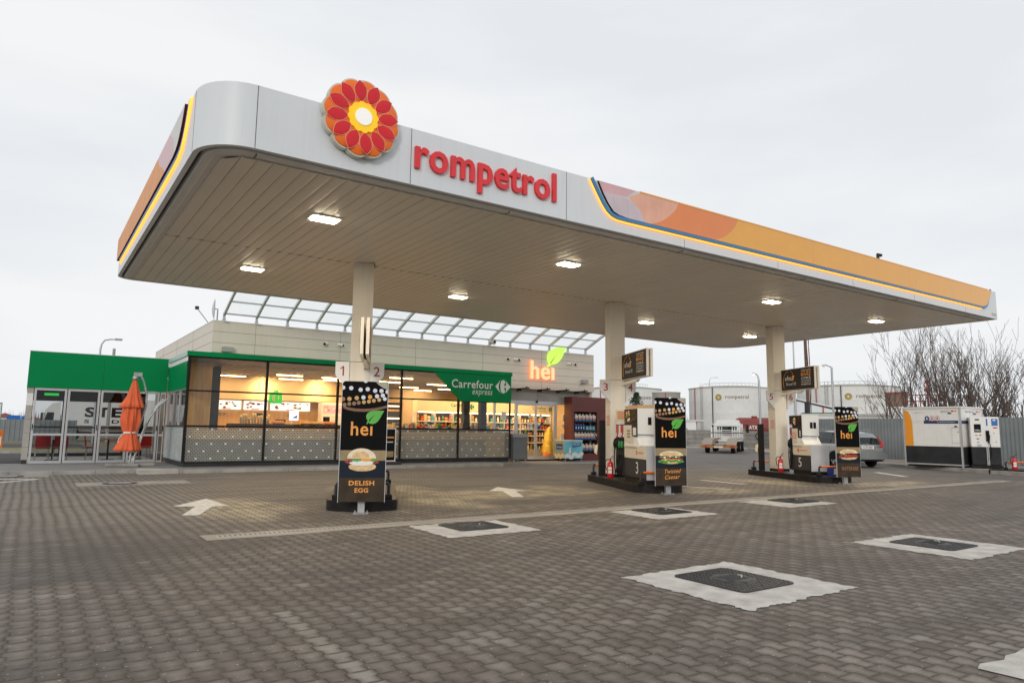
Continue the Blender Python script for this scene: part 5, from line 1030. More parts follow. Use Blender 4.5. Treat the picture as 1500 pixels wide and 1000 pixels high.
# ---------------- outside the door
t = thing('storage_box', 'dark grey steel storage box at the right end of the glass front', 'storage box', (16.35, 23.5, .1)); b = MB(); b.box(-.33, -.38, .07, .36, .3, .95, mat('box_grey', (.13, .14, .15), .45)); b.build('body', t, bevel=.01); b = MB(); b.prism([(-.35, -.40, .955), (.38, -.40, .955), (.38, -.30, 1.10), (-.35, -.30, 1.10)], (0, .62, 0), mat('lid_grey', (.17, .18, .19), .4)); b.build('lid', t)
for sx in (-.27, .30):
    for sy in (-.32, .24): b = MB(); b.box(sx-.025, sy-.025, 0, sx+.025, sy+.025, .07, 'steel'); b.build('foot', t)
t = thing('ice_freezer', 'pale blue ice freezer with snow drawings in front of the shop door', 'freezer', (19.75, 24.15, .02), R(0)); b = MB(); b.box(-.5, -.25, .12, .52, .45, .88, 'skyblue'); b.build('cabinet', t, bevel=.01); b = MB(); b.box(-.51, -.26, .88, .53, .46, .915, 'white'); b.build('lid', t)
b = MB(); b.box(-.5, -.2535, .125, .52, -.2515, .88, mat('freezer_front', (.16, .55, .70), .4, var=.25, scale=1.6)); 
for i in range(12): b.disc((-.42+i*.082, -.2545-.0006*i, .21+.05*math.sin(i*1.3)+(.06 if i > 4 else 0)), (1, 0, 0), (0, 0, 1), 'print_w' if 0 else 'printw', 14, .085, .09)
b.disc((-.20, -.263, .42), (1, 0, 0), (0, 0, 1), 'printw', 14, .07, .09); b.disc((-.20, -.264, .55), (1, 0, 0), (0, 0, 1), 'printw', 14, .045, .05)
b.prism([(-.05, -.256, .60), (.42, -.256, .66), (.42, -.256, .80), (-.05, -.256, .75)], (0, -.008, 0), 'deepblue'); b.text('Ghea\u021ba', (-.01, -.2665, .645), (1, 0, .1), (0, 0, 1), .38, .10, 'printw', italic=.2, bold=.02); b.build('front_print', t)
b = MB(); b.box(-.5035, -.25, .125, -.5015, .45, .88, mat('freezer_side', (.36, .42, .36), .4)); b.box(-.506, -.12, .5, -.504, .32, .75, 'deepblue'); b.text('Ghea\u021ba', (-.5075, .27, .56), (0, -1, 0), (0, 0, 1), .34, .09, 'printw', bold=.02)
for i in range(9): b.disc((-.5045-.0005*i, -.18+i*.07, .22+.05*math.sin(i*1.7)), (0, -1, 0), (0, 0, 1), 'creamin', 12, .07, .09)
b.build('side_print', t); b = MB(); b.box(-.48, -.2, .05, .5, .4, .12, 'black'); b.build('base', t)
for sx in (-.44, .46): b = MB(); b.tube([(sx-.02, -.2, .04), (sx+.02, -.2, .04)], .04, 'steel', 10); b.build('caster', t)
t = thing('wine_red_cabinet', 'wine red outdoor cabinet with shelves of washer fluid right of the door', 'cabinet', (21, 24.5, .02)); T = Matrix.Translation((-21, -24.5, -.02))
b = MB(T); b.box(20.02, 24.32, 2.20, 21.63, 24.88, 2.87, 'wine'); b.box(20.02, 24.32, .02, 21.63, 24.88, .34, 'wine'); b.box(20.02, 24.32, .34, 20.14, 24.88, 2.20, 'wine'); b.box(21.5, 24.32, .34, 21.63, 24.88, 2.20, 'wine'); b.box(20.14, 24.82, .34, 21.5, 24.88, 2.20, mat('wine_dark', (.05, .015, .013), .5)); b.box(20.02, 24.318, 2.52, 21.63, 24.32, 2.528, 'seam'); b.box(20.38, 24.318, 2.20, 20.386, 24.32, 2.87, 'seam'); b.build('frame', t)
b = MB(T); b.box(21.635, 24.40, .02, 22.9, 24.88, 2.87, 'wine'); 
for z in (.8, 1.5, 2.2): b.box(21.635, 24.398, z, 22.9, 24.4, z+.008, 'seam')
b.build('side_cabinet', t)
for z in (.46, .98, 1.38, 1.79): b = MB(T); b.box(20.15, 24.3, z-.05, 21.49, 24.8, z, 'dark'); b.build('shelf', t)
jug0 = blu0 = tea0 = None
for si, (z, nj) in enumerate(((1.79, 6), (.98, 7), (.46, 6), (1.38, 0))):
    nm_ = ('top', 'third', 'bottom', 'second')[si]
    for i in range(nj):
        loc = (20.30+i*(1.13/max(1, nj-1)) if nj == 7 else 20.32+i*.21, 24.42, z+.001); lab = 'white, orange and blue washer fluid jug on the %s shelf of the red cabinet' % nm_
        if jug0 is None:
            b = MB(); b.box(-.085, -.07, 0, .085, .07, .11, 'bluef'); b.prism([(-.086, -.071, .09), (-.03, -.071, .17), (.03, -.071, .13), (.086, -.071, .19), (.086, -.071, .11), (-.086, -.071, .05)], (0, .142, 0), 'orange_f'); b.box(-.085, -.07, .11, .085, .07, .24, 'printw'); b.tube([(-.04, 0, .24), (-.03, 0, .30), (.04, 0, .30), (.06, 0, .24)], .018, 'printw', 6); b.cyl((0, 0), .025, .24, .28, 'bread', 10); jug0 = b.build('washer_fluid_jug', label=lab, cat='jug', group='washer fluid jugs in the red cabinet', bevel=.01); o = jug0
        else: o = jug0.copy(); COL.objects.link(o); o['label'] = lab
        o.location = loc
for i in range(4):
    loc = (20.30+i*.15, 24.42, 1.381)
    if blu0 is None: b = MB(); b.box(-.06, -.05, 0, .06, .05, .2, 'deepblue'); b.prism([(-.06, -.05, .2), (.06, -.05, .2), (.02, -.02, .28), (-.02, -.02, .28)], (0, .06, 0), 'deepblue'); b.cyl((0, 0), .02, .28, .31, 'red', 8); b.disc((0, -.052, .1), (1, 0, 0), (0, 0, 1), 'printw', 12, .03, .05); blu0 = b.build('blue_canister', label='dark blue canister with a red cap on the second shelf of the red cabinet', cat='canister', group='dark blue canisters'); o = blu0
    else: o = blu0.copy(); COL.objects.link(o)
    o.location = loc
for i in range(3):
    loc = (20.95+i*.19, 24.42, 1.381)
    if tea0 is None: b = MB(); b.box(-.085, -.06, 0, .085, .06, .19, pal(.02, .30, .40)); b.box(-.05, -.062, .05, .05, -.0605, .12, 'printw'); b.box(-.04, -.0635, .07, .04, -.0622, .1, 'red'); tea0 = b.build('teal_carton', label='teal carton on the second shelf of the red cabinet, right of the blue canisters', cat='carton', group='teal cartons', bevel=.012); o = tea0
    else: o = tea0.copy(); COL.objects.link(o)
    o.location = loc
# pavement board right of the first banner
t = thing('pavement_board', 'narrow black pavement board in a pale frame, just right of the Delish Egg banner', 'sign', (10.25, 22.55, .11)); b = MB(); b.box(-.36, -.02, .10, .36, .02, 1.25, 'printw'); b.box(-.32, -.025, .14, .32, -.02, 1.21, 'screenb'); b.box(-.1, -.027, .9, .28, -.025, .95, 'printo'); b.box(-.1, -.027, .75, .25, -.025, .78, 'printw'); b.box(-.2, -.027, .25, .28, -.025, .45, 'oak'); b.build('board', t); b = MB(); b.box(-.5, -.25, 0, .5, .25, .08, 'dark'); b.build('base', t, bevel=.02)

# ------------------------------------------------------------------ dining pavilion
DL = Vector((1.9, 26.9, .1)); TD = Matrix.Translation(-DL); YF = 26.9
pav = thing('dining_pavilion', 'glass dining room with a broad green fascia left of the shop', 'dining room', DL)
b = MB(TD); b.box(-.14, YF-.05, 2.50, 1.93, YF+.02, 3.65, 'green'); b.box(1.935, YF-.05, 2.50, 3.87, YF+.02, 3.65, 'green'); b.box(-.14, YF+.021, 2.50, -.08, 33, 3.65, 'green')
for i in range(9): b.disc((.2+i*.44, YF-.052, 2.62 if i % 2 else 3.1), (1, 0, 0), (0, 0, 1), 'seam', 6, .008, .008)
b.box(-.15, YF-.06, 3.65, 3.88, YF+.03, 3.665, 'trimw'); b.build('green_fascia', pav)
b = MB(TD); b.box(-.08, YF+.02, 3.35, 3.87, 33, 3.45, 'dark'); b.build('roof', pav)
b = MB(TD)
for i, (z0_, z1_, m_) in enumerate(((.22, .62, 'greyf'), (.62, 1.06, 'greyf'), (1.06, 1.50, 'greyf'), (1.50, 1.92, 'greyf'), (1.92, 2.32, 'printw'), (2.32, 2.50, 'greyf'))): b.box(-.12, YF, z0_+.004, .05, YF+.3, z1_-.004, mat('tile_grey', (.38, .36, .33), .7, var=.1) if m_ == 'greyf' else m_)
b.box(-.10, YF+.01, .1, .04, YF+.29, .22, 'dark'); b.box(-.11, YF+.005, .22, .045, YF+.29, 2.5, 'seam'); b.build('tiled_pillar', pav)
DX = [.06, .965, 1.90, 2.765, 3.68, 3.88]
for i in range(5):
    x0, x1 = DX[i]+.012, DX[i+1]-.012; b = MB(TD); fw = .062 if i < 4 else .03
    b.box(x0, YF, .105, x1, YF+.06, .105+fw+.02, 'alu'); b.box(x0, YF, 2.42, x1, YF+.06, 2.495, 'alu'); b.box(x0, YF, .105+fw+.02, x0+fw, YF+.06, 2.42, 'alu'); b.box(x1-fw, YF, .105+fw+.02, x1, YF+.06, 2.42, 'alu'); b.box(x0+fw, YF+.005, .98, x1-fw, YF+.055, 1.05, 'alu'); b.box(x1, YF+.02, .105, x1+.024, YF+.05, 2.49, 'black')
    d_ = b.build('folding_door', pav); g = MB(TD); g.quad((x0+fw, YF+.03, .18), (x1-fw, YF+.03, .18), (x1-fw, YF+.03, .98), (x0+fw, YF+.03, .98), 'glassd'); g.quad((x0+fw, YF+.03, 1.05), (x1-fw, YF+.03, 1.05), (x1-fw, YF+.03, 2.42), (x0+fw, YF+.03, 2.42), 'glassd'); g.build('pane', d_)
    b = MB(TD); xh = x0+.03 if i == 0 else x1-.03; b.box(xh-.012, YF-.015, 1.16, xh+.012, YF, 1.34, 'black'); b.tube([(xh, YF-.01, 1.27), (xh, YF-.05, 1.27), (xh+(.12 if i == 0 else 0), YF-.05, 1.27-(.0 if i == 0 else .06))], .009, 'black', 6); b.build('handle', d_)
b = MB(TD); b.box(-.05, 27.25, .085, 3.9, 33, .1, 'floorin'); b.build('floor', pav)
b = MB(TD)
for x in (-.08, 1.05, 2.2, 3.2, 3.8): b.box(x, 32.9, .1, x+.16, 33, 3.3, 'dark')
b.box(-.08, 32.9, 2.25, 3.96, 33, 3.3, 'dark'); b.box(-.08, 32.9, .1, 3.96, 33, .22, 'dark'); b.box(-.08, 32.92, 1.20, 3.96, 32.98, 1.26, 'dark'); b.build('back_frame', pav)
b = MB(TD)
for y in (29, 31): b.box(-.08, y, .1, 0, y+.12, 3.3, 'dark')
b.box(-.08, 27.2, 2.3, 0, 33, 2.5, 'dark'); b.build('side_frame', pav)
b = MB(TD); b.box(.35, 27.6, 2.28, .75, 27.63, 2.36, emit('exit_sign', (.02, .7, .1), 1.2, (.01, .1, .02))); b.build('exit_sign', pav)
# red chairs and tables
ch0 = None
def chair(loc, rz, lab):
    t = thing('dining_chair', lab, 'chair', loc, rz, 'red chairs in the dining room'); rd = pal(.42, .015, .02)
    b = MB(); b.box(-.21, -.21, .44, .21, .21, .48, rd); b.build('seat', t, bevel=.015); b = MB(); b.prism([(-.21, .19, .50), (.21, .19, .50), (.19, .24, .86), (-.19, .24, .86)], (0, .03, 0), rd); b.build('backrest', t, bevel=.01)
    for sx in (-1, 1):
        for sy in (-1, 1): b = MB(); b.tube([(sx*.17, sy*.17, .44), (sx*.2, sy*.2, 0)], .011, 'steel', 6); b.build('leg', t)
    return t
c0 = chair((.45, 28.1, .1), R(180), 'red dining chair behind the first glass door, left one')
for (x, y, rz, lab) in ((.95, 28.2, 180, 'red dining chair behind the first glass door, right one'), (.45, 30.2, 0, 'red dining chair farther back at the left'), (3.0, 28.2, 170, 'red dining chair right of the closed parasol, left one'), (3.45, 28.3, 190, 'red dining chair right of the closed parasol, right one'), (1.9, 28.5, 90, 'red dining chair behind the second and third doors')): dup(c0, (x, y, .1), R(rz), lab)
def table(loc, lab):
    t = thing('dining_table', lab, 'table', loc, 0, 'tables in the dining room'); b = MB(); b.box(-.4, -.35, .72, .4, .35, .75, 'wallwood'); b.build('tabletop', t); b = MB(); b.cyl((0, 0), .03, .03, .72, 'dark', 10); b.build('column', t); b = MB(); b.cyl((0, 0), .22, 0, .03, 'dark', 18); b.build('base', t); return t
tb = table((.75, 28.9, .1), 'small wooden dining table behind the left glass door'); dup(tb, (2.4, 28.9, .1), None, 'small wooden dining table behind the middle glass doors'); dup(tb, (3.3, 29.2, .1), None, 'small wooden dining table behind the right glass doors')

# ------------------------------------------------------------------ closed parasol
PX, PY = 2.62, 24.3
t = thing('closed_parasol', 'closed orange cantilever parasol on curved grey arms before the dining room', 'parasol', (PX, PY, .1))
def fold(a, z): return 1+.10*math.sin(2*math.pi*a*8+.8*math.sin(z*2.2))+.07*math.sin(2*math.pi*a*13+z*2.1)+.05*math.sin(2*math.pi*a*5+z*3)+.03*math.sin(2*math.pi*a*21-z*4)
b = MB(); b.lathe((-.02, 0), [(.03, 2.66), (.06, 2.58), (.09, 2.45), (.14, 2.25), (.18, 2.12), (.22, 2.0), (.26, 1.9), (.30, 1.80), (.27, 1.77)], 'orangecloth', 110, True, lambda a, z: fold(a, z) + (.30*max(0, -math.cos(2*math.pi*a))**2*max(0, (2.2-z))/.45 if z < 2.3 else 0)); b.build('upper_cloth', t)
b = MB(); b.lathe((-.05, 0), [(.20, 1.9), (.225, 1.75), (.24, 1.6), (.25, 1.4), (.235, 1.3), (.215, 1.2), (.185, 1.1), (.165, 1.02), (.16, .98), (.185, .9), (.225, .78), (.265, .66), (.30, .54), (.31, .50), (.26, .46)], 'orangecloth', 110, True, lambda a, z: fold(a, z) + (.38*max(0, -math.cos(2*math.pi*a))**2*max(0, (.95-z))/.45 if z < .95 else 0)); b.build('lower_cloth', t)
b = MB(); b.lathe((-.05, 0), [(.165, .985), (.185, 1.0), (.185, 1.03), (.165, 1.045)], 'printw', 30); b.tube([(-.22, -.05, 1.0), (-.33, -.06, .85), (-.36, -.04, .72)], .012, 'printw', 5); b.build('tie_band', t)
b = MB(); b.lathe((-.02, 0), [(0, 2.76), (.06, 2.75), (.09, 2.68), (.07, 2.64)], 'steel', 14); b.box(-.07, -.04, 2.74, .16, .04, 2.86, 'steel'); b.build('hub', t)
b = MB(); b.tube([(.10, 0, 2.82), (.22, 0, 2.6), (.33, .02, 2.2), (.34, .03, 1.85), (.24, .03, 1.4), (.10, .02, .9), (.02, .0, .4), (0, 0, .1)], .03, 'steel', 8); b.build('upper_arm', t)
for i, dx in enumerate((0, .07, .14)):
    b = MB(); b.tube([(.95-.06*i, .05+.05*i, 2.08), (.70-.03*i, .05+.05*i, 1.86), (.42+.02*i, .05+.05*i, 1.40), (.25+.02*i, .04, .9), (.14+.02*i, .02, .4), (.10-.08*i, 0, .03)], .024, 'steel', 8); b.build('curved_arm', t)
for i, (x, y) in enumerate(((-.42, -.1), (.0, -.22), (.45, -.1), (0, .25))):
    b = MB(); b.box(x-.22, y-.16, 0, x+.22, y+.16, .10, 'oldconc'); b.build('ballast_stone', t, bevel=.03)
# ------------------------------------------------------------------ right side: urea cabinet, its dispenser, fences
t = thing('tank_cabinet', 'large white and black tank cabinet with an orange corner and Brenntag lettering', 'tank cabinet', (30.3, 13.4, .13)); T = Matrix.Translation((-30.3, -13.4, -.13))
KX0, KX1, KY0, KY1, KB, KT = 29.3, 31.25, 12.32, 14.48, .25, 2.46
dk = mat('cabinet_black', (.030, .032, .035), .5, var=.25, scale=2)
b = MB(T); b.box(KX0+.02, KY0+.02, KB, KX1-.02, KY1-.02, .92, dk); b.box(KX0+.02, KY0+.02, .921, KX1-.02, KY1-.02, KT-.05, mat('cabinet_white', (.76, .755, .73), .4, var=.03, streak=.08)); b.build('body', t)
b = MB(T); b.box(KX0-.03, KY0-.03, KT-.05, KX1+.03, KY1+.03, KT, 'white'); b.build('roof', t)
b = MB(T)
for x, y in ((KX0, KY0), (KX0, KY1-.06), (KX1-.06, KY0), (KX1-.06, KY1-.06)): b.box(x, y, .13, x+.06, y+.06, KT-.05, 'alu')
b.box(KX0, KY0+.06, KB-.05, KX0+.03, KY1-.06, KB, 'alu'); b.box(KX0+.06, KY0, KB-.05, KX1-.06, KY0+.03, KB, 'alu'); b.box(KX0+.05, KY0+.05, .13, KX1-.1, KY1-.1, KB-.05, 'black'); b.build('frame', t)
b = MB(T); xf = KX0+.017
cvx = [(KY1-.06, .925), (KY1-.36, .925), (KY1-.35, 1.9), (KY1-.30, 2.15), (KY1-.20, 2.30), (KY1-.06, 2.36)]
b.add([(xf, y, z) for y, z in cvx], [tuple(range(6))], pal(.80, .30, .02)); b.add([(xf, y, z) for y, z in [(KY1-.36, .925), (KY1-.375, .925), (KY1-.365, 1.9), (KY1-.35, 1.9)]], [(0, 1, 2, 3)], pal(.85, .6, .1))
b.box(xf-.001, KY0+.10, 1.80, xf+.001, KY1-.80, 1.92, 'navy'); b.text('www.brenntag.com/automotive', (xf-.002, KY0+.85, 1.84), (0, -1, 0), (0, 0, 1), .62, .045, 'printw', bold=.01)
for i, (m_, m2) in enumerate((('navy', 'printw'), ('red', 'printw'), ('red', 'printw'))):
    yc = KY1-.93-.19*i; b.disc((xf-.003, yc, 2.0), (0, -1, 0), (0, 0, 1), m_, 18, .085, .105); b.disc((xf-.004, yc, 2.0), (0, -1, 0), (0, 0, 1), 'printw' if i else 'navy', 18, .068, .085); b.box(xf-.006, yc-.02, 1.95, xf-.0045, yc+.02, 2.05, 'navy' if i else 'printw')
b.text('BRENNTAG', (xf-.002, KY0+.72, 2.23), (0, -1, 0), (0, 0, 1), .34, .07, 'greyw', bold=.02)
def brmark(mb, fx):
    for (a0, a1, z0, z1, m_) in ((.0, .10, 2.255, 2.31, 'red'), (.10, .20, 2.255, 2.31, 'orange_f'), (-.13, .02, 2.17, 2.225, 'navy')): mb.add([fx(a0, z0), fx(a1-.02, z0), fx(a1, z1), fx(a0+.02, z1)], [(0, 1, 2, 3)], m_)
brmark(b, lambda a, z: (xf-.002, KY0+.34-a, z))
b.text('ConnectingChemistry', (xf-.002, KY1-.42, 1.86), (0, -1, 0), (0, 0, 1), .30, .035, pal(.6, .2, .12)); b.text('Furnizorul dumneavoastra', (xf-.002, KY1-.42, 2.22), (0, -1, 0), (0, 0, 1), .38, .04, 'greyw')
b.box(xf-.002, KY0+.08, 1.05, xf+.0, KY0+.36, 1.68, 'greyf'); b.box(xf-.004, KY0+.1, 1.08, xf-.002, KY0+.34, 1.60, 'white'); b.box(xf-.004, KY0+.1, 1.47, xf-.002, KY0+.17, 1.49, 'orange'); b.box(xf-.004, KY0+.15, 1.66, xf-.002, KY0+.25, 1.72, 'screenb'); b.build('side_print', t)
b = MB(T); yf = KY0+.017; b.box(KX0+.07, yf-.001, 1.80, KX1-.07, yf+.001, 1.92, 'navy'); b.text('BRENNTAG', (KX0+.45, yf-.002, 2.23), (1, 0, 0), (0, 0, 1), .75, .07, 'greyw', bold=.02); brmark(b, lambda a, z: (KX0+1.35+a*2, yf-.002, z)); b.build('front_print', t)
t = thing('urea_dispenser', 'white dispenser with a black nozzle and blue signs beside the tank cabinet', 'fuel pump', (30.0, 11.85, .13), R(-60)); 
b = MB(); b.box(-.46, -.3, .14, .46, .3, .80, dk); b.box(-.46, -.3, .801, .46, .3, 1.93, 'white'); b.build('body', t, bevel=.012)
b = MB(); b.box(-.5, -.35, 0, .5, .35, .13, 'black'); b.build('base', t)
b = MB(); yq = -.302
b.box(-.34, yq-.002, 1.35, -.12, yq, 1.66, 'screenb'); b.text('AdBlue', (-.32, yq-.004, 1.40), (1, 0, 0), (0, 0, 1), .18, .06, 'printw', bold=.02); b.box(-.30, yq-.002, 1.80, -.16, yq, 1.85, 'screenb')
b.box(.22, yq-.002, 1.60, .42, yq, 1.86, 'signblue'); b.box(.05, yq-.002, 1.60, .10, yq, 1.86, 'signblue'); b.box(.27, yq-.003, 1.78, .35, yq-.002, 1.83, 'printw')
for i, (x, z, m_) in enumerate(((-.32, 1.22, 'greyw'), (-.2, 1.22, pal(.6, .2, .15)), (-.28, 1.08, pal(.6, .1, .1)), (-.28, .95, 'skyblue'), (.26, 1.50, 'red'), (.27, 1.30, 'orange'), (.32, .98, 'orange'))): b.box(x, yq-.002, z, x+(.14 if i == 4 else .08 if i < 4 else .03), yq, z+.05, m_)
for i in range(4): b.box(-.28, yq-.002, .82+i*.022, -.14, yq, .832+i*.022, 'greyw')
b.build('front_print', t)
b = MB(); b.box(.02, -.34, 1.02, .13, -.302, 1.42, 'black'); b.build('nozzle_holder', t); b = MB(); b.tube([(.07, -.36, 1.36), (.11, -.40, 1.22), (.10, -.38, 1.05), (.09, -.36, .95)], [.02, .032, .028, .02], 'rubber', 8); b.build('nozzle', t)
b = MB(); b.tube([(.10, -.38, 1.0), (.15, -.40, .75), (.14, -.40, .45), (.08, -.36, .36)], .014, 'rubber', 7); b.build('hose', t)
b = MB(); b.tube([(.02, -.33, .12), (.02, -.33, .8)], .02, 'alu', 8); b.tube([(.07, -.33, .12), (.07, -.33, .8)], .02, 'alu', 8); b.build('pipe_guard', t)
b = MB(); b.box(28.55, 9.2, .0, 30.6, 11.2, .165, 'black'); o = b.build('fuel_island', label='low black kerb island with an extinguisher at the right edge of the photo', cat='kerb island', group='raised fuel islands'); 
hoop('orange crash hoop on the low black island at the right edge of the photo', (29.0, 10.35, .166), R(-68), .44)
def corr(name, label, A, B, z0, z1, m='fence', pitch=.16, amp=.035, cat='fence'):
    A, B = Vector((*A, 0)), Vector((*B, 0)); d = (B-A); ln = d.length; d /= ln; nn = Vector((-d.y, d.x, 0)); t = thing(name, label, cat, tuple(A)); T = Matrix.Translation(-A)
    n = int(ln/pitch); np_ = max(1, round(ln/2.4)); 
    for p in range(np_):
        i0, i1 = p*n//np_, (p+1)*n//np_; pts = []; jz = rnd.uniform(-.02, .02)
        for i in range(i0, i1):
            for q_, o_ in ((0, 0), (.3, 0), (.42, amp), (.85, amp), (.97, 0)): pts.append(A+d*(i+q_)*pitch+nn*o_)
        pts.append(A+d*i1*pitch); vs = [(v.x, v.y, z0) for v in pts]+[(v.x, v.y, z1+jz) for v in pts]; k = len(pts)
        b = MB(T); b.add(vs, [(j, j+1, k+j+1, k+j) for j in range(k-1)], m); b.build('sheet_panel', t)
    return t
corr('corrugated_fence', 'long grey corrugated metal fence behind the silver car and the tank cabinet', (35.2, 1.5), (35.2, 22.9), .14, 2.16)
corr('corrugated_fence', 'grey corrugated fence at the far left beyond the road', (-9, 62), (3.2, 62), .08, 1.66, pitch=.3, amp=.05)
# weathered concrete panel wall
FA, FB = Vector((36.0, 58.2, 0)), Vector((55.5, 35.9, 0)); d = (FB-FA); ln = d.length; d /= ln; nn = Vector((-d.y, d.x, 0)); t = thing('concrete_wall', 'weathered concrete panel wall behind the car transporter', 'wall', tuple(FA)); T = Matrix.Translation(-FA); n = 12
for i in range(n):
    b = MB(T); a0 = FA+d*(ln*i/n+.1); a1 = FA+d*(ln*(i+1)/n-.1)
    for j in range(4): z0_ = .02+j*.38; b.prism([a0+nn*.0+Vector((0, 0, z0_)), a1+Vector((0, 0, z0_)), a1+nn*.06+Vector((0, 0, z0_)), a0+nn*.06+Vector((0, 0, z0_))], (0, 0, .35), 'oldconc'); b.prism([a0+nn*.02+Vector((0, 0, z0_+.35)), a1+nn*.02+Vector((0, 0, z0_+.35)), a1+nn*.05+Vector((0, 0, z0_+.35)), a0+nn*.05+Vector((0, 0, z0_+.35))], (0, 0, .03), 'seam')
    b.build('wall_panel', t)
for i in range(n+1): a0 = FA+d*(ln*i/n); b = MB(T); b.prism([a0-d*.1-nn*.07, a0+d*.1-nn*.07, a0+d*.1+nn*.1, a0-d*.1+nn*.1], (0, 0, 1.72), 'oldconc'); b.build('post', t)

# ------------------------------------------------------------------ silver estate car
def wheel(mb_parent, x, y, r_=.315, wd=.2, out=1):
    b = MB(); prof = [(.20, -wd/2), (r_-.03, -wd/2), (r_, -wd/2+.03), (r_, wd/2-.03), (r_-.03, wd/2), (.20, wd/2)]; vs = []; seg = 26
    for (rr, o) in prof:
        for k in range(seg): a = 2*math.pi*k/seg; vs.append((x+o, y+rr*math.cos(a), r_+rr*math.sin(a)))
    b.add(vs, [(i*seg+k, i*seg+(k+1) % seg, (i+1)*seg+(k+1) % seg, (i+1)*seg+k) for i in range(5) for k in range(seg)], 'tyre', True); w_ = b.build('wheel', mb_parent)
    b = MB(); xo = x+out*(wd/2-.02); b.disc((xo-out*.04, y, r_), (0, 1, 0), (0, 0, 1), 'screenb', 24, .205, .205)
    for k in range(5):
        a = 2*math.pi*k/5+.3; c_2, s_2 = math.cos(a), math.sin(a); p = lambda rr, o: (xo, y+rr*c_2-o*s_2, r_+rr*s_2+o*c_2); b.add([p(.03, -.03), p(.19, -.045), p(.19, .045), p(.03, .03)], [(0, 1, 2, 3)], 'rim')
    b.tube([(xo-out*.03, y, r_), (xo+out*.01, y, r_)], .045, 'rim', 12)
    rg = [(xo, y+.205*math.cos(2*math.pi*k/24), r_+.205*math.sin(2*math.pi*k/24)) for k in range(25)]; b.tube(rg, .014, 'rim', 5, False); b.build('rim', w_)
car = thing('parked_car', 'silver estate car parked by the grey fence, seen from behind past the third banner', 'car', (29.12, 17.45, 0), R(-24))
b = MB()
# stations: y, half width at sill, half width at shoulder, z sill, z shoulder, z deck
ST = [(-2.24, .70, .74, .34, .62, .70), (-2.18, .80, .82, .26, .70, .92), (-1.9, .84, .875, .24, .82, .96), (-1.2, .86, .89, .22, .86, .95), (0, .86, .90, .20, .86, .94), (1.0, .86, .89, .20, .84, .93), (1.35, .85, .87, .22, .82, .92), (1.9, .82, .84, .24, .72, .80), (2.15, .72, .76, .26, .60, .68), (2.22, .6, .65, .30, .55, .60)]
vs = []
for (y, w0, w1, z0_, z1_, z2_) in ST:
    vs += [(-w0*.9, y, z0_), (-w0, y, z0_+.06), (-w1, y, (z0_+z1_)/2+.04), (-w1+.01, y, z1_), (-w1+.07, y, z2_), (0, y, z2_+.02), (w1-.07, y, z2_), (w1-.01, y, z1_), (w1, y, (z0_+z1_)/2+.04), (w0, y, z0_+.06), (w0*.9, y, z0_)]
k = 11; fs = [(i*k+j, i*k+j+1, (i+1)*k+j+1, (i+1)*k+j) for i in range(len(ST)-1) for j in range(k-1)]
b.add(vs, fs, 'silver', True); b.add(vs[:k], [tuple(range(k))], 'silver'); b.add(vs[-k:], [tuple(range(k))], 'silver'); b.add([vs[i*k] for i in range(len(ST))]+[vs[i*k+k-1] for i in range(len(ST))], [(i, i+1, len(ST)+i+1, len(ST)+i) for i in range(len(ST)-1)], 'black'); b.build('body', car)
b = MB(); GH = [(-2.16, .70, .94, .70, .95), (-2.06, .73, .95, .60, 1.22), (-1.88, .74, .95, .57, 1.40), (-1.6, .76, .95, .57, 1.44), (-.3, .78, .95, .60, 1.48), (.35, .78, .95, .58, 1.45), (1.05, .76, .93, .66, .95)]
vs = []
for (y, w0, z0_, w1, z1_) in GH: vs += [(-w0, y, z0_), (-w1, y, z1_-.03 if z1_ > 1.1 else z1_), (-w1*.6, y, z1_), (w1*.6, y, z1_), (w1, y, z1_-.03 if z1_ > 1.1 else z1_), (w0, y, z0_)]
k = 6
for i in range(len(GH)-1):
    for j in range(k-1):
        m_ = 'carglass' if (j in (0, 4) or i in (0, 5) or (i == 1 and 0)) else 'silver'; b.add([vs[i*k+j], vs[i*k+j+1], vs[(i+1)*k+j+1], vs[(i+1)*k+j]], [(0, 1, 2, 3)], m_)
b.build('greenhouse', car)
b = MB()
for s_2 in (-1, 1):
    for ya, yb in ((-1.92, -1.72), (-.98, -.90), (.02, .10), (.30, .36)):
        def gp(y, hi):
            for g0, g1 in zip(GH, GH[1:]):
                if g0[0] <= y <= g1[0]: tt = (y-g0[0])/(g1[0]-g0[0]); w0 = g0[1]+(g1[1]-g0[1])*tt; z0_ = g0[2]; w1 = g0[3]+(g1[3]-g0[3])*tt; z1_ = g0[4]+(g1[4]-g0[4])*tt-.03; return (s_2*(w1+.004), y, z1_) if hi else (s_2*(w0+.004), y, z0_)
        b.add([gp(ya, 0), gp(yb, 0), gp(yb, 1), gp(ya, 1)], [(0, 1, 2, 3)], 'silver' if ya < -1.5 else 'black')
b.build('window_pillar', car)
b = MB()
for s_2 in (-1, 1):
    b.box(s_2*.52-.02, -.3, .72, s_2*.52+.02, .0, 1.1, 'screenb') if 0 else None; b.box(s_2*.38-.2, -.1, .6, s_2*.38+.2, .05, 1.15, 'dark'); b.box(s_2*.38-.22, -.95, .6, s_2*.38+.22, -.8, 1.12, 'dark'); b.box(s_2*.38-.1, -.93, 1.13, s_2*.38+.1, -.83, 1.27, 'dark')
b.build('seats', car)
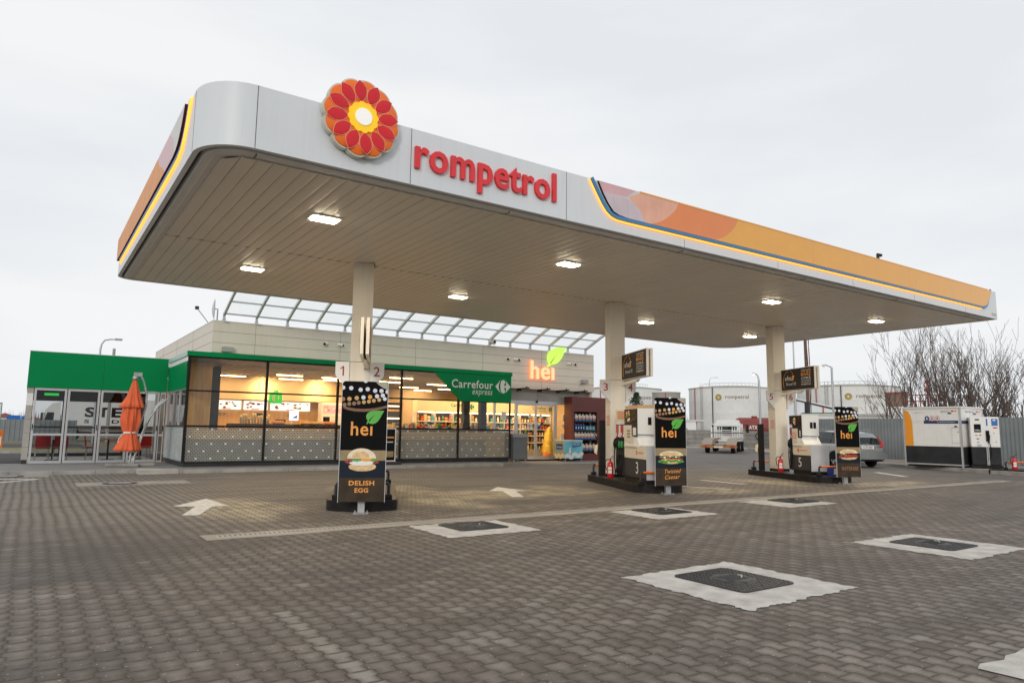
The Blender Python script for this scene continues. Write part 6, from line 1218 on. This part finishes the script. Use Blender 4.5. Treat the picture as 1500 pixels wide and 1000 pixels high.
for s_2 in (-1, 1):
    b = MB(); b.tube([(s_2*.55, -1.65, 1.47), (s_2*.56, -1.6, 1.51), (s_2*.57, .15, 1.53), (s_2*.56, .2, 1.48)], .016, 'silver', 6); b.build('roof_rail', car)
    b = MB(); b.prism([(s_2*.60, -2.05, 1.26), (s_2*.66, -2.05, 1.26), (s_2*.82, -2.17, .86), (s_2*.62, -2.19, .86), (s_2*.70, -2.12, 1.02)], (0, -.035, 0), 'red'); b.build('tail_light', car)
    b = MB(); b.box(s_2*.902, -1.0, .78, s_2*.915, -.8, .81, 'dark'); b.box(s_2*.902, .05, .78, s_2*.915, .25, .81, 'dark'); b.build('door_handle', car)
b = MB(); b.prism([(-.82, -2.16, .64), (.82, -2.16, .64), (.86, -2.16, .52), (.84, -2.16, .34), (-.84, -2.16, .34), (-.86, -2.16, .52)], (0, -.14, 0), 'silver'); b.box(-.7, -2.302, .36, -.55, -2.30, .42, 'screenb'); b.build('rear_bumper', car, bevel=.012)
b = MB(); b.box(-.28, -2.265, .76, .28, -2.245, .88, 'printw'); b.text('B 47 KRP', (-.2, -2.267, .785), (1, 0, 0), (0, 0, 1), .42, .07, 'black', bold=.02); b.build('number_plate', car)
b = MB(); b.tube([(0, -2.20, .93), (0, -2.235, .93)], .035, 'rim', 12); b.build('rear_badge', car)
b = MB(); b.tube([(-.84, .5, .93), (-.98, .5, 1.0)], .02, 'black', 6); b.box(-1.08, .45, .95, -.94, .55, 1.08, 'silver'); b.build('wing_mirror', car)
for x, y, o_ in ((-.80, -1.35, -1), (.80, -1.35, 1), (-.80, 1.38, -1), (.80, 1.38, 1)): wheel(car, x, y, out=o_)
b = MB()
for s_2 in (-1, 1):
    for y in (-1.35, 1.38):
        P = [(s_2*.905, y+.38*math.cos(R(a)), .30+.36*math.sin(R(a))) for a in range(0, 181, 15)]; P2 = [(s_2*.88, y+.34*math.cos(R(a)), .30+.32*math.sin(R(a))) for a in range(0, 181, 15)]
        b.add([(s_2*.903, y, .30)]+P, [(0, i, i+1) for i in range(1, len(P))], 'screenb')
b.build('wheel_arch', car)

# ------------------------------------------------------------------ car transporter
tr = thing('car_transporter', 'old white car transporter truck with an empty planked loading bed, seen from behind', 'truck', (37.25, 30.2, 0), R(-57))
b = MB()
for s_2 in (-1, 1): b.prism([(s_2*.45, -.2, .52), (s_2*1.1, -.2, .52), (s_2*1.1, 1.1, .88), (s_2*1.1, 5.2, .92), (s_2*.45, 5.2, .92), (s_2*.45, 1.1, .88)], (0, 0, .06), 'plank')
b.build('ramp_track', tr)
b = MB(); b.box(-.5, .1, .46, .5, 5.3, .52, pal(.35, .16, .03)); 
for i in range(14): b.box(-.45, .3+i*.3, .52, .45, .36+i*.3, .62, 'white' if i % 2 else 'plank')
b.box(-.4, 0, .40, -.3, 8.6, .55, 'dark'); b.box(.3, 0, .40, .4, 8.6, .55, 'dark'); b.build('bed_frame', tr)
b = MB(); b.box(-1.15, -.3, .36, 1.15, -.2, .50, pal(.42, .17, .03)); b.box(-1.0, -.31, .38, -.7, -.3, .46, 'red'); b.box(.7, -.31, .38, 1.0, -.3, .46, 'red'); b.box(-.28, -.315, .36, .28, -.3, .46, 'printw'); b.build('tail_bar', tr)
b = MB()
for x in [-1.05+i*.17 for i in range(5)]+[.37+i*.17 for i in range(5)]: b.box(x, 5.3, .95, x+.05, 5.36, 1.75, 'white')
b.box(-1.12, 5.28, 1.30, 1.12, 5.36, 1.36, 'dark'); b.box(-1.12, 5.3, .92, -1.05, 5.38, 1.95, 'white'); b.box(1.05, 5.3, .92, 1.12, 5.38, 1.95, 'white'); b.box(-1.12, 5.3, 1.9, 1.12, 5.38, 1.97, 'white'); b.box(-.35, 5.3, 1.42, .35, 5.36, 1.47, 'screenb'); b.box(-.35, 5.3, 1.55, .35, 5.36, 1.60, 'screenb'); b.build('headboard', tr)
b = MB(); b.prism([(-.98, 5.9, .7), (.90, 5.9, .7), (.90, 5.9, 1.75), (.68, 5.9, 2.28), (-.68, 5.9, 2.28), (-.98, 5.9, 1.8)], (0, 1.9, 0), 'white'); b.build('cab', tr, bevel=.06)
b = MB(); b.box(-.72, 5.885, 1.5, .66, 5.9, 1.8, 'carglass'); b.box(-.76, 5.88, 1.2, .76, 5.885, 1.55, 'greyf'); b.build('rear_window', tr)
for s_2 in (-1, 1): b = MB(); b.tube([(s_2*1.0, 7.4, 1.9), (s_2*1.3, 7.5, 1.9)], .02, 'black', 6); b.box(s_2*1.2, 7.45, 1.35, s_2*1.38, 7.55, 1.95, 'black'); b.build('wing_mirror', tr)
for x, y, o_ in ((-.82, .75, -1), (.82, .75, 1), (-.82, 5.0, -1), (.82, 5.0, 1), (-.9, 6.9, -1), (.9, 6.9, 1)): wheel(tr, x, y, .36, .26, o_)

# ------------------------------------------------------------------ storage tanks
def cyl_text(mb, txt, cx, cy, rad, a_mid, wd, zb, ht, m, bold=.01):
    vs, fs, bnd, x0, x1, y0, y1 = text_geo(txt, bold, 0); P = []
    for v in vs:
        a = a_mid+((v.x-x0)/(x1-x0)-.5)*wd/rad; P.append((cx+rad*math.cos(a), cy+rad*math.sin(a), zb+(v.y-y0)/(y1-y0)*ht))
    mb.add(P, fs, m)
def tank(label, cx, cy, rad, h, toff, twd, extra=0):
    t = thing('storage_tank', label, 'storage tank', (cx, cy, 0), 0, 'white fuel storage tanks'); av = math.atan2(-cy, -cx)
    b = MB(); b.lathe((0, 0), [(rad, 0), (rad, h*.24), (rad+.004, h*.243), (rad+.004, h*.247), (rad, h*.25), (rad, h*.5), (rad+.004, h*.503), (rad, h*.507), (rad, h*.75), (rad+.004, h*.753), (rad, h*.757), (rad, h)], 'tank', 72, True); b.build('shell', t)
    b = MB(); b.lathe((0, 0), [(rad, h), (rad+.14, h), (rad+.14, h+.12), (rad-.1, h+.12), (rad*.6, h+.55), (0, h+.8)], mat('tank_rim_%d' % int(cx), (.42, .42, .38), .7), 72, True); b.build('roof', t)
    b = MB(); ga = av+toff; b.add([((rad+.03)*math.cos(ga+.62/rad*math.cos(k*.3142)), (rad+.03)*math.sin(ga+.62/rad*math.cos(k*.3142)), 8.02+.62*math.sin(k*.3142)) for k in range(20)], [tuple(range(20))], 'gold')
    b.add([((rad+.05)*math.cos(ga+.16/rad*math.cos(k*.3142)), (rad+.05)*math.sin(ga+.16/rad*math.cos(k*.3142)), 8.02+.16*math.sin(k*.3142)) for k in range(20)], [tuple(range(20))], 'printw')
    cyl_text(b, 'rompetrol', 0, 0, rad+.04, ga+(1.25+twd/2)/rad, twd, 7.55, .95, 'tanktxt', .012); b.build('lettering', t)
    b = MB()
    for aa, m_ in ((ga-.9/rad-.03, 'dark'), (ga-5.6/rad, 'red')): b.tube([((rad+.12)*math.cos(aa), (rad+.12)*math.sin(aa), 0), ((rad+.12)*math.cos(aa), (rad+.12)*math.sin(aa), h)], .09, m_ if m_ == 'dark' else pal(.35, .08, .08), 6)
    b.build('pipe', t)
    b = MB(); aa = av+toff-3.6/rad
    for dx in (-.03, .03): b.tube([((rad+.15)*math.cos(aa+dx), (rad+.15)*math.sin(aa+dx), .3), ((rad+.15)*math.cos(aa+dx), (rad+.15)*math.sin(aa+dx), h+.9)], .035, 'greyw', 5)
    for i in range(26): z = .5+i*h/26; b.tube([((rad+.15)*math.cos(aa-.03), (rad+.15)*math.sin(aa-.03), z), ((rad+.15)*math.cos(aa+.03), (rad+.15)*math.sin(aa+.03), z)], .03, 'greyw', 4)
    b.build('ladder', t)
    b = MB(); rr = rad*.72; pts = [(rr*math.cos(av+R(a)), rr*math.sin(av+R(a)), h+.95) for a in range(-60, 61, 8)]; b.tube(pts, .035, 'greyw', 4)
    for p in pts: b.tube([p, (p[0], p[1], h+.3)], .03, 'greyw', 4)
    a1 = av-R(48); b.tube([((rad-.2)*math.cos(a1), (rad-.2)*math.sin(a1), h+.1), ((rad-.2)*math.cos(a1+.14), (rad-.2)*math.sin(a1+.14), h+.1)], .16, 'red', 6); b.build('roof_railing', t); return t
# distances set so that every rim is about ten metres up
for az, dist, rad, toff, tw, lab in ((51.95, 147.5, 8.2, -.28, 4.4, 'white tank behind the car transporter with a gold mark and rompetrol lettering'), (60.2, 147.5, 8.9, .02, 4.5, 'white tank with rompetrol lettering seen above the silver car'), (43.6, 149, 7.9, .10, 5.2, 'white tank between the second column and the Twisted Caesar banner')):
    tank(lab, dist*math.sin(R(az)), dist*math.cos(R(az)), rad, 9.95, toff, tw)
az = 47.0; t = thing('storage_tank', 'pale narrow tank just left of the large tank behind the transporter', 'storage tank', (135*math.sin(R(az)), 135*math.cos(R(az)), 0), 0, 'white fuel storage tanks'); b = MB(); b.lathe((0, 0), [(2.6, 0), (2.6, 8.6), (2.7, 8.6), (2.7, 8.75), (0, 9.0)], 'tank', 40); b.build('shell', t); b = MB(); b.tube([(-2.1, -1.8, 0), (-2.1, -1.8, 8.6)], .08, pal(.35, .08, .08), 6); b.build('pipe', t)
# red tank wagon
wg = thing('tank_wagon', 'dark red railway tank wagon lettered GATX behind the concrete wall', 'railway wagon', (75.6, 51.2, 0), math.atan2(-4.05, 2.98)); b = MB(); rw = 1.25
vs = []; prof = [(-6, .0), (-5.98, .5), (-5.9, .9), (-5.7, 1.15), (-5.4, rw), (5.4, rw), (5.9, .9), (6, 0)]
for (y, rr) in prof:
    for k in range(28): a = 2*math.pi*k/28; vs.append((y, rr*math.cos(a), 1.95+rr*math.sin(a)))
b.add(vs, [(i*28+k, i*28+(k+1) % 28, (i+1)*28+(k+1) % 28, (i+1)*28+k) for i in range(7) for k in range(28)], 'rusty', True); b.build('tank', wg)
b = MB(); b.text('GATX', (-4.55, -rw-.02, 1.78), (1, 0, 0), (0, 0, 1), 1.3, .45, 'printw', bold=.03); b.build('lettering', wg)
b = MB(); b.box(-6.2, -1.1, .5, 6.2, 1.1, .7, 'dark'); b.build('frame', wg); b = MB(); b.cyl((-3.6, 0), .35, 3.1, 3.4, 'rusty', 14); b.build('hatch', wg)
# sheds behind the fence
t = thing('white_roof_shed', 'white sheet roof sloping down to the right behind the power pole', 'shed', (55, 33, 0)); T = Matrix.Translation((-55, -33, 0))
b = MB(T); b.prism([(49.2, 34.8, 4.55), (52.9, 28.2, 2.62), (64, 34, 2.62), (60.2, 41, 4.55)], (0, 0, .1), 'snow'); b.build('roof', t)
b = MB(T); b.prism([(49.6, 34.3, 0), (52.5, 28.9, 0), (52.5, 28.9, 2.65), (49.6, 34.3, 4.3)], (.1, .05, 0), 'snow'); b.build('gable_wall', t)
b = MB(T); b.tube([(51.15, 31.3, 0), (51.15, 31.3, 3.4)], .05, 'red', 6); b.tube([(50.4, 32.7, 2.95), (52.3, 29.2, 2.95)], .04, 'green', 5); b.tube([(49.25, 34.75, 4.5), (52.95, 28.15, 2.58)], .05, 'dark', 5); b.build('frame_bars', t)
t = thing('low_white_building', 'long low white building whose flat roof shows just over the grey fence', 'building', (44.6, 25, 0)); T = Matrix.Translation((-44.6, -25, 0)); b = MB(T); b.prism([(42.2, 27.2, 0), (44.6, 22.8, 0), (48.6, 25, 0), (46.2, 29.4, 0)], (0, 0, 2.55), 'white'); b.build('wall', t); b = MB(T); b.prism([(42.0, 27.4, 2.55), (44.6, 22.5, 2.55), (48.9, 25, 2.55), (46.3, 29.7, 2.55)], (0, 0, .1), 'greyf'); b.build('roof', t)
t = thing('white_hut', 'small white hut with a flat roof behind the concrete wall', 'hut', (57.5, 50.5, 0)); T = Matrix.Translation((-57.5, -50.5, 0)); b = MB(T); b.prism([(54.5, 52.0, 0), (56.9, 49.0, 0), (60, 51.5, 0), (57.6, 54.5, 0)], (0, 0, 2.45), 'white'); b.build('wall', t); b = MB(T); b.prism([(54.0, 52.2, 2.45), (57.4, 48.3, 2.45), (60.6, 51.2, 2.45), (57.4, 55, 2.45)], (0, 0, .16), 'greyf'); b.build('roof', t)
# poles and lamps
t = thing('power_pole', 'tall brown power pole with loose cables and a grey box behind the third island sign', 'power pole', (43.85, 27.9, 0)); b = MB(); b.tube([(0, 0, 0), (-.05, 0, 4), (-.12, 0, 8.8)], [.13, .11, .09], 'bark', 10); b.build('pole', t)
for i, o_ in enumerate((.10, -.08, .14)): b = MB(); b.tube([(o_, -.1, .3)]+[(o_+.06*math.sin(j*1.3+i), -.12, .8+j*.9) for j in range(9)], .025, ('rubber', pal(.35, .05, .03), pal(.3, .2, .1))[i], 5); b.build('cable', t)
b = MB(); b.box(-.32, -.2, 2.6, -.12, .1, 3.5, 'dark'); b.build('switch_box', t); b = MB(); b.box(-.4, -.25, 5.2, -.1, .05, 5.38, 'white'); b.tube([(-.42, -.1, 5.45), (-.62, -.2, 5.7)], .03, 'white', 5); b.build('pole_camera', t)
t = thing('steel_mast', 'thin pale steel mast just right of the third column', 'mast', (50.1, 33.0, 0)); b = MB(); b.tube([(0, 0, 0), (0, 0, 9.0)], [.09, .05], 'steel', 8); b.build('pole', t)
def lamp(label, loc, rz, h, arm, curve=True, lit=False):
    t = thing('street_lamp', label, 'street lamp', loc, rz, 'street lamps'); b = MB()
    if curve: b.tube([(0, 0, 0), (0, 0, h-.8), (arm*.04, 0, h-.4), (arm*.2, 0, h-.1), (arm*.5, 0, h), (arm*.8, 0, h+.02)], [.09, .07, .06, .05, .045, .04], 'steel', 8)
    else: b.tube([(0, 0, 0), (0, 0, h-.1)], [.09, .07], 'steel', 8); b.tube([(0, 0, h-.1), (arm*.8, 0, h+.1)], .05, 'steel', 6)
    b.build('pole', t); b = MB(); x0, x1 = sorted((arm*.75, arm*1.15)); b.box(x0, -.12, h-.02, x1, .12, h+.10, 'steel'); b.box(x0+.04, -.09, h-.05, x1-.04, .09, h-.02, emit('lamp_lit', (1, .95, .85), 14) if lit else 'greyf'); b.build('lamp_head', t); return t
lamp('curved grey street lamp rising behind the green dining room', (3.95, 59.9, 0), 0, 7.7, 1.2)
lamp('short-armed grey street lamp above the white roofs at the right', (47.2, 28.1, 0), R(122), 6.2, .55, False)
lamp('curved street lamp with its lamp lit, left of the third column', (40.5, 29.35, 0), R(125), 5.3, .35, True, True)
lamp('distant thin street lamp above the white tank', (115.5, 95.7, 0), R(-40), 12.6, 1.6)
lamp('distant thin street lamp above the tank left of the second banner', (97.5, 100.5, 0), R(-40), 12.0, 1.2)
b = MB(); b.tube([(0, 0, 0), (0, 0, 7.2)], [.12, .10], 'greyw', 8); o = b.build('concrete_post', label='short stub of a grey post showing above the green dining room', cat='post'); o.location = (5.0, 61.8, 0)
# red steel platforms beyond the trees
t = thing('red_steel_platform', 'red steel platform with railings behind the bare trees', 'platform', (68.1, 31.6, 0), R(-65)); b = MB(); b.box(-1.7, -.5, 3.75, 1.7, .5, 3.95, pal(.35, .06, .035)); b.build('deck', t); b = MB()
for i in range(6): b.tube([(-1.6+i*.64, -.5, 3.9), (-1.6+i*.64, -.5, 5.0)], .06, pal(.35, .06, .035), 5)
for z in (4.45, 5.0): b.tube([(-1.6, -.5, z), (1.6, -.5, z)], .05, pal(.35, .06, .035), 5)
b.tube([(.3, 0, 0), (.3, 0, 6.2)], .09, pal(.35, .06, .035), 8); b.box(0, -.3, 5.35, .6, .3, 5.6, pal(.35, .06, .035)); b.box(.1, -.2, 6.1, .45, .2, 6.4, pal(.35, .06, .035)); b.build('railing', t)
t = thing('rusty_platform', 'small rusty tower platform right of the tank above the fence', 'platform', (67.1, 33.6, 0)); b = MB(); b.box(-.5, -.8, 4.0, .5, .8, 5.2, pal(.22, .13, .09)); b.box(-.6, -.9, 5.2, .6, .9, 5.32, pal(.4, .07, .05)); b.build('cabin', t); b = MB()
for y in (-.7, .7): b.tube([(0, y, 0), (0, y, 4.0)], .09, pal(.35, .06, .035), 6)
b.build('legs', t)
# ------------------------------------------------------------------ far left
t = thing('road_sign', 'blue motorway direction sign beyond the far left fence', 'road sign', (-1.15, 95, 0)); b = MB(); b.box(-.9, -.05, 1.55, .35, 0, 2.25, 'signblue'); b.box(.42, -.05, 1.5, .8, 0, 2.2, 'signblue'); b.build('sign_board', t); b = MB(); b.tube([(-.3, .03, 0), (-.3, .03, 2.2)], .06, 'steel', 6); b.tube([(.6, .03, 0), (.6, .03, 2.1)], .06, 'steel', 6); b.build('post', t)
t = thing('totem_sign', 'teal edge of an upright sign at the left border of the photo', 'sign', (-1.6, 40, 0)); b = MB(); b.box(-.6, -.06, 1.1, .53, .06, 2.3, pal(.02, .22, .22)); b.box(-.6, -.07, 1.14, .50, -.06, 2.26, 'white'); b.build('board', t); b = MB(); b.box(-.5, -.04, 0, -.4, .04, 1.1, 'steel'); b.build('post', t)
b = MB(); b.box(-.5, -.1, 0, .13, .1, .62, 'orange'); b.box(-.46, -.102, .1, .09, -.1, .4, 'printw'); o = b.build('orange_barrier', label='orange barrier box on the paving at the left border of the photo', cat='barrier'); o.location = (-.82, 30, .5)
q = random.Random(3)
for i, (x, h, m_) in enumerate(((-3.4, 4.2, 'white'), (.6, 3.5, 'greyf'), (-8, 3.8, pal(.35, .12, .1)))):
    b = MB(); b.box(x-2.2, 150, 0, x+2.0, 160, h*.55, m_); b.prism([(x-2.4, 149.8, h*.55), (x+2.2, 149.8, h*.55), (x-.1, 149.8, h*.75)], (0, 11, 0), pal(.3, .09, .07)); b.build('far_house', label=('white far house with a red roof beyond the left road sign', 'grey far house just right of the left road sign', 'reddish far house at the left border')[i], cat='house')
# truck seen through the dining room
tk = thing('delivery_truck', 'white articulated truck seen through the dining room windows', 'truck', (6, 70, 0))
b = MB(); b.prism([(-5.1, -1.25, .55), (-3.9, -1.25, .55), (-3.9, -1.25, 3.2), (-4.5, -1.25, 3.05), (-4.95, -1.25, 2.5), (-5.15, -1.25, 1.6)], (0, 2.5, 0), 'white'); b.build('cab', tk, bevel=.05)
b = MB(); b.prism([(-5.0, -1.262, 1.55), (-4.35, -1.262, 1.55), (-4.35, -1.262, 2.3), (-4.82, -1.262, 2.3)], (0, .01, 0), 'carglass'); b.build('side_window', tk)
b = MB(); b.tube([(-5.0, -1.3, 2.2), (-5.15, -1.45, 2.2)], .03, 'black', 5); b.box(-5.25, -1.5, 1.5, -5.1, -1.4, 2.25, 'black'); b.build('wing_mirror', tk)
b = MB(); b.box(-3.6, -1.3, 1.25, 9.5, 1.3, 3.5, 'white'); b.build('trailer_box', tk)
b = MB(); b.text('STEF', (-2.2, -1.305, 1.95), (1, 0, 0), (0, 0, 1), 3.6, .85, 'black', bold=.04); b.text('S      D', (-2.2, -1.305, 1.45), (1, 0, 0), (0, 0, 1), 2.6, .3, 'black', bold=.03); b.box(3.2, -1.31, 1.4, 3.9, -1.302, 3.2, 'yellow_p'); b.disc((4.4, -1.306, 2.3), (1, 0, 0), (0, 0, 1), 'red', 20, .5, .5); b.build('lettering', tk)
b = MB(); b.box(-4.8, -1.1, .5, 9.4, 1.1, .75, 'dark'); b.build('chassis', tk)
for x in (-4.5, -2.9, 5.5, 6.8): wheel_x = x; b = MB(); b.tube([(x, -1.25, .5), (x, -.95, .5)], .5, 'tyre', 20); w_ = b.build('wheel', tk); b = MB(); b.tube([(x, -1.27, .5), (x, -1.25, .5)], .24, 'rim', 14); b.build('rim', w_)

# ------------------------------------------------------------------ bare trees
def bare_tree(label, x, y, h, seed, stems, spread, name='bare_tree'):
    q = random.Random(seed); t = thing(name, label, 'tree', (x, y, .02), 0, 'bare trees behind the fence'); tr_ = MB(); cr_ = MB()
    def grow(mb, p, d, ln, rad, lev, depth):
        n = 4 if lev < 2 else 3; pts = [p.copy()]; rs = [rad]; dd = d.copy()
        for i in range(n):
            dd = (dd+Vector((q.gauss(0, .10), q.gauss(0, .10), q.gauss(.03, .05)))).normalized(); pts.append(pts[-1]+dd*ln/n); rs.append(max(.0065, rad*(1-.75*(i+1)/n)))
        mb.tube(pts, rs, 'bark', 5 if lev < 2 else 3, False)
        if lev >= depth: return
        nb = q.randint(4, 6) if lev == 0 else q.randint(2, 4)
        for k_ in range(nb):
            tt = q.uniform(.28, .98); i = min(n-1, int(tt*n)); pp = pts[i].lerp(pts[i+1], tt*n-i); a = q.uniform(0, 6.283); side = Vector((math.cos(a), math.sin(a), 0)); nd = (dd*q.uniform(.75, 1.0)+side*q.uniform(.3, .6)+Vector((0, 0, .25))).normalized()
            grow(cr_, pp, nd, ln*q.uniform(.42, .66), max(.008, rad*(1-.6*tt)*.55), lev+1, depth)
    for s_2 in range(stems):
        a = q.uniform(0, 6.283); lean = q.uniform(.05, spread); d = Vector((math.cos(a)*lean, math.sin(a)*lean, 1)).normalized(); grow(tr_, Vector((math.cos(a)*.2, math.sin(a)*.2, 0)), d, h*q.uniform(.62, .82), .062+.014*h/5*q.uniform(.7, 1.3), 0, 3)
    tr_.build('trunk', t); cr_.build('crown', t)
TR = [(1312, 47, 5.2, 2, .45, 'thin bare tree at the left end of the row above the grey fence'), (1338, 44, 6.3, 2, .35, 'tall bare tree left of the red platform'), (1362, 46, 5.6, 3, .4, 'bare tree before the red steel platform'), (1385, 42, 6.6, 4, .30, 'tall bare tree over the middle of the tank cabinet'), (1402, 44, 6.6, 5, .35, 'dense many-stemmed bare tree over the right part of the tank cabinet'), (1420, 41, 5.6, 3, .6, 'wide bare tree above the right edge of the tank cabinet'), (1440, 43, 5.0, 4, .4, 'bare tree above the urea dispenser'), (1458, 40, 4.7, 4, .5, 'bushy bare tree right of the urea dispenser'), (1478, 42, 4.9, 5, .45, 'bare tree over the right stretch of fence'), (1500, 40, 4.8, 5, .45, 'bare tree at the right border of the photo'), (1290, 52, 3.2, 3, .6, 'low bare bush before the tank, above the left part of the fence')]
for i, (px_, D_, h, st_, sp_, lab) in enumerate(TR):
    a = YAW+math.atan((px_-750)/1020.4*1.0); bare_tree(lab, D_*math.sin(a), D_*math.cos(a), h*.93, 40+i, st_+1, sp_)
# small dark evergreen before the far tank
t = thing('evergreen_tree', 'small dark evergreen tree before the tank left of the second banner', 'tree', (70.3, 71.2, 0)); b = MB(); b.tube([(0, 0, 0), (0, 0, 6.0)], [.15, .05], 'bark', 6); b.build('trunk', t); b = MB(); q = random.Random(4); gm = mat('evergreen', (.035, .06, .03), .8, var=.4, scale=3)
for i in range(900):
    z = q.uniform(2.5, 6.8); rr = q.uniform(0, 1)**.5*(1.3*(1-abs(z-4.4)/2.8)+.1); a = q.uniform(0, 6.28); c = Vector((rr*math.cos(a), rr*math.sin(a), z)); d1 = Vector((q.gauss(0, 1), q.gauss(0, 1), q.gauss(0, 1))).normalized()*.16; d2 = Vector((q.gauss(0, 1), q.gauss(0, 1), q.gauss(0, 1))).normalized()*.12; b.add([c-d1, c+d2, c+d1, c-d2], [(0, 1, 2, 3)], gm)
b.build('crown', t)
# distant mass of bare woodland along the horizon
b = MB(); q = random.Random(8)
for i in range(5200):
    az = R(q.uniform(-3, 82)); dd = q.uniform(190, 260); x, y = dd*math.sin(az), dd*math.cos(az); hh = 3.2+1.8*math.sin(az*9)+q.uniform(-1, 2.2)
    if hh < 1: continue
    a = q.uniform(-.5, .5); b.add([(x, y, 0), (x+.18, y-.1, 0), (x+a+.03, y, hh)], [(0, 1, 2)], 'bark')
b.build('distant_woodland', kind='stuff', label='hazy bare woodland along the horizon')
